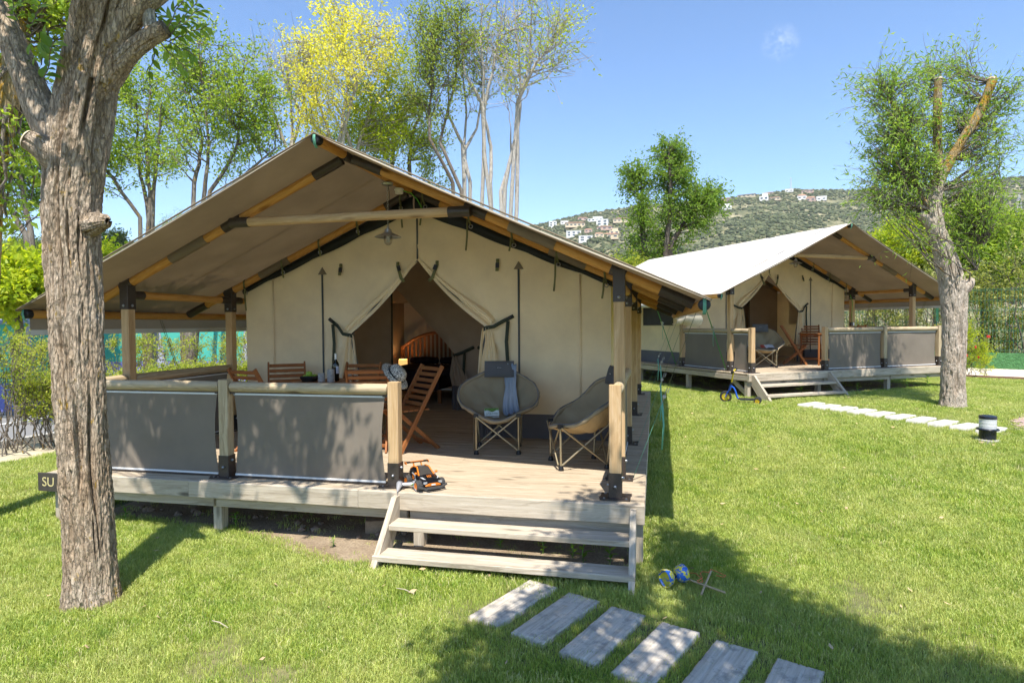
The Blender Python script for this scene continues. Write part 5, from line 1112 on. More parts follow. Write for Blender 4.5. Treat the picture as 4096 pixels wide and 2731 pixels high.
# ------------------------------------------------------------------ kick scooter
t = NT('scooter_blue'); t.p.inputs['Base Color'].default_value = (0.012, 0.10, 0.55, 1); t.p.inputs['Roughness'].default_value = 0.25; t.p.inputs['Coat Weight'].default_value = 0.4; MATS['scooter_blue'] = t.m
t = NT('scooter_yellow'); t.p.inputs['Base Color'].default_value = (0.72, 0.50, 0.02, 1); t.p.inputs['Roughness'].default_value = 0.35; MATS['scooter_yellow'] = t.m
plain('tyre_black', (0.03, 0.03, 0.032), 0.85)
_f = np.array([1.365, 7.42]); _b = np.array([1.905, 7.25]); _d = (_f-_b)/np.linalg.norm(_f-_b)
r = thing('kick_scooter', 'blue and yellow child scooter leaning by the rear deck corner', 'scooter', (_b[0], _b[1], gz(*_b)+0.012), math.atan2(_d[1], _d[0])); r.rotation_euler.x = math.radians(-7)
def wheel(c, R_, wd, nm):
    M = Matrix.Translation(c) @ Matrix.Rotation(PI/2, 4, 'X'); k = R_*0.64
    t_ = MB().lathe([(k, -wd/2), (R_*.93, -wd/2), (R_, -wd/4), (R_, wd/4), (R_*.93, wd/2), (k, wd/2), (k, -wd/2)], 28, M).ob('wheel', 'tyre_black', r, True)
    MB().lathe([(k*1.02, -wd*.42), (k*1.02, wd*.42), (k*.82, wd*.42), (k*.82, -wd*.42), (k*1.02, -wd*.42)], 28, M).ob('rim', 'scooter_yellow', t_, True); s = MB()
    for a in range(5): s.bar(tuple(M @ Vector((0, 0, 0))), tuple(M @ Vector((k*.9*math.cos(a*1.2566+.3), k*.9*math.sin(a*1.2566+.3), 0))), R_*0.22, wd*0.5, up=(0, 1, 0))
    s.lathe([(R_*.18, -wd*.5), (R_*.18, wd*.5)], 12, M); s.ob('spokes', 'scooter_yellow', t_); MB().lathe([(R_*.08, -wd*.62), (R_*.08, wd*.62)], 8, M).ob('axle', M_STEEL, t_)
wheel((0.56, 0, 0.108), 0.108, 0.034, 'f')
for y in (-0.045, 0.045): wheel((0.0, y, 0.062), 0.062, 0.028, 'b')
MB().tube([(0.03, 0, 0.075), (0.12, 0, 0.072), (0.30, 0, 0.068), (0.345, 0, 0.085), (0.365, 0, 0.14), (0.385, 0, 0.22), (0.415, 0, 0.285), (0.46, 0, 0.31)], 0.015, 12).ob('frame', 'scooter_blue', r, True)
MB().bar((0.04, 0, 0.088), (0.34, 0, 0.082), 0.085, 0.014, cham=0.004).ob('footboard', M_BLACK, r)
for s in (-1, 1): MB().tube([(0.56, s*0.028, 0.108), (0.535, s*0.028, 0.165), (0.505, s*0.022, 0.225), (0.487, 0, 0.25)], 0.011, 8).ob('fork', 'scooter_blue', r, True)
MB().tube([(0.49, 0, 0.235), (0.458, 0, 0.345)], 0.020, 12).ob('head_tube', 'scooter_blue', r, True); MB().tube([(0.459, 0, 0.34), (0.449, 0, 0.385)], 0.024, 12).ob('clamp', M_BLACK, r, True)
MB().tube([(0.452, 0, 0.38), (0.405, 0, 0.60)], 0.0135, 10).ob('handle_post', 'scooter_yellow', r, True); MB().tube([(0.40, -0.14, 0.605), (0.405, 0, 0.60), (0.40, 0.14, 0.605)], 0.0125, 10).ob('handlebar', 'scooter_yellow', r, True)
for s in (-1, 1): MB().lathe([(0.0, -0.03), (0.020, -0.025), (0.018, 0.02), (0.026, 0.03), (0.026, 0.042), (0, 0.048)], 14, Matrix.Translation((0.40, s*0.135, 0.605)) @ Matrix.Rotation(-s*PI/2, 4, 'X')).ob('handle_grip', M_BLACK, r, True)
# ------------------------------------------------------------------ bollard lamp
t = NT('frosted'); t.p.inputs['Base Color'].default_value = (0.75, 0.75, 0.76, 1); t.p.inputs['Roughness'].default_value = 0.35; t.p.inputs['Transmission Weight'].default_value = 0.25; MATS['frosted'] = t.m
t = NT('bollard_black'); t.p.inputs['Base Color'].default_value = (0.012, 0.014, 0.022, 1); t.p.inputs['Roughness'].default_value = 0.25; MATS['bollard_black'] = t.m
r = thing('bollard_lamp', 'short black bollard lamp with frosted band on the lawn', 'lamp', (4.32, 4.52, gz(4.32, 4.52)))
MB().lathe([(0.135, -0.02), (0.135, 0.03), (0.10, 0.035), (0, 0.036)], 28).ob('footing', 'kerb_stone', r, True)
MB().lathe([(0.096, 0.03), (0.094, 0.150), (0.125, 0.155), (0.128, 0.165), (0.122, 0.175), (0.095, 0.178), (0, 0.178)], 30).ob('base', 'bollard_black', r, True)
MB().lathe([(0.095, 0.178), (0.097, 0.22), (0.095, 0.222), (0.097, 0.262), (0.095, 0.264), (0.097, 0.305), (0, 0.306)], 30).ob('lens', 'frosted', r, True); MB().lathe([(0.099, 0.303), (0.101, 0.325), (0.096, 0.340), (0.06, 0.349), (0, 0.351)], 30).ob('cap', 'bollard_black', r, True)
# ------------------------------------------------------------------ stepping slabs
t = NT('slab_stone'); t.p.inputs['Roughness'].default_value = 0.9; v1 = t.coord((1.5, 26, 10)); g = t.noise(v1, 1.6, 6, 0.65, 0.5); f2 = t.noise(t.coord((9, 9, 9)), 1.2, 6, 0.7)
c = t.ramp(g, [(0.3, (0.36, 0.315, 0.25)), (0.5, (0.50, 0.445, 0.365)), (0.7, (0.60, 0.54, 0.46))]); c = t.mix(t.ramp(f2, [(0.36, 0.7), (0.5, 0.0)]), c, (0.22, 0.20, 0.18)); t.col(c); t.bump(t.mix(0.4, g, f2), 0.6, 0.01); MATS['slab_stone'] = t.m
def slab(c, a, L, wd, seed, label, grp, mat='slab_stone'):
    r_ = np.random.default_rng(seed); cr = sorted(r_.uniform(-0.32, 0.32, 2)); nx, ny = 30, 24; V = []; F = []
    for i in range(nx+1):
        for j in range(ny+1):
            x = -L/2+L*i/nx; y = -wd/2+wd*j/ny; z = 0.0
            ed = min(x+L/2, L/2-x, y+wd/2, wd/2-y)
            for k, q in enumerate(cr): d = y/wd-q-0.03*math.sin(3*i/nx*2+k+seed); z -= 0.007*math.exp(-(d/0.02)**2)*(0.4+0.6*vnoise(np.array(i*0.4), np.array(k*3.3+seed), 4))
            z += 0.0035*(fbm(np.array(i*0.25+seed*7), np.array(j*1.1), 6, 3)-0.5)-(0.006 if ed < 0.004 else 0); e = 0.006*(vnoise(np.array(i*0.9+seed), np.array(j*0.9), 8)-0.5) if ed < 0.004 else 0
            V.append((x+e, y+e, z+0.028))
    F = [(i*(ny+1)+j, (i+1)*(ny+1)+j, (i+1)*(ny+1)+j+1, i*(ny+1)+j+1) for i in range(nx) for j in range(ny)]
    ring = [i*(ny+1) for i in range(nx+1)]+[nx*(ny+1)+j for j in range(1, ny+1)]+[i*(ny+1)+ny for i in range(nx-1, -1, -1)]+[j for j in range(ny-1, 0, -1)]; b = len(V)
    V += [(V[i][0], V[i][1], -0.04) for i in ring]; n = len(ring); F += [(ring[(i+1) % n], ring[i], b+i, b+(i+1) % n) for i in range(n)]
    me = bpy.data.meshes.new('stepping_slab'); me.from_pydata(V, [], F); me.materials.append(MATS[mat]); me.polygons.foreach_set('use_smooth', [True]*len(me.polygons))
    o = tag(ob('stepping_slab', me), label, 'slab', grp); o.location = (c[0], c[1], gz(*c)+(0.012 if seed > 15 else -0.006)); o.rotation_euler = (rnd.uniform(-.012, .012), rnd.uniform(-.012, .012), a); return o
ORD = ['first', 'second', 'third', 'fourth', 'fifth', 'sixth', 'seventh', 'eighth', 'ninth', 'tenth']
for k, s in enumerate(SLAB_F[:6]): slab(*s, k+1, ORD[k]+' wood grained stepping slab counted from the front tent steps', 'stepping slabs in front of the steps')
plain('slab_pale', (0.50, 0.48, 0.43), 0.9, var=0.18, scale=14, bump=0.3)
for k, s in enumerate(SLAB_R): slab(*s, k+20, ORD[k]+' pale stepping slab counted from the rear tent steps', 'stepping slabs to the rear tent', 'slab_pale')
# pinkish paved path at the right edge
plain('paver_pink', (0.42, 0.30, 0.26), 0.9, var=0.15); plain('paver_bed', (0.25, 0.21, 0.18), 0.95)
pv = ob('paved_path', fast_mesh('paved_path', [(x, y, gz(x, y)+0.004) for x, y in PAVED[:8]], [list(range(8))], 'paver_bed')); struct(pv)
mb = MB().box((0, 0, 0), (0.195, 0.095, 0.03)); pme = mb.mesh('paver', 'paver_pink')
for i in range(16):
    for j in range(14):
        x = 5.05+0.205*i*0.8+0.0; y = 5.05+0.105*j*1.9-0.35*0; x = 5.0+0.2*i+(0.1 if j % 2 else 0); y = 4.9+0.1*j*1.0+0.02*i
        if in_poly(np.array([x]), np.array([y]), PAVED)[0] and in_poly(np.array([x-0.1]), np.array([y]), PAVED)[0]:
            o = ob('paver', pme, pv); o.matrix_basis = Matrix.Translation((x, y, gz(x, y)+0.004+rnd.uniform(0, 0.003))) @ Matrix.Rotation(0.1, 4, 'Z')
# ------------------------------------------------------------------ diabolo, brick, stones, twig
t = NT('diabolo_rubber'); t.p.inputs['Roughness'].default_value = 0.45; n1 = t.noise(t.coord((1, 1, 1)), 26, 4, 0.6, 0.8); t.col(t.ramp(n1, [(0.485, (0.02, 0.12, 0.50)), (0.50, (0.62, 0.55, 0.05))])); MATS['diabolo_rubber'] = t.m
plain('stick_wood', (0.42, 0.31, 0.18), 0.7, var=0.2, scale=50); plain('string_orange', (0.70, 0.16, 0.06), 0.8)
ax = Vector((0.78, 0.62, 0.06)).normalized(); dc = Vector((0.205, -0.30, gz(0.2, -0.3)+0.085)); r = thing('diabolo', 'blue and yellow diabolo lying in the shaded grass', 'diabolo', tuple(dc))
for s in (-1, 1):
    M = ax.to_track_quat('Z', 'Y').to_matrix().to_4x4() @ Matrix.Rotation(0 if s > 0 else PI, 4, 'X')
    MB().lathe([(0.016, 0.008), (0.028, 0.016), (0.048, 0.032), (0.060, 0.056), (0.064, 0.085), (0.060, 0.088), (0.054, 0.06), (0.036, 0.034), (0.0, 0.024)], 28, M).ob('cup', 'diabolo_rubber', r, True)
MB().lathe([(0.022, -0.02), (0.013, 0), (0.022, 0.02)], 16, ax.to_track_quat('Z', 'Y').to_matrix().to_4x4()).ob('hub', M_BLACK, r, True)
for a, b, lb in (((0.28, -0.24), (0.53, -0.46), 'longer wooden diabolo stick lying beside the diabolo'), ((0.375, -0.49), (0.47, -0.10), 'wooden diabolo stick crossing over the other one')):
    z = 0.05; MBo = MB().tube([(a[0], a[1], z), (b[0], b[1], z+0.012)], 0.0075, 10).ob('diabolo_stick', 'stick_wood', None, True); tag(MBo, lb, 'stick', 'diabolo handsticks')
tag(MB().tube([(0.28, -0.24, 0.06), (0.30, -0.17, 0.065), (0.36, -0.16, 0.06), (0.385, -0.24, 0.065), (0.40, -0.30, 0.06), (0.37, -0.33, 0.062), (0.36, -0.31, 0.065), (0.40, -0.25, 0.066), (0.39, -0.17, 0.066), (0.41, -0.13, 0.066), (0.45, -0.14, 0.066), (0.47, -0.10, 0.075), (0.52, -0.12, 0.064), (0.565, -0.16, 0.06), (0.55, -0.19, 0.06), (0.50, -0.17, 0.06)], 0.0026, 5).ob('diabolo_string', 'string_orange', None, True), 'thin orange string looped between the diabolo sticks', 'string')
plain('brick_tan', (0.30, 0.22, 0.15), 0.95, var=0.25, scale=30, bump=0.3)
o = tag(MB().bar((-0.12, 0, 0.055), (0.12, 0, 0.055), 0.16, 0.12, cham=0.006).ob('loose_brick', 'brick_tan'), 'loose tan block lying on the earth under the front deck', 'block'); o.location = (-2.36, 0.42, 0.0); o.rotation_euler = (0, 0, 0.35)
mb = MB(); rr_ = np.random.default_rng(3)
for k in range(110):
    x, y = rr_.uniform(-5.2, -2.1), rr_.uniform(0.15, 1.6)
    if y < 0.35 and x < -3.2: y += 0.3
    s = rr_.uniform(0.012, 0.05); bm = bmesh.new(); bmesh.ops.create_icosphere(bm, subdivisions=1, radius=s)
    mb.add([(v_.co.x*rr_.uniform(.7, 1.3)+x, v_.co.y*rr_.uniform(.7, 1.3)+y, v_.co.z*rr_.uniform(.5, .9)+gz(x, y)+0.015) for v_ in bm.verts], [[v_.index for v_ in f.verts] for f in bm.faces]); bm.free()
plain('pebble', (0.24, 0.17, 0.12), 0.9, var=0.3); struct(mb.ob('pebbles', 'pebble'), 'stuff')
plain('dry_twig', (0.40, 0.34, 0.25), 0.9)
for k, (u, v_, lb) in enumerate(((1620, 2385, 'pale dry twig lying in the grass left of the slabs'), (880, 2520, 'thin dry twig on the lawn near the bottom left'))):
    q = at_g(u, v_); a = rnd.random()*3; tag(MB().tube([(q[0]-0.07, q[1]+0.02, q[2]+0.045), (q[0], q[1], q[2]+0.05), (q[0]+0.08, q[1]-0.03, q[2]+0.04)], [0.003, 0.004, 0.002], 5).ob('dry_twig', 'dry_twig'), lb, 'twig', 'dry twigs on the lawn')
# ------------------------------------------------------------------ ratchet straps from the eave to the deck
def strap(P, y, loc, rz, label, grp, tpos, x0=XER-0.03, two=True, x1=None):
    r = thing('guy_strap', label, 'strap', loc, rz, grp); x1 = XR+0.12 if x1 is None else x1
    A, B = Vector(P(x0, y, ZE-0.05)), Vector(P(x1, y+0.02, DK+0.02)); m = A.lerp(B, tpos); side = (0, 1, 0)
    for d in ((-0.010, 0.010) if two else (0,)): ribbon('webbing', [tuple(A+Vector((0, d*1.5, 0))), tuple(m+Vector((0, d, 0)))], 0.007 if two else 0.03, 'webbing_olive' if two else 'strap_green', r, side); ribbon('webbing', [tuple(m+Vector((0, d, 0))), tuple(B+Vector((0, d, 0)))], 0.007 if two else 0.03, 'webbing_teal' if two else 'strap_green', r, side)
    d = (B-A).normalized(); b = MB(); p0, p1 = m-d*0.075, m+d*0.075
    for s in (-0.018, 0.018): b.bar(tuple(p0+Vector((0, s, 0))), tuple(p1+Vector((0, s, 0))), 0.004, 0.03, up=(0, 1, 0))
    b.tube([tuple(m-Vector((0, 0.024, 0))), tuple(m+Vector((0, 0.024, 0)))], 0.016, 10); b.bar(tuple(p0+Vector((0.02, 0, 0))), tuple(m+Vector((0.03, 0, 0.03))), 0.034, 0.006); b.ob('ratchet', M_STEEL, r, True)
    q = m+d*0.05; L = 0.42 if two else 0.3; sg = 1 if P(1, 0, 0)[0] > 0 else -1
    ribbon('tail', [tuple(q), (q.x+0.012*sg, q.y, q.z-L*.5), (q.x-0.004, q.y, q.z-L)], 0.034, 'webbing_teal', r, (0.45, 1, 0)); return r
for k, (y, tp) in enumerate(zip(TY, (0.50, 0.50, 0.46, 0.5))): strap(P1, y-0.05, (0, 0, 0), 0, ORD[k]+' ratchet strap from the front along the right side of the front tent', 'ratchet straps beside the front tent', tp)
strap(P2, 0.86, (OX, OY, OZ), AR, 'bright green strap running down to the rear deck by the scooter', 'green straps of the rear tent', 0.42, two=False, x1=XR+0.06)
strap(P2, 2.62, (OX, OY, OZ), AR, 'bright green strap in front of the dark side window of the rear tent', 'green straps of the rear tent', 0.35, two=False, x1=XR+0.06)
strap(lambda x, y, z: (2*XC-x, y, z), 2.0, (0, 0, 0), 0, 'dark strap slanting down behind the left railing of the front deck', 'straps on the left side of the front tent', 0.72)
strap(lambda x, y, z: (-(2*XC-x), y, z), 1.0, (OX, OY, OZ), AR, 'dark strap slanting down right of the willow-side rear railing', 'straps on the right side of the rear tent', 0.72)
strap(lambda x, y, z: (-(2*XC-x), y, z), 2.5, (OX, OY, OZ), AR, 'dark strap slanting down behind the rear deck railing', 'straps on the right side of the rear tent', 0.72)
# ------------------------------------------------------------------ trees
class Wood:
    """collects many thin tapered limbs into one mesh"""
    def __init__(s): s.V = []; s.F = []; s.n = 0
    def limb(s, pts, r0, r1, n=5):
        P = np.asarray(pts, float); m = len(P); T = np.gradient(P, axis=0); T /= np.linalg.norm(T, axis=1, keepdims=True)+1e-9
        ref = np.array([0.31, 0.17, 0.93]) if abs(T[0, 2]) < 0.8 else np.array([1.0, 0.1, 0.05]); A = np.cross(T, ref); A /= np.linalg.norm(A, axis=1, keepdims=True)+1e-9; B = np.cross(T, A)
        rr = r0+(r1-r0)*np.linspace(0, 1, m) if not hasattr(r0, '__len__') else np.asarray(r0); a = np.arange(n)*2*PI/n
        V = P[:, None, :]+rr[:, None, None]*(np.cos(a)[None, :, None]*A[:, None, :]+np.sin(a)[None, :, None]*B[:, None, :])
        i, k = np.meshgrid(np.arange(m-1), np.arange(n), indexing='ij'); k2 = (k+1) % n
        s.F.append(np.stack([s.n+i*n+k, s.n+i*n+k2, s.n+(i+1)*n+k2, s.n+(i+1)*n+k], -1).reshape(-1, 4)); s.V.append(V.reshape(-1, 3)); s.n += m*n
    def mesh(s, name, mat): return fast_mesh(name, np.concatenate(s.V), np.concatenate(s.F), mat, True)
def leaf_quads(C, D, L, wd, r):
    """diamond leaves, folded along the midrib: centres C, pointing directions D"""
    n = len(C); D = D/(np.linalg.norm(D, axis=1, keepdims=True)+1e-9); X = np.cross(D, r.normal(0, 1, (n, 3))); X /= np.linalg.norm(X, axis=1, keepdims=True)+1e-9; N = np.cross(D, X)
    L = (L*r.uniform(0.65, 1.25, n))[:, None]; Wd = (wd*r.uniform(0.75, 1.2, n))[:, None]
    V = np.stack([C, C+D*L*0.45+X*Wd/2+N*Wd*0.2, C+D*L-N*L*0.12, C+D*L*0.45-X*Wd/2+N*Wd*0.2], 1).reshape(-1, 3); F = np.arange(4*n).reshape(n, 4); return V, F
def curve(a, b, r, bow=0.12, m=5, up=0.0, jit=0.018):
    a, b = np.asarray(a, float), np.asarray(b, float); L = np.linalg.norm(b-a); t = np.linspace(0, 1, m)[:, None]; off = r.normal(0, bow*L, 3); off[2] = off[2]*0.4-up*L
    P = a+(b-a)*t+np.sin(PI*t)*off; P[1:-1] += r.normal(0, jit*L, (m-2, 3)); return P
def grow(wd, stems, blobs, r, leafL, leafW, bare=0.0, twig=0.7, rb=0.022, droop=0.0, tw_n=(4, 7), upb=0.35, lpt=9, rt=0.006, spread=0.05, fmin=0.35):
    """stems: list of (points, r0, r1). blobs: (centre, radii, branches). returns leaf centres and directions"""
    SP = np.concatenate([s[0] for s in stems]); SR = np.concatenate([np.linspace(s[1], s[2], len(s[0])) for s in stems]); C = []; D = []
    for c, R_, nb in blobs:
        c = np.asarray(c); R_ = np.asarray(R_)
        for _ in range(nb):
            v = r.normal(0, 1, 3); v /= np.linalg.norm(v); tgt = c+v*R_*r.uniform(0.35, 1.0)**0.6
            d = np.linalg.norm((SP-tgt)*np.array([1, 1, 0.75]), axis=1)+np.where(SP[:, 2] > tgt[2]-0.15*np.linalg.norm(SP-tgt, axis=1), 2.5, 0)+r.uniform(0, 0.25, len(SP)); k = int(np.argmin(d)); st = SP[k]
            P = curve(st, tgt, r, 0.10, 6, 0.06); L = np.linalg.norm(tgt-st); wd.limb(P, min(SR[k]*0.7, rb*(0.5+0.35*L)), 0.005, 5)
            nt = int(r.integers(*tw_n)*(0.6+0.25*L))+1
            for _t in range(nt):
                f = r.uniform(fmin, 1.0); i = min(int(f*5), 4); p0 = P[i]+(P[i+1]-P[i])*(f*5-i); dr = P[min(i+1, 5)]-P[max(i-1, 0)]; dr /= np.linalg.norm(dr)+1e-9
                dr = dr+r.normal(0, 0.75, 3); dr[2] += upb-droop*0.8; dr /= np.linalg.norm(dr); tl = twig*r.uniform(0.5, 1.25); p1 = p0+dr*tl; p1[2] -= droop*tl*0.5; T = curve(p0, p1, r, 0.06, 4, -droop*0.3)
                wd.limb(T, rt, rt*0.45, 3)
                if r.random() < bare: continue
                n = r.poisson(lpt); q = r.uniform(0.1, 1.05, n)[:, None]; base = p0+(p1-p0)*q; C.append(base+r.normal(0, spread, (n, 3))); dd = dr+r.normal(0, 0.8, (n, 3)); dd[:, 2] -= 0.35+droop; D.append(dd)
    return (np.concatenate(C), np.concatenate(D)) if C else (np.zeros((0, 3)), np.zeros((0, 3)))
bark('bark_grey', (0.12, 0.095, 0.07), (0.22, 0.18, 0.14), (0.33, 0.29, 0.24), 0.35); bark('bark_pale', (0.36, 0.32, 0.26), (0.55, 0.50, 0.43), (0.68, 0.63, 0.56), 0.25); bark('bark_dark', (0.07, 0.05, 0.04), (0.13, 0.10, 0.08), (0.2, 0.16, 0.13), 0.1)
leafmat('leaf_green', [(0, (0.10, 0.19, 0.02)), (0.5, (0.19, 0.30, 0.035)), (0.85, (0.30, 0.40, 0.05)), (1, (0.40, 0.46, 0.08))], 0.5)
leafmat('leaf_yellow', [(0, (0.36, 0.40, 0.03)), (0.4, (0.55, 0.55, 0.05)), (0.8, (0.68, 0.64, 0.08)), (1, (0.78, 0.72, 0.2))], 0.45)
leafmat('leaf_lime', [(0, (0.20, 0.30, 0.02)), (0.5, (0.35, 0.44, 0.03)), (1, (0.50, 0.52, 0.05))], 0.5)
leafmat('leaf_grey', [(0, (0.13, 0.20, 0.035)), (0.5, (0.23, 0.30, 0.06)), (1, (0.36, 0.42, 0.11))], 0.5)
leafmat('leaf_dense', [(0, (0.085, 0.165, 0.02)), (0.5, (0.15, 0.255, 0.035)), (1, (0.27, 0.37, 0.07))], 0.5)
leafmat('leaf_willow', [(0, (0.12, 0.22, 0.03)), (0.5, (0.22, 0.35, 0.055)), (1, (0.38, 0.48, 0.12))], 0.5)
leafmat('leaf_dark', [(0, (0.02, 0.045, 0.014)), (0.5, (0.04, 0.075, 0.022)), (1, (0.08, 0.12, 0.04))], 0.25)
leafmat('leaf_hedge', [(0, (0.12, 0.18, 0.02)), (0.5, (0.25, 0.33, 0.04)), (0.85, (0.42, 0.46, 0.07)), (1, (0.55, 0.53, 0.12))], 0.5)
leafmat('leaf_shrub', [(0, (0.05, 0.085, 0.018)), (0.45, (0.12, 0.17, 0.035)), (0.8, (0.30, 0.33, 0.08)), (1, (0.50, 0.48, 0.18))], 0.35)
def bgtree(label, d, base, stems, blobs, leaf, bk, seed, r0=0.07, lm=2.2, leafL=0.10, leafW=0.048, group='slender trees behind the front tent', name='slender_tree', **k):
    """pixel positions (2352 wide picture) on a vertical plane at depth d become a tree with real depth"""
    r = np.random.default_rng(seed); pp = lambda x, y: at_d(x*DS, y*DS, d); b = pp(base, 755); b[2] = gz(b[0], b[1])-0.05; sc = d/(FPX/DS)
    t_ = thing(name, label, 'tree', tuple(b), 0, group); wd = Wood(); ST = []
    for s in stems:
        pts = [np.zeros(3)]+[pp(x, y)-b+np.array([0, r.normal(0, 0.25), 0])*(i > 0) for i, (x, y) in enumerate(s)]; Q = []
        for i in range(len(pts)-1):
            m = 6; Q.append(curve(pts[i], pts[i+1], r, 0.012, m, 0.0, 0.006)[:-1])
        Q = np.concatenate(Q+[pts[-1][None]]); rr_s = r0*np.linspace(1, 0, len(Q))**0.8*0.9+0.012; wd.limb(Q, rr_s, 0, 8); ST.append((Q, r0*0.7, 0.02))
    BL = [(pp(x, y)-b+np.array([FH[0], FH[1], 0])*r.normal(0, 0.3), (rx*sc, rx*sc*0.9, ry*sc), nb) for x, y, rx, ry, nb in blobs]
    k['lpt'] = k.get('lpt', 9)*lm; k.setdefault('spread', 0.10); C, D = grow(wd, ST, BL, r, leafL, leafW, **k); ob('trunk', wd.mesh('trunk', bk), t_)
    if len(C): V, F = leaf_quads(C, D, leafL, leafW, r); ob('crown', fast_mesh('crown', V, F, leaf), t_)
    return t_
bgtree('green multi-stemmed tree right behind the thick trunk', 17, 335, [[(322, 500), (255, 360), (225, 250)], [(338, 470), (300, 350), (290, 200)], [(345, 440), (340, 300), (330, 190)], [(352, 450), (365, 330), (385, 240)]],
       [(255, 330, 65, 90, 26), (320, 270, 75, 90, 34), (375, 370, 45, 70, 16), (285, 400, 55, 60, 14), (310, 190, 60, 50, 14)], 'leaf_green', 'bark_grey', 101, 0.062, lpt=10, bare=0.15)
bgtree('green forked tree with two upright stems left of the bare tree', 16, 440, [[(446, 420), (430, 300), (395, 140)], [(470, 440), (478, 330), (470, 110)], [(482, 440), (540, 330), (580, 180)], [(490, 470), (570, 390), (620, 320)]],
       [(410, 190, 60, 80, 26), (470, 150, 75, 90, 34), (560, 220, 70, 90, 34), (500, 290, 110, 80, 34), (600, 300, 50, 60, 16), (420, 330, 55, 60, 12), (560, 380, 60, 40, 8)], 'leaf_green', 'bark_grey', 102, 0.062, lpt=9, bare=0.2)
bgtree('mostly bare pale tree between the forked green tree and the yellow one', 18, 690, [[(665, 360), (640, 260), (612, 150)], [(668, 350), (690, 240), (700, 110)], [(666, 355), (660, 240), (655, 130)]],
       [(615, 180, 45, 80, 16), (690, 170, 40, 80, 18), (650, 240, 70, 80, 16)], 'leaf_grey', 'bark_pale', 103, 0.062, bare=0.82, lpt=7, twig=0.9, rt=0.008)
bgtree('bright yellow leaved tree rising above the tent ridge', 17.5, 775, [[(762, 330), (720, 220), (690, 100)], [(780, 320), (775, 180), (770, 20)], [(790, 300), (830, 190), (870, 60)], [(765, 330), (690, 260), (665, 190)]],
       [(690, 130, 55, 75, 28), (775, 60, 75, 80, 40), (860, 110, 65, 90, 36), (770, 190, 90, 70, 36), (740, 270, 80, 50, 20)], 'leaf_yellow', 'bark_pale', 104, 0.062, lpt=7, bare=0.2)
bgtree('lime green tree just right of and below the yellow crown', 18.5, 860, [[(820, 350), (840, 250), (900, 140)], [(810, 350), (790, 270), (770, 230)]],
       [(850, 250, 80, 60, 30), (930, 200, 50, 80, 20), (800, 300, 70, 40, 16), (910, 300, 60, 40, 14)], 'leaf_lime', 'bark_pale', 105, 0.07, lpt=10, bare=0.1)
bgtree('grey green bushy tree rising behind the right roof slope', 20, 930, [[(900, 370), (910, 300), (930, 220)], [(940, 370), (960, 290), (980, 240)]],
       [(890, 330, 55, 50, 26), (950, 300, 60, 60, 30), (990, 350, 40, 40, 14), (850, 300, 45, 40, 12)], 'leaf_grey', 'bark_grey', 106, 0.08, lpt=10, bare=0.1)
bgtree('tall thin tree with two leaning stems and airy green crown', 18, 1080, [[(1040, 420), (1000, 330), (990, 200), (985, 40)], [(1060, 440), (1012, 330), (1035, 180), (1045, 10)]],
       [(985, 110, 55, 90, 30), (1045, 90, 60, 90, 34), (1000, 220, 60, 60, 26), (960, 200, 40, 60, 10)], 'leaf_grey', 'bark_grey', 107, 0.062, lpt=8, bare=0.25, twig=0.8, rt=0.007)
bgtree('nearly bare whitish tree with one stem left of the straight one', 18.5, 1085, [[(1080, 420), (1065, 350), (1060, 250), (1065, 80)], [(1068, 345), (1090, 290), (1120, 130)], [(1062, 330), (1035, 270), (1030, 160)]],
       [(1060, 160, 50, 100, 22), (1105, 160, 40, 80, 16)], 'leaf_grey', 'bark_pale', 108, 0.062, bare=0.8, lpt=7, twig=1.0, rt=0.009)
bgtree('nearly bare whitish tree with a straight mossy lower stem', 18, 1132, [[(1126, 420), (1122, 330), (1110, 260), (1112, 120), (1105, 0)], [(1112, 250), (1135, 170), (1150, 40)], [(1108, 240), (1075, 180), (1060, 60)]],
       [(1100, 100, 50, 100, 20), (1145, 80, 40, 90, 16)], 'leaf_lime', 'bark_pale', 109, 0.062, bare=0.75, lpt=6, twig=1.0, rt=0.009)
bgtree('rightmost tall tree with stubby forked stem and wide whitish twigs', 17.5, 1150, [[(1160, 430), (1185, 310), (1190, 240), (1192, 120), (1185, 0)], [(1150, 440), (1170, 360), (1180, 300)], [(1190, 230), (1235, 160), (1275, 90)], [(1188, 240), (1215, 140), (1230, 20)]],
       [(1190, 90, 50, 110, 30), (1240, 70, 55, 90, 22), (1280, 130, 45, 70, 14), (1180, 200, 40, 50, 14)], 'leaf_lime', 'bark_pale', 110, 0.062, bare=0.68, lpt=7, twig=1.05, rt=0.009)
bgtree('leafy tree at the left picture edge behind the low trees', 15, 110, [[(60, 540), (20, 430), (0, 300)], [(70, 530), (55, 420), (70, 300)]],
       [(30, 330, 70, 90, 34), (90, 290, 40, 80, 16), (40, 440, 60, 60, 16), (-60, 320, 70, 100, 14)], 'leaf_dense', 'bark_grey', 111, 0.085, lpt=11, group='trees at the left edge')
bgtree('dense fresh green tree with three columns before the far hill', 24, 1530, [[(1478, 560), (1475, 460), (1470, 400)], [(1530, 560), (1540, 430), (1538, 330)], [(1540, 560), (1580, 500), (1615, 450)]],
       [(1465, 415, 30, 30, 34), (1468, 480, 24, 40, 24), (1540, 350, 30, 32, 40), (1545, 410, 40, 34, 40), (1612, 455, 38, 30, 40), (1590, 500, 36, 36, 28), (1475, 560, 26, 40, 20), (1545, 480, 30, 40, 20), (1530, 560, 36, 40, 24), (1465, 610, 30, 20, 12)], 'leaf_dense', 'bark_dark', 112, 0.15, leafL=0.13, leafW=0.06, lpt=6, twig=0.72, spread=0.07, group='trees before the far hill', droop=0.3, tw_n=(5, 8), name='dense_tree')
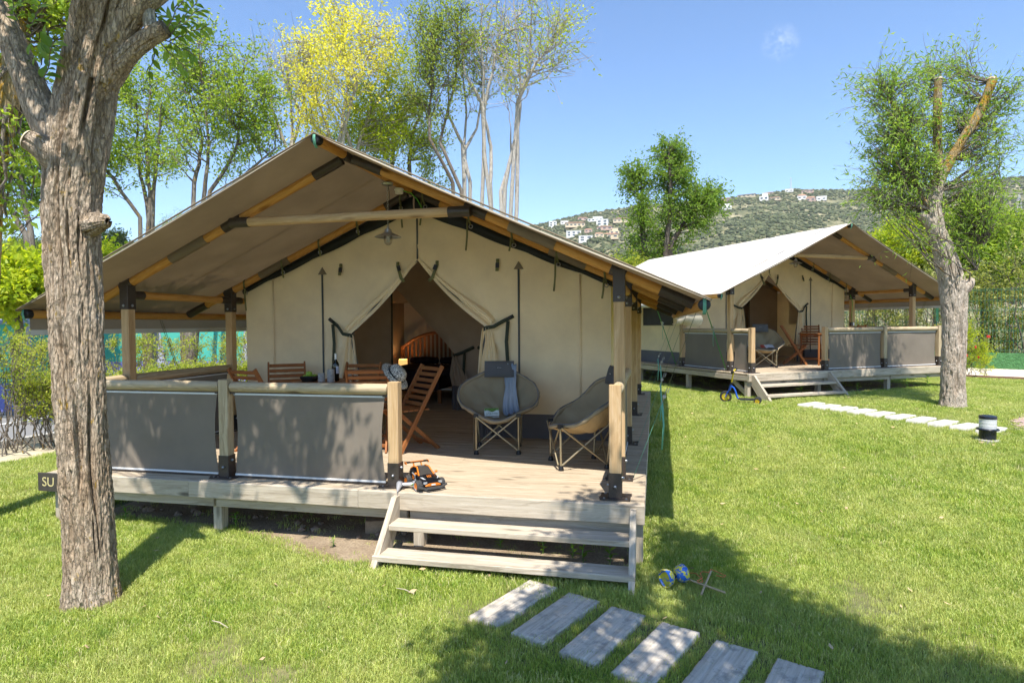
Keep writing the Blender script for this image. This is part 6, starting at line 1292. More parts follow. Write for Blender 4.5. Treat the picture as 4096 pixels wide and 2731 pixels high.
bgtree('small lime shrub tree showing over the right roof edge', 24, 1440, [[(1440, 640), (1430, 620)]], [(1440, 630, 40, 25, 26), (1400, 640, 30, 20, 12)], 'leaf_hedge', 'bark_grey', 113, 0.06, lpt=12, group='trees before the far hill', name='shrub_tree')
for k, (lb, d, x, bl, lf, sd) in enumerate([('bright green bushy tree behind the willow stem', 24, 2080, [(2070, 570, 60, 60, 60), (2040, 620, 40, 40, 30), (2120, 610, 60, 50, 44)], 'leaf_lime', 121), ('deep green tree filling the gap right of the willow trunk', 22, 2260, [(2260, 540, 80, 70, 80), (2220, 600, 60, 50, 50), (2300, 620, 70, 50, 50)], 'leaf_green', 122),
        ('grey green bushy tree at the right picture edge', 26, 2360, [(2350, 570, 60, 60, 60), (2380, 620, 70, 50, 40), (2450, 580, 80, 80, 30)], 'leaf_grey', 123), ('dark green round tree between the two bushy ones on the right', 27, 2150, [(2150, 540, 55, 60, 50), (2180, 600, 60, 50, 40)], 'leaf_dense', 124),
        ('lime tinted tree low behind the rear tent roof end', 26, 2010, [(2010, 620, 40, 40, 30), (1985, 640, 30, 30, 14)], 'leaf_lime', 125)]):
    bgtree(lb, d, x, [[(x, 650), (bl[0][0], bl[0][1])]], bl, lf, 'bark_grey', sd, 0.12, leafL=0.13, leafW=0.06, lpt=13, twig=0.7, group='trees behind the green fence', name='bushy_tree', tw_n=(5, 8))
for k, (lb, d, x, bl, lf, sd) in enumerate([('low broad tree with large yellow green leaves left of the thick trunk', 13, 40, [(30, 660, 70, 45, 60), (95, 650, 40, 40, 30), (-40, 650, 60, 50, 16)], 'leaf_lime', 131), ('low yellow green tree showing between the thick trunk and the roof edge', 18, 300, [(290, 625, 60, 30, 44), (350, 640, 50, 30, 20), (240, 610, 40, 30, 20)], 'leaf_lime', 132),
        ('grey green feathery tree low at the left edge', 24, 20, [(20, 590, 50, 40, 40), (80, 600, 40, 30, 30)], 'leaf_grey', 133), ('pale feathery tree peeking over the left roof edge', 26, 380, [(370, 550, 40, 35, 30), (430, 530, 40, 30, 24), (330, 600, 50, 40, 20)], 'leaf_grey', 134)]):
    bgtree(lb, d, x, [[(x, 700), (bl[0][0], bl[0][1])]], bl, lf, 'bark_grey', sd, 0.10, leafL=0.15 if k < 2 else 0.10, leafW=0.09 if k < 2 else 0.03, lpt=13, twig=0.6, group='low trees beyond the road', name='low_tree', tw_n=(5, 8))
for k, (x, y, w_) in enumerate([(40, 562, 30), (110, 565, 40), (165, 556, 30), (262, 545, 26), (-20, 560, 40)]):
    bgtree(['dark pine far away at the left edge', 'dark pine right of the leftmost one', 'dark rounded pine just left of the thick trunk', 'dark pine right of the thick trunk', 'dark pine cut by the left edge'][k], 60, x, [[(x, 640), (x, y)]], [(x, y+30, w_, 32, 46), (x, y+70, w_*1.3, 40, 20)], 'leaf_dark', 'bark_dark', 140+k, 0.25, leafL=0.35, leafW=0.14, lpt=11, twig=1.3, rb=0.05, rt=0.02, spread=0.2, group='dark pines in the distance', name='pine_tree')
# ------------------------------------------------------------------ big rough barked trees
def bark_trunk(name, path, rad, mat, par, nu, dv, amp, seed, flare=0.0, fu=22, fv=2.3):
    """path points and radii -> tube with deep vertical furrows as real relief"""
    P = np.asarray(path, float); L = np.concatenate([[0], np.cumsum(np.linalg.norm(np.diff(P, axis=0), axis=1))]); n = int(L[-1]/dv)+2; s = np.linspace(0, L[-1], n)
    def sm(y):
        y = np.interp(s, L, y); k = max(3, int(0.10/dv)); w_ = np.hanning(2*k+1); w_ /= w_.sum(); yp = np.concatenate([2*y[0]-y[k:0:-1], y, 2*y[-1]-y[-2:-k-2:-1]]); return np.convolve(yp, w_, 'valid')
    Q = np.stack([sm(P[:, i]) for i in range(3)], -1); R_ = sm(np.asarray(rad, float)); T = np.gradient(Q, axis=0); T /= np.linalg.norm(T, axis=1, keepdims=True)
    A = np.cross(T, np.array([0.0, 1.0, 0.02])); A /= np.linalg.norm(A, axis=1, keepdims=True); B = np.cross(T, A); th = np.arange(nu)*2*PI/nu; TH, SS = np.meshgrid(th, s); u = TH/(2*PI)
    wrp = (sum(vnoise((u*6*2**k_) % (6*2**k_), SS*1.4*2**k_, seed+20+k_, 6*2**k_)*0.5**(k_+1) for k_ in range(3))-0.45)*1.6
    def per(fx, fy, sd, ox=0.0): return vnoise(u*fx+ox, SS*fy, sd, None)*1.0
    def ridg(fx, fy, sd):
        a = (u*fx+wrp*fx/22.0) % fx; return 1-np.abs(2*vnoise(a, SS*fy+0*a, sd, fx)-1)
    crev = lambda q, a, b: (lambda t_: t_*t_*(3-2*t_))(np.clip((1-q-a)/(b-a), 0, 1))
    h = 1.15-crev(ridg(fu, fv, seed), 0.55, 0.88)*1.0-crev(ridg(fu*2, fv*1.9, seed+1), 0.62, 0.92)*0.6-crev(ridg(fu*2, fv*7, seed+2), 0.72, 0.95)*0.3-0.35*vnoise((u*fu*2) % (fu*2), SS*fv*4, seed+5, fu*2)-vnoise((u*fu*6) % (fu*6), SS*34, seed+3, fu*6 if fu*6 < 256 else None)*0.18
    rr = R_[:, None]*(1+0.06*(vnoise((u*5) % 5, SS*1.5, seed+6, 5)-0.5)*2)+amp*(h-1.0)+flare*np.exp(-SS/0.16)*(0.5+0.9*vnoise((u*7) % 7, SS*0.5, seed+8, 7))
    V = Q[:, None, :]+rr[:, :, None]*(np.cos(TH)[..., None]*A[:, None, :]+np.sin(TH)[..., None]*B[:, None, :]); i, k = np.meshgrid(np.arange(n-1), np.arange(nu), indexing='ij'); k2 = (k+1) % nu
    return ob(name, fast_mesh(name, V.reshape(-1, 3), np.stack([i*nu+k, i*nu+k2, (i+1)*nu+k2, (i+1)*nu+k], -1).reshape(-1, 4), mat, True), par)
bark('bark_rough', (0.24, 0.165, 0.10), (0.46, 0.345, 0.235), (0.62, 0.505, 0.375), 0.25, (0.40, 0.25, 0.03)); bark('bark_willow', (0.30, 0.23, 0.165), (0.53, 0.435, 0.335), (0.68, 0.59, 0.48), 0.0); bark('bark_lichen', (0.22, 0.15, 0.06), (0.34, 0.24, 0.09), (0.42, 0.36, 0.28), 0.75, (0.46, 0.25, 0.02))
plain('cut_wood', (0.62, 0.50, 0.34), 0.8, var=0.2, scale=20)
DT = 4.25; _tb = at_d(217*DS, 1372*DS, DT); _tb[2] = 0.0
r = thing('rough_tree', 'thick furrowed trunk standing in the left foreground', 'tree', tuple(_tb))
def lp(x, y, dd=0.0): return tuple(at_d(x*DS, y*DS, DT+dd)-_tb)
K = 0.80*DT/(FPX/DS)
tr = bark_trunk('trunk', [lp(217, 1440), lp(212, 1372), lp(205, 1250), lp(196, 1100), lp(183, 900), lp(172, 700), lp(165, 560), lp(166, 450), lp(178, 330), lp(196, 220), lp(215, 120), lp(236, 30), lp(262, -60), lp(300, -180, -.1)], [74*K, 70*K, 67*K, 66*K, 67*K, 70*K, 72*K, 77*K, 84*K, 80*K, 76*K, 78*K, 66*K, 50*K], 'bark_rough', r, 420, 0.0068, 0.058, 41, 0.07, fu=20, fv=0.8)
bark_trunk('limb', [lp(175, 420), lp(130, 330), lp(92, 245), lp(60, 170), lp(25, 85), lp(0, 30), lp(-40, -40)], [50*K, 47*K, 43*K, 39*K, 37*K, 34*K, 30*K], 'bark_rough', r, 150, 0.011, 0.02, 47, fu=14)
bark_trunk('limb', [lp(222, 190), lp(248, 115), lp(290, 45), lp(340, -5), lp(430, -70, .1), lp(520, -140, .2)], [56*K, 52*K, 42*K, 36*K, 30*K, 24*K], 'bark_rough', r, 150, 0.011, 0.018, 51, fu=14)
bark_trunk('limb', [lp(212, 215, .02), lp(255, 170, .02), lp(300, 118), lp(345, 84), lp(380, 66)], [50*K, 38*K, 28*K, 26*K, 25*K], 'bark_rough', r, 130, 0.010, 0.016, 53, fu=12)
bark_trunk('limb', [lp(352, 85), lp(340, 40), lp(343, -10), lp(350, -80)], [19*K, 17*K, 16*K, 14*K], 'bark_pale', r, 60, 0.012, 0.006, 57, fu=8)
q0 = lp(384, 62); MB().lathe([(0, 0.0), (20*K, 0.0), (24*K, -0.03)], 20, frame(lp(368, 72), q0) @ Matrix.Rotation(PI/2, 4, 'Y') @ Matrix.Translation((0, 0, (V3(q0)-V3(lp(368, 72))).length-0.004))).ob('cut_face', 'bark_grey', r, True)
bark_trunk('stub', [lp(165, 400, -.02), lp(120, 355, -.1), lp(82, 330, -.14), lp(66, 322, -.15)], [50*K, 42*K, 30*K, 28*K], 'bark_rough', r, 110, 0.009, 0.012, 61, fu=12)
fm = frame(lp(82, 330, -.14), lp(64, 321, -.15)); MB().lathe([(0, 0.004), (17*K, 0.002), (26*K, 0.0), (28*K, -0.01)], 24, fm @ Matrix.Translation((0.058, 0, 0)) @ Matrix.Rotation(PI/2, 4, 'Y')).ob('cut_face', 'cut_wood', r, True)
bark_trunk('knob', [lp(195, 520), lp(222, 512, -.08), lp(240, 508, -.13), lp(249, 508, -.15)], [40*K, 30*K, 24*K, 10*K], 'bark_rough', r, 100, 0.008, 0.022, 67, fu=10)
# large leaves on sprigs of the foreground tree
Vl, Fl = bigleaf(0.085, 0.036, 0.25, 0.35); leafmat('leaf_big', [(0, (0.085, 0.17, 0.02)), (0.6, (0.15, 0.26, 0.035)), (1, (0.22, 0.33, 0.06))], 0.5, 0.35, True); lme = fast_mesh('leaf', Vl, Fl, 'leaf_big', True)
leaf_n = 0
def sprig(x0, y0, x1, y1, dd, nl, up=0.0, s=1.0):
    global leaf_n
    a, b = np.array(lp(x0, y0, dd)), np.array(lp(x1, y1, dd+rnd.uniform(-0.1, 0.1))); P = curve(a, b, nr, 0.05, 7, up); MB().tube(P, [0.004]*3+[0.003]*4, 5).ob('sprig', 'bark_grey', r, True); ax_ = (b-a)/np.linalg.norm(b-a)
    for i in range(nl):
        f = 0.15+0.85*i/nl; k = min(int(f*6), 5); p = P[k]+(P[k+1]-P[k])*(f*6-k); sd = np.cross(ax_, np.array([rnd.uniform(-.3, .3), -1, 0.2])); sd /= np.linalg.norm(sd); sd *= 1 if i % 2 else -1
        d = V3(ax_*0.75+sd*0.85+np.array([0, rnd.uniform(-.4, .4), -0.25])).normalized(); o = ob('leaf', lme, r); z = V3((rnd.uniform(-.4, .4), -0.75, 0.65)); xx = d.cross(z).normalized(); zz = xx.cross(d)
        sc = s*rnd.uniform(0.75, 1.2); M = Matrix(((xx.x, d.x, zz.x, p[0]), (xx.y, d.y, zz.y, p[1]), (xx.z, d.z, zz.z, p[2]), (0, 0, 0, 1))) @ Matrix.Scale(sc, 4); o.matrix_basis = M; leaf_n += 1
for a in [(385, 90, 465, 25, 0, 14), (380, 80, 430, -20, -.05, 12), (390, 95, 475, 60, .05, 12), (370, 90, 450, 130, .1, 14), (395, 60, 470, -30, .1, 12), (370, 100, 430, 165, .1, 8), (340, 30, 400, 60, .15, 10), (345, 0, 385, 80, .1, 10), (400, 20, 455, -40, 0, 10), (360, 95, 345, 190, .2, 6),
          (100, 200, 125, 95, -.1, 12, 0, 1.25), (95, 150, 110, 70, .0, 10, 0, 1.2), (45, 60, 30, -20, -.1, 10), (60, 80, 95, 10, -.05, 10), (20, 30, 80, -30, 0, 10), (110, 190, 60, 120, 0, 6)]: sprig(*a)
# its crown above the picture: shades the railing, the steps and the lawn
def shade_blob(gx, gy, gz_, h, rx, ry, nb): return ((gx+0.125*h-_tb[0], gy-0.48*h-_tb[1], gz_+h), (rx, ry, 0.5), nb)
wd = Wood(); rg = np.random.default_rng(77); ST = []
for tip, r0 in (((-0.1, -0.9, 4.3), 0.07), ((1.3, -0.8, 4.6), 0.07), ((0.6, -0.4, 4.9), 0.06)):
    Q = curve(np.array(lp(300, -180, -.1)), np.array(tip), rg, 0.06, 12); wd.limb(Q, r0, 0.02, 8); ST.append((Q, r0, 0.02))
CB = [shade_blob(*q) for q in ((-4.75, 0.15, 1.0, 3.9, 0.6, 0.36, 13), (-4.0, 0.15, 0.8, 3.9, 0.42, 0.34, 8), (-3.35, 0.15, 1.15, 3.9, 0.5, 0.3, 9), (-2.65, 0.15, 0.85, 4.0, 0.42, 0.34, 7), (-3.6, 0.1, 0.6, 4.1, 0.3, 0.3, 5))]
C, D = grow(wd, ST, CB, rg, 0.09, 0.04, lpt=17, twig=0.30, spread=0.06, tw_n=(5, 8), fmin=0.86); ob('branches', wd.mesh('branches', 'bark_grey'), r); V, F = leaf_quads(C, D, 0.10, 0.048, rg); ob('crown', fast_mesh('crown', V, F, 'leaf_green'), r)
# the tree behind the camera whose shadow lies on the lawn, the slabs and the steps
_tb = np.array([2.6, -7.6, 0.0]); r = thing('shade_tree', 'leafy tree behind the viewer that shades the lawn and slabs', 'tree', tuple(_tb)); bark_trunk('trunk', [(0, 0, -0.1), (0, 0, 0.3), (-0.1, 0.1, 1.6), (-0.2, 0.3, 2.9), (-0.3, 0.6, 3.9)], [0.24, 0.21, 0.19, 0.18, 0.15], 'bark_rough', r, 120, 0.02, 0.03, 43, 0.04)
wd = Wood(); rg = np.random.default_rng(76); ST = []
for tip, r0 in (((-3.0, 3.3, 5.2), 0.09), ((-1.6, 4.2, 5.3), 0.09), ((-0.4, 3.6, 5.4), 0.08), ((0.8, 4.0, 5.5), 0.08), ((0.6, 1.5, 5.6), 0.07), ((-2.2, 2.0, 5.4), 0.07)):
    Q = curve(np.array([-0.3, 0.6, 3.8]), np.array(tip), rg, 0.06, 12); wd.limb(Q, r0, 0.03, 8); ST.append((Q, r0, 0.03))
CB = [shade_blob(*q) for q in ((-0.75, -1.35, 0, 4.9, 0.36, 0.24, 18), (-0.55, -1.75, 0, 4.9, 0.5, 0.3, 24), (0.1, -1.6, 0, 5.0, 0.55, 0.3, 24), (-0.55, -0.85, 0, 4.8, 0.26, 0.22, 10), (-0.15, -0.6, 0, 4.9, 0.26, 0.2, 9),
    (0.36, 0.0, 0, 5.0, 0.26, 0.36, 22), (0.33, 0.65, 0, 5.0, 0.22, 0.2, 9), (0.72, -0.55, 0, 5.0, 0.42, 0.32, 30), (1.15, -0.95, 0, 5.0, 0.48, 0.28, 30), (1.65, -1.35, 0, 5.1, 0.5, 0.28, 26), (0.6, -1.25, 0, 5.1, 0.36, 0.28, 17), (2.3, -1.9, 0, 5.2, 0.6, 0.3, 20),
    (-0.30, 0.0, 0.4, 4.6, 0.22, 0.22, 8), (-0.25, -0.45, 0.2, 4.7, 0.22, 0.2, 7))]
C, D = grow(wd, ST, CB, rg, 0.09, 0.04, lpt=9, twig=0.28, spread=0.06, tw_n=(5, 8), fmin=0.86); ob('branches', wd.mesh('branches', 'bark_grey'), r); V, F = leaf_quads(C, D, 0.10, 0.048, rg); ob('crown', fast_mesh('crown', V, F, 'leaf_green'), r)
# small second trunk at the very left
_lb = at_d(-20*DS, 900*DS, 6.0); _lb[2] = 0.0; r = thing('rough_tree', 'lichen covered leaning trunk cut by the left picture edge', 'tree', tuple(_lb)); l2 = lambda x, y: tuple(at_d(x*DS, y*DS, 6.0)-_lb)
bark_trunk('trunk', [l2(-60, 1300), l2(-40, 700), l2(-22, 420), l2(0, 330), l2(22, 215), l2(40, 100), l2(60, -60)], [30*.0042]*2+[24*.0042]*5, 'bark_lichen', r, 70, 0.02, 0.015, 71, fu=10)
wd = Wood(); rg = np.random.default_rng(78); Q = np.array([l2(40, 100), l2(70, -60), l2(80, -200)]); Q = np.concatenate([curve(Q[0], Q[1], rg, .02, 5), curve(Q[1], Q[2], rg, .02, 5)])
C, D = grow(wd, [(Q, .06, .03)], [(np.array(l2(60, 90)), (0.35, 0.3, 0.55), 18), (np.array(l2(90, -80)), (1.0, 0.8, 0.5), 30), (np.array(l2(10, 450)), (0.25, 0.3, 0.5), 12)], rg, .09, .045, lpt=11, twig=0.4); ob('branches', wd.mesh('branches', 'bark_grey'), r); V, F = leaf_quads(C, D, 0.09, 0.048, rg); ob('crown', fast_mesh('crown', V, F, 'leaf_green'), r)
# willow in front of the rear deck
_wb = at_g(3815, 1630); DW = float((_wb-CAM) @ FW); r = thing('willow_tree', 'pollarded willow with bent trunk and feathery crown on the right', 'tree', tuple(_wb)); wp = lambda x, y, dd=0: np.array(at_d(x*DS, y*DS, DW+dd)-_wb); KW = 0.84*DW/(FPX/DS)
bark_trunk('trunk', [wp(2189, 950), wp(2189, 930), wp(2190, 850), wp(2193, 740), wp(2190, 660), wp(2172, 590), wp(2150, 530), wp(2143, 470), wp(2152, 420), wp(2163, 385)], [31*KW, 30*KW, 29*KW, 31*KW, 34*KW, 27*KW, 24*KW, 20*KW, 18*KW, 15*KW], 'bark_willow', r, 190, 0.014, 0.042, 81, 0.05, fu=18)
for pts, rad in ((((2152, 430), (2156, 370), (2153, 290), (2153, 235), (2155, 180)), (12, 12, 11, 10.5, 10)), (((2155, 420), (2185, 365), (2225, 300), (2262, 235), (2280, 182)), (13, 13, 12, 11.5, 12)), (((2160, 500), (2125, 470), (2105, 430), (2090, 400), (2060, 250), (2040, 225)), (14, 9, 8, 7, 6, 5))):
    bark_trunk('limb', [wp(*p) for p in pts], [q*KW for q in rad], 'bark_lichen', r, 60, 0.03, 0.012, 83, fu=9)
    a, b = V3(wp(*pts[-2])), V3(wp(*pts[-1])); MB().lathe([(0, 0.012), (rad[-1]*KW*.95, 0.01), (rad[-1]*KW, -0.02)], 16, frame(a, b) @ Matrix.Translation(((b-a).length, 0, 0)) @ Matrix.Rotation(PI/2, 4, 'Y')).ob('cut_face', 'cut_wood', r)
bark_trunk('stub', [wp(2190, 668), wp(2215, 662), wp(2228, 650), wp(2234, 640)], [22*KW, 18*KW, 14*KW, 6*KW], 'bark_willow', r, 60, 0.02, 0.02, 87, fu=9)
bark_trunk('stub', [wp(2145, 520), wp(2122, 500), wp(2108, 490)], [18*KW, 13*KW, 12*KW], 'bark_willow', r, 60, 0.02, 0.01, 88, fu=9)
wd = Wood(); rg = np.random.default_rng(79); ST = [(np.array([wp(*p) for p in ((2150, 440), (2156, 370), (2153, 290), (2153, 235), (2155, 190))]), .10, .07), (np.array([wp(*p) for p in ((2185, 365), (2225, 300), (2262, 235), (2280, 190))]), .10, .08), (np.array([wp(*p) for p in ((2140, 480), (2105, 430), (2080, 330), (2045, 230))]), .07, .04), (np.array([wp(*p) for p in ((2225, 655), (2245, 620), (2262, 560))]), .02, .015)]
def wb(x, y, rx, ry, nb, dd=0): return (wp(x, y, dd), (rx*KW, rx*KW*.9, ry*KW), nb)
C, D = grow(wd, ST, [wb(2060, 220, 55, 70, 34), wb(2010, 210, 45, 50, 16), wb(2150, 175, 60, 45, 26, .4), wb(2100, 300, 70, 70, 60), wb(2030, 340, 60, 70, 40), wb(2230, 250, 60, 80, 44, .3), wb(2270, 340, 50, 90, 40), wb(2090, 390, 80, 60, 60), wb(2000, 430, 55, 40, 22), wb(2190, 320, 50, 60, 24, .6), wb(2230, 470, 50, 60, 44), wb(2245, 540, 40, 50, 26), wb(2050, 470, 60, 30, 22), wb(2310, 220, 40, 60, 12), wb(2220, 150, 50, 35, 10, .4)],
            rg, .10, .02, lpt=9, twig=0.62, droop=0.22, spread=0.035, rb=0.016, rt=0.0045, tw_n=(3, 6), upb=0.45); ob('branches', wd.mesh('branches', 'bark_grey'), r); V, F = leaf_quads(C, D, 0.105, 0.022, rg); ob('crown', fast_mesh('crown', V, F, 'leaf_willow'), r)
# ------------------------------------------------------------------ green wall, wire fence, shrubs on the right
t = NT('wall_green'); t.p.inputs['Roughness'].default_value = 0.8; v = t.coord((1, 1, 1), rnd_off=False); n1 = t.noise(v, 4, 5, 0.6, 1.5); t.col(t.ramp(n1, [(0.3, (0.05, 0.165, 0.05)), (0.7, (0.075, 0.22, 0.07))])); t.bump(t.noise(v, 7, 3, 0.5, 2.5), 1.0, 0.06); MATS['wall_green'] = t.m
plain('fence_green', (0.018, 0.105, 0.052), 0.5)
r = thing('green_wall', 'low dark green rendered wall under the wire fence', 'wall', tuple(wallp(0, 0)))
w0 = V3(wallp(0, 0))
for i in range(4): stick('wall_panel', V3(wallp(-14+8*i, 0))-w0+Vector((0, 0, 0.24)), V3(wallp(-14+8*i+7.995, 0))-w0+Vector((0, 0, 0.24)), 0.2, 0.50, 'wall_green', r)
r = thing('wire_fence', 'green welded wire fence standing on the low green wall', 'fence', tuple(wallp(0, 0)))
ps = [-13.5+2.5*i for i in range(13)]; FHt = 2.0
pst = MB().box((0, 0, 0.46+FHt/2), (0.06, 0.06, FHt+0.06)).mesh('post', 'fence_green')
for s in ps: o = ob('post', pst, r); o.matrix_basis = Matrix.Translation(V3(wallp(s, 0))-w0) @ Matrix.Rotation(math.atan2(WD[1], WD[0]), 4, 'Z')
mb = MB(); zs = [0.55, 0.59, 0.85, 1.15, 1.19, 1.45, 1.78, 1.82, 2.1, 2.40, 2.44]
n_w = int(2.42/0.10)
for i in range(n_w+1): mb.bar((0.04+0.10*i, 0, 0.50), (0.04+0.10*i, 0, 2.47), 0.0105, 0.0105, up=(0, 1, 0))
for z in zs: mb.bar((0.03, -0.006, z), (2.47, -0.006, z), 0.0105, 0.0105)
wme = mb.mesh('wire_panel', 'fence_green')
for s in ps[:-1]: o = struct(ob('wire_panel', wme, r), 'stuff'); o.matrix_basis = Matrix.Translation(V3(wallp(s, 0))-w0) @ Matrix.Rotation(math.atan2(WD[1], WD[0]), 4, 'Z')
def leafy(name, label, cat, loc, blobs, leaf, seed, L, wdt, n_st, group=None, stem_r=0.012, lpt=10, twig=0.35, spread=0.05, bare=0.0, bk='bark_grey', stw=0.25, tw_n=(4, 7)):
    """multi-stemmed shrub: stems rise from the base and carry leaf sprays inside the blobs"""
    r = np.random.default_rng(seed); t_ = thing(name, label, cat, loc, 0, group); wd = Wood(); ST = []; ext = max(abs(b[0][0])+b[1][0] for b in blobs)
    for _ in range(n_st):
        b = blobs[r.integers(len(blobs))]; tip = np.array(b[0])+r.uniform(-0.6, 0.6, 3)*np.array(b[1]); p0 = np.array([b[0][0]*(0.9 if ext > 3 else 0.55)+0.5*(tip[0]-b[0][0])+r.normal(0, stw), tip[1]*0.4+r.normal(0, stw*.6), -0.03]); Q = curve(p0, tip, r, 0.06, 8); wd.limb(Q, stem_r, stem_r*.4, 5); ST.append((Q, stem_r, stem_r*.4))
    C, D = grow(wd, ST, blobs, r, L, wdt, lpt=lpt, twig=twig, spread=spread, rb=0.01, rt=0.004, bare=bare, tw_n=tw_n); ob('stems', wd.mesh('stems', bk), t_); V, F = leaf_quads(C, D, L, wdt, r); ob('foliage', fast_mesh('foliage', V, F, leaf), t_); return t_
sh = ['dense shrub behind the wire fence at its left visible end', 'second shrub behind the wire fence from the left', 'shrub behind the fence between the rear deck posts', 'shrub behind the fence next to the willow trunk', 'shrub behind the fence just right of the willow', 'yellowish shrub behind the fence on the right', 'shrub behind the fence at the right picture edge', 'last shrub behind the fence beyond the right edge']
for k, lb in enumerate(sh):
    s = -9.0+2.35*k; q = wallp(s, 2.3); leafy('fence_shrub', lb, 'shrub', tuple(q), [((0, 0, 1.9), (1.4, 0.8, 0.9), 60), ((0.3, 0.1, 1.1), (1.4, 0.8, 0.7), 40), ((-0.4, 0.3, 2.7), (1.2, 0.8, 0.6), 34), ((0, 0, 0.6), (1.3, 0.6, 0.5), 16)], 'leaf_shrub' if k % 3 != 1 else 'leaf_hedge', 200+k, 0.075, 0.045, 26, 'shrubs behind the wire fence', 0.02, 9, 0.4)
q = wallp(6, 4.2); leafy('tall_hedge', 'tall dark hedge rising behind the shrubs and the wire fence', 'hedge', tuple(q), [((-9+3*k, 0, 2.2+0.4*(k % 2)), (1.8, 0.8, 1.4), 46) for k in range(8)], 'leaf_shrub', 230, 0.12, 0.07, 40, None, 0.03, 13, 0.5)
q = at_g(3590*1.0+270, 1500); q = at_g(3878, 1510); leafy('bottlebrush_shrub', 'feathery shrub with small red flowers right behind the willow trunk', 'shrub', tuple(q), [((-0.1, 0, 0.75), (0.45, 0.4, 0.45), 40), ((-0.25, 0, 1.15), (0.3, 0.3, 0.35), 24), ((0.15, 0, 0.45), (0.4, 0.4, 0.35), 24)], 'leaf_lime', 240, 0.07, 0.012, 14, None, 0.008, 22, 0.35, 0.02)
_q = kids(bpy.data.objects['bottlebrush_shrub'])[0].parent
plain('flower_red', (0.5, 0.03, 0.02), 0.7)
for k in range(7): MB().lathe([(0, 0), (0.02, 0.01), (0.024, 0.04), (0.015, 0.07), (0, 0.075)], 9, Matrix.Translation((rnd.uniform(-.5, .3), rnd.uniform(-.5, -.25), rnd.uniform(.5, 1.2)))).ob('flower', 'flower_red', _q, True)
# ------------------------------------------------------------------ hedge plants, road side and camping tents on the left
def hp(u, v): q = at_g(u, v); return q
q = hp(60, 1815); leafy('hedge_plant', 'sparse tall hedge plant with bare lower stems at the left edge', 'hedge', tuple(q), [((0, 0, 1.45), (0.4, 0.3, 0.28), 20), ((-0.35, 0, 1.2), (0.35, 0.3, 0.4), 14), ((0.1, 0.1, 0.95), (0.4, 0.3, 0.3), 5)], 'leaf_hedge', 250, 0.045, 0.024, 16, 'hedge plants along the road', 0.011, 9, 0.22, 0.03)
q = hp(165, 1793); leafy('hedge_plant', 'clipped leafy hedge plant just left of the thick trunk', 'hedge', tuple(q), [((0, 0, 1.0), (0.42, 0.35, 0.14), 40), ((-0.05, 0, 0.78), (0.42, 0.35, 0.24), 44), ((0.1, 0, 0.45), (0.3, 0.3, 0.2), 10)], 'leaf_hedge', 251, 0.045, 0.024, 24, 'hedge plants along the road', 0.011, 10, 0.18, 0.03)
q = hp(150, 1700); leafy('hedge_plant', 'taller hedge plant behind the clipped one near the trunk', 'hedge', tuple(q), [((0, 0, 1.55), (0.6, 0.35, 0.28), 36), ((-0.2, 0, 1.2), (0.6, 0.35, 0.3), 20), ((0.3, 0, 1.0), (0.4, 0.3, 0.3), 8)], 'leaf_hedge', 252, 0.05, 0.026, 20, 'hedge plants along the road', 0.011, 9, 0.22, 0.03)
for k, (px, d, w_, lb) in enumerate([(520, 13.0, 0.55, 'hedge plant seen between the trunk and the left deck post'), (640, 13.5, 0.75, 'hedge plant in front of the teal tent left of the far trunk'), (770, 14.3, 0.3, 'thin hedge plant in front of the far trunk'), (900, 14.5, 0.5, 'hedge plant seen left of the tent wall post'), (1000, 15, 0.5, 'hedge plant seen right of the tent wall post')]):
    p = at_d(px, 1400, d); g_ = gz(p[0], p[1]); top = 1.86-(1322-1297)*d/FPX-g_
    leafy('hedge_plant', lb, 'hedge', (p[0], p[1], g_), [((0, 0, top-0.22), (w_, 0.35, 0.24), int(44*w_)), ((0, 0, top-0.6), (w_, 0.35, 0.3), int(22*w_)), ((0, 0, top-0.95), (w_*.9, 0.3, 0.25), int(6*w_))], 'leaf_hedge', 260+k, 0.05, 0.026, 16, 'hedge plants along the road', 0.010, 9, 0.2, 0.03, bare=0.1)
for k, (px, d) in enumerate([(500, 10.2), (640, 10.6), (790, 11.2), (930, 12.0)]):
    p = at_d(px, 1400, d); g_ = gz(p[0], p[1]); top = 1.86-((1478, 1468, 1450, 1440)[k]-1297)*d/FPX-g_
    leafy('clipped_hedge', ['low clipped hedge section left of the deck post', 'low clipped hedge section right of the deck post', 'low clipped hedge section below the slanting strap', 'low clipped hedge section beside the tent corner post'][k], 'hedge', (p[0], p[1], g_), [((0, 0, top-0.12), (0.62, 0.45, 0.12), 80), ((0, 0, top-0.4), (0.6, 0.45, 0.25), 40)], 'leaf_hedge', 270+k, 0.045, 0.026, 20, 'clipped hedge sections beside the front deck', 0.008, 11, 0.14, 0.03)
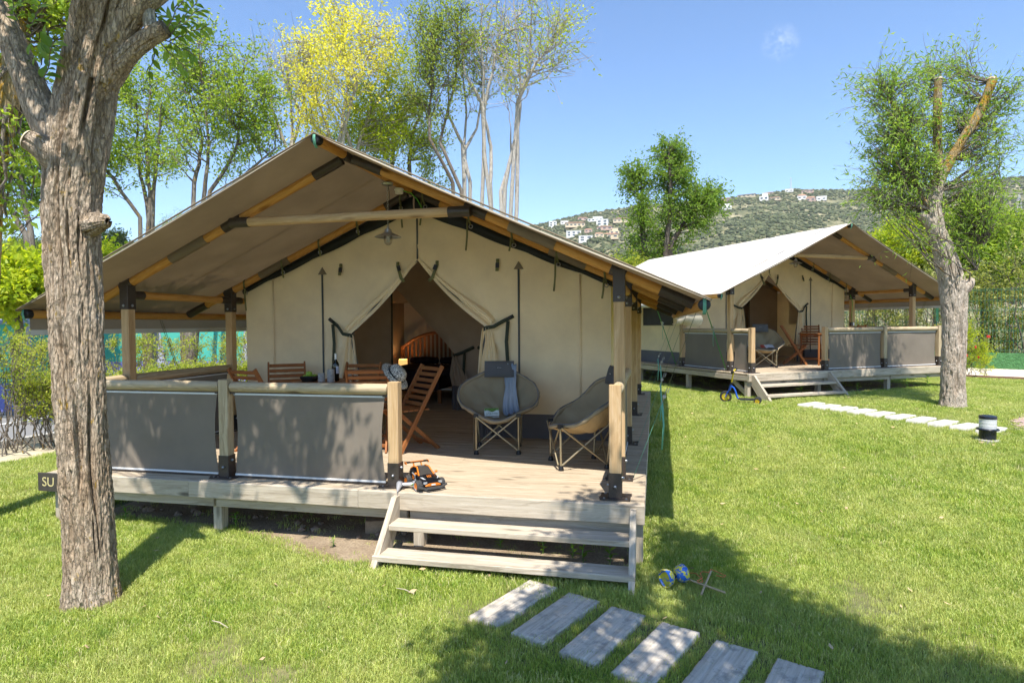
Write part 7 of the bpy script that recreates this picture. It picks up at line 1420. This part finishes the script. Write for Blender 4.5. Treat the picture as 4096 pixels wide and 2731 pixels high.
# far trunk seen under the roof at the left
p = at_d(748, 1400, 15.2); r = thing('rough_tree', 'brown trunk in front of the teal tent seen through the left porch', 'tree', (p[0], p[1], gz(p[0], p[1])))
bark_trunk('trunk', [(0, 0, -0.1), (0.03, 0, 1.0), (0.0, 0, 2.2), (-0.05, 0, 3.4)], [0.19, 0.17, 0.16, 0.10], 'bark_grey', r, 60, 0.03, 0.02, 91, 0.04, fu=10)
fabric('tent_teal', (0.10, 0.52, 0.42), 0.8, 0.15); fabric('tent_peri', (0.18, 0.20, 0.50), 0.8); fabric('tent_grey', (0.36, 0.38, 0.50), 0.8); fabric('tent_navy', (0.02, 0.06, 0.22), 0.8)
def camp(label, c, ang, L, D_, h, peak, ridge_mat, flapn=3):
    r = thing('camping_tent', label, 'tent', (c[0], c[1], gz(c[0], c[1])), ang, 'camping tents beyond the road'); zb = 0.62
    for s, y in ((-1, -D_/2), (1, D_/2)):
        MB().grid(lambda u, v: (-L/2+L*u, y+0.02*math.sin(u*11), zb+(h-zb)*v), 20, 5).ob('side_panel', 'tent_teal', r, 'all'); MB().grid(lambda u, v: (-L/2+L*u, y*1.01+0.03*math.sin(u*14)*(1-v), 0.0+zb*v), 20, 4).ob('lower_panel', 'tent_peri', r, 'all')
    for s in (-1, 1):
        x = s*L/2; MB().add([(x, -D_/2, zb), (x, D_/2, zb), (x, D_/2, h), (x, 0, peak), (x, -D_/2, h)], [(0, 1, 2, 3, 4)]).ob('end_panel', 'tent_teal', r); MB().add([(x*1.003, -D_/2, 0), (x*1.003, D_/2, 0), (x*1.003, D_/2, zb), (x*1.003, -D_/2, zb)], [(0, 1, 2, 3)]).ob('lower_panel', 'tent_peri', r)
    for s in (-1, 1): MB().grid(lambda u, v: (-L/2*1.05+L*1.05*u, s*(D_/2+0.12)*v, peak+0.02+(h-peak)*v*1.06-0.04*math.sin(PI*v)), 16, 5).ob('roof_panel', ridge_mat, r, 'all')
    for i in range(flapn): x = -L/2+L*(i+0.5)/flapn; MB().add([(x-0.10, -D_/2-0.04, h), (x+0.10, -D_/2-0.04, h), (x+0.42, -D_/2-0.05, 0.45), (x-0.25, -D_/2-0.05, 0.45)], [(0, 1, 2, 3)]).ob('door_flap', 'tent_grey', r)
    for s in (-1, 1):
        for y in (-D_/2, D_/2): MB().tube([(s*L/2*1.01, y*1.02, 0), (s*L/2*1.01, y*1.02, h)], 0.05, 8).ob('corner_trim', 'tent_grey', r, True)
    return r
p = at_d(740, 1400, 19); camp('long teal and periwinkle camping tent seen under the left porch roof', p[:2], 0.22, 8.2, 3.4, 2.25, 2.9, 'tent_teal', 3)
p = at_d(-40, 1400, 15.0); camp('teal camping tent with grey roof at the left picture edge', p[:2], 0.55, 2.6, 3.0, 1.95, 2.5, 'tent_grey', 1)
p = at_d(215, 1400, 20); camp('shaded teal camping tent with navy roof left of the thick trunk', p[:2], 0.22, 4.6, 3.2, 1.95, 2.5, 'tent_navy', 1)
# weeds by the steps, under the decks
def weed(u, v, label, s=1.0, base=None):
    q = at_g(u, v) if base is None else np.array(base); r = thing('weed', label, 'plant', tuple(q), rnd.random()*6, 'small weeds by the decks'); me_ = weed.me
    MB().tube([(0, 0, -0.01), (0.01, 0, 0.07*s), (0, 0.01, 0.13*s)], 0.003, 5).ob('stem', 'leaf_fresh', r)
    for k in range(9):
        o = ob('leaf', me_, r); o.matrix_basis = Matrix.Translation((0.004, 0, (0.03+0.012*k)*s)) @ Matrix.Rotation(k*2.4, 4, 'Z') @ Matrix.Rotation(0.5, 4, 'X') @ Matrix.Scale(s*rnd.uniform(.5, .9), 4)
weed.me = lme
for k, (u, v, s, lb) in enumerate([(2335, 2262, 1.5, 'largest weed growing behind the lower front step'), (2290, 2235, 0.9, 'weed left of the largest one behind the front step'), (2440, 2262, 1.0, 'weed nearest the right end of the front steps'), (2000, 2195, 0.8, 'weed on the earth in the middle behind the front steps'), (2170, 2215, 0.8, 'weed right of the middle one behind the front steps'), (500, 2085, 1.1, 'weed at the right foot of the thick trunk'), (945, 2120, 1.2, 'weed beside the short deck support post'), (1330, 2190, 0.55, 'weed on bare earth left of the loose block')]): weed(u, v, lb, s)
for k, (x, y, s, lb) in enumerate([(-1.25, -0.05, 2.0, 'leafy weed behind the rear tent steps'), (-4.2, 0.0, 1.8, 'leafy weed under the rear deck left of the willow'), (-4.9, 0.05, 2.2, 'leafy weed under the rear deck end by the willow'), (-2.9, 0.1, 1.4, 'low weed under the rear deck beside its middle post')]): weed(0, 0, lb, s, t2w(x, y, 0))

# ------------------------------------------------------------------ thin summer haze
hz = bpy.data.materials.new('haze'); hz.use_nodes = True; hz.node_tree.nodes.remove(hz.node_tree.nodes['Principled BSDF']); pv_ = hz.node_tree.nodes.new('ShaderNodeVolumePrincipled'); pv_.inputs['Color'].default_value = (0.86, 0.92, 1.0, 1); pv_.inputs['Density'].default_value = 0.00012
hz.node_tree.links.new(pv_.outputs[0], hz.node_tree.nodes['Material Output'].inputs['Volume']); MATS['haze'] = hz
struct(MB().box((0, 500, 128), (3900, 2300, 264)).ob('haze', 'haze'), 'stuff')
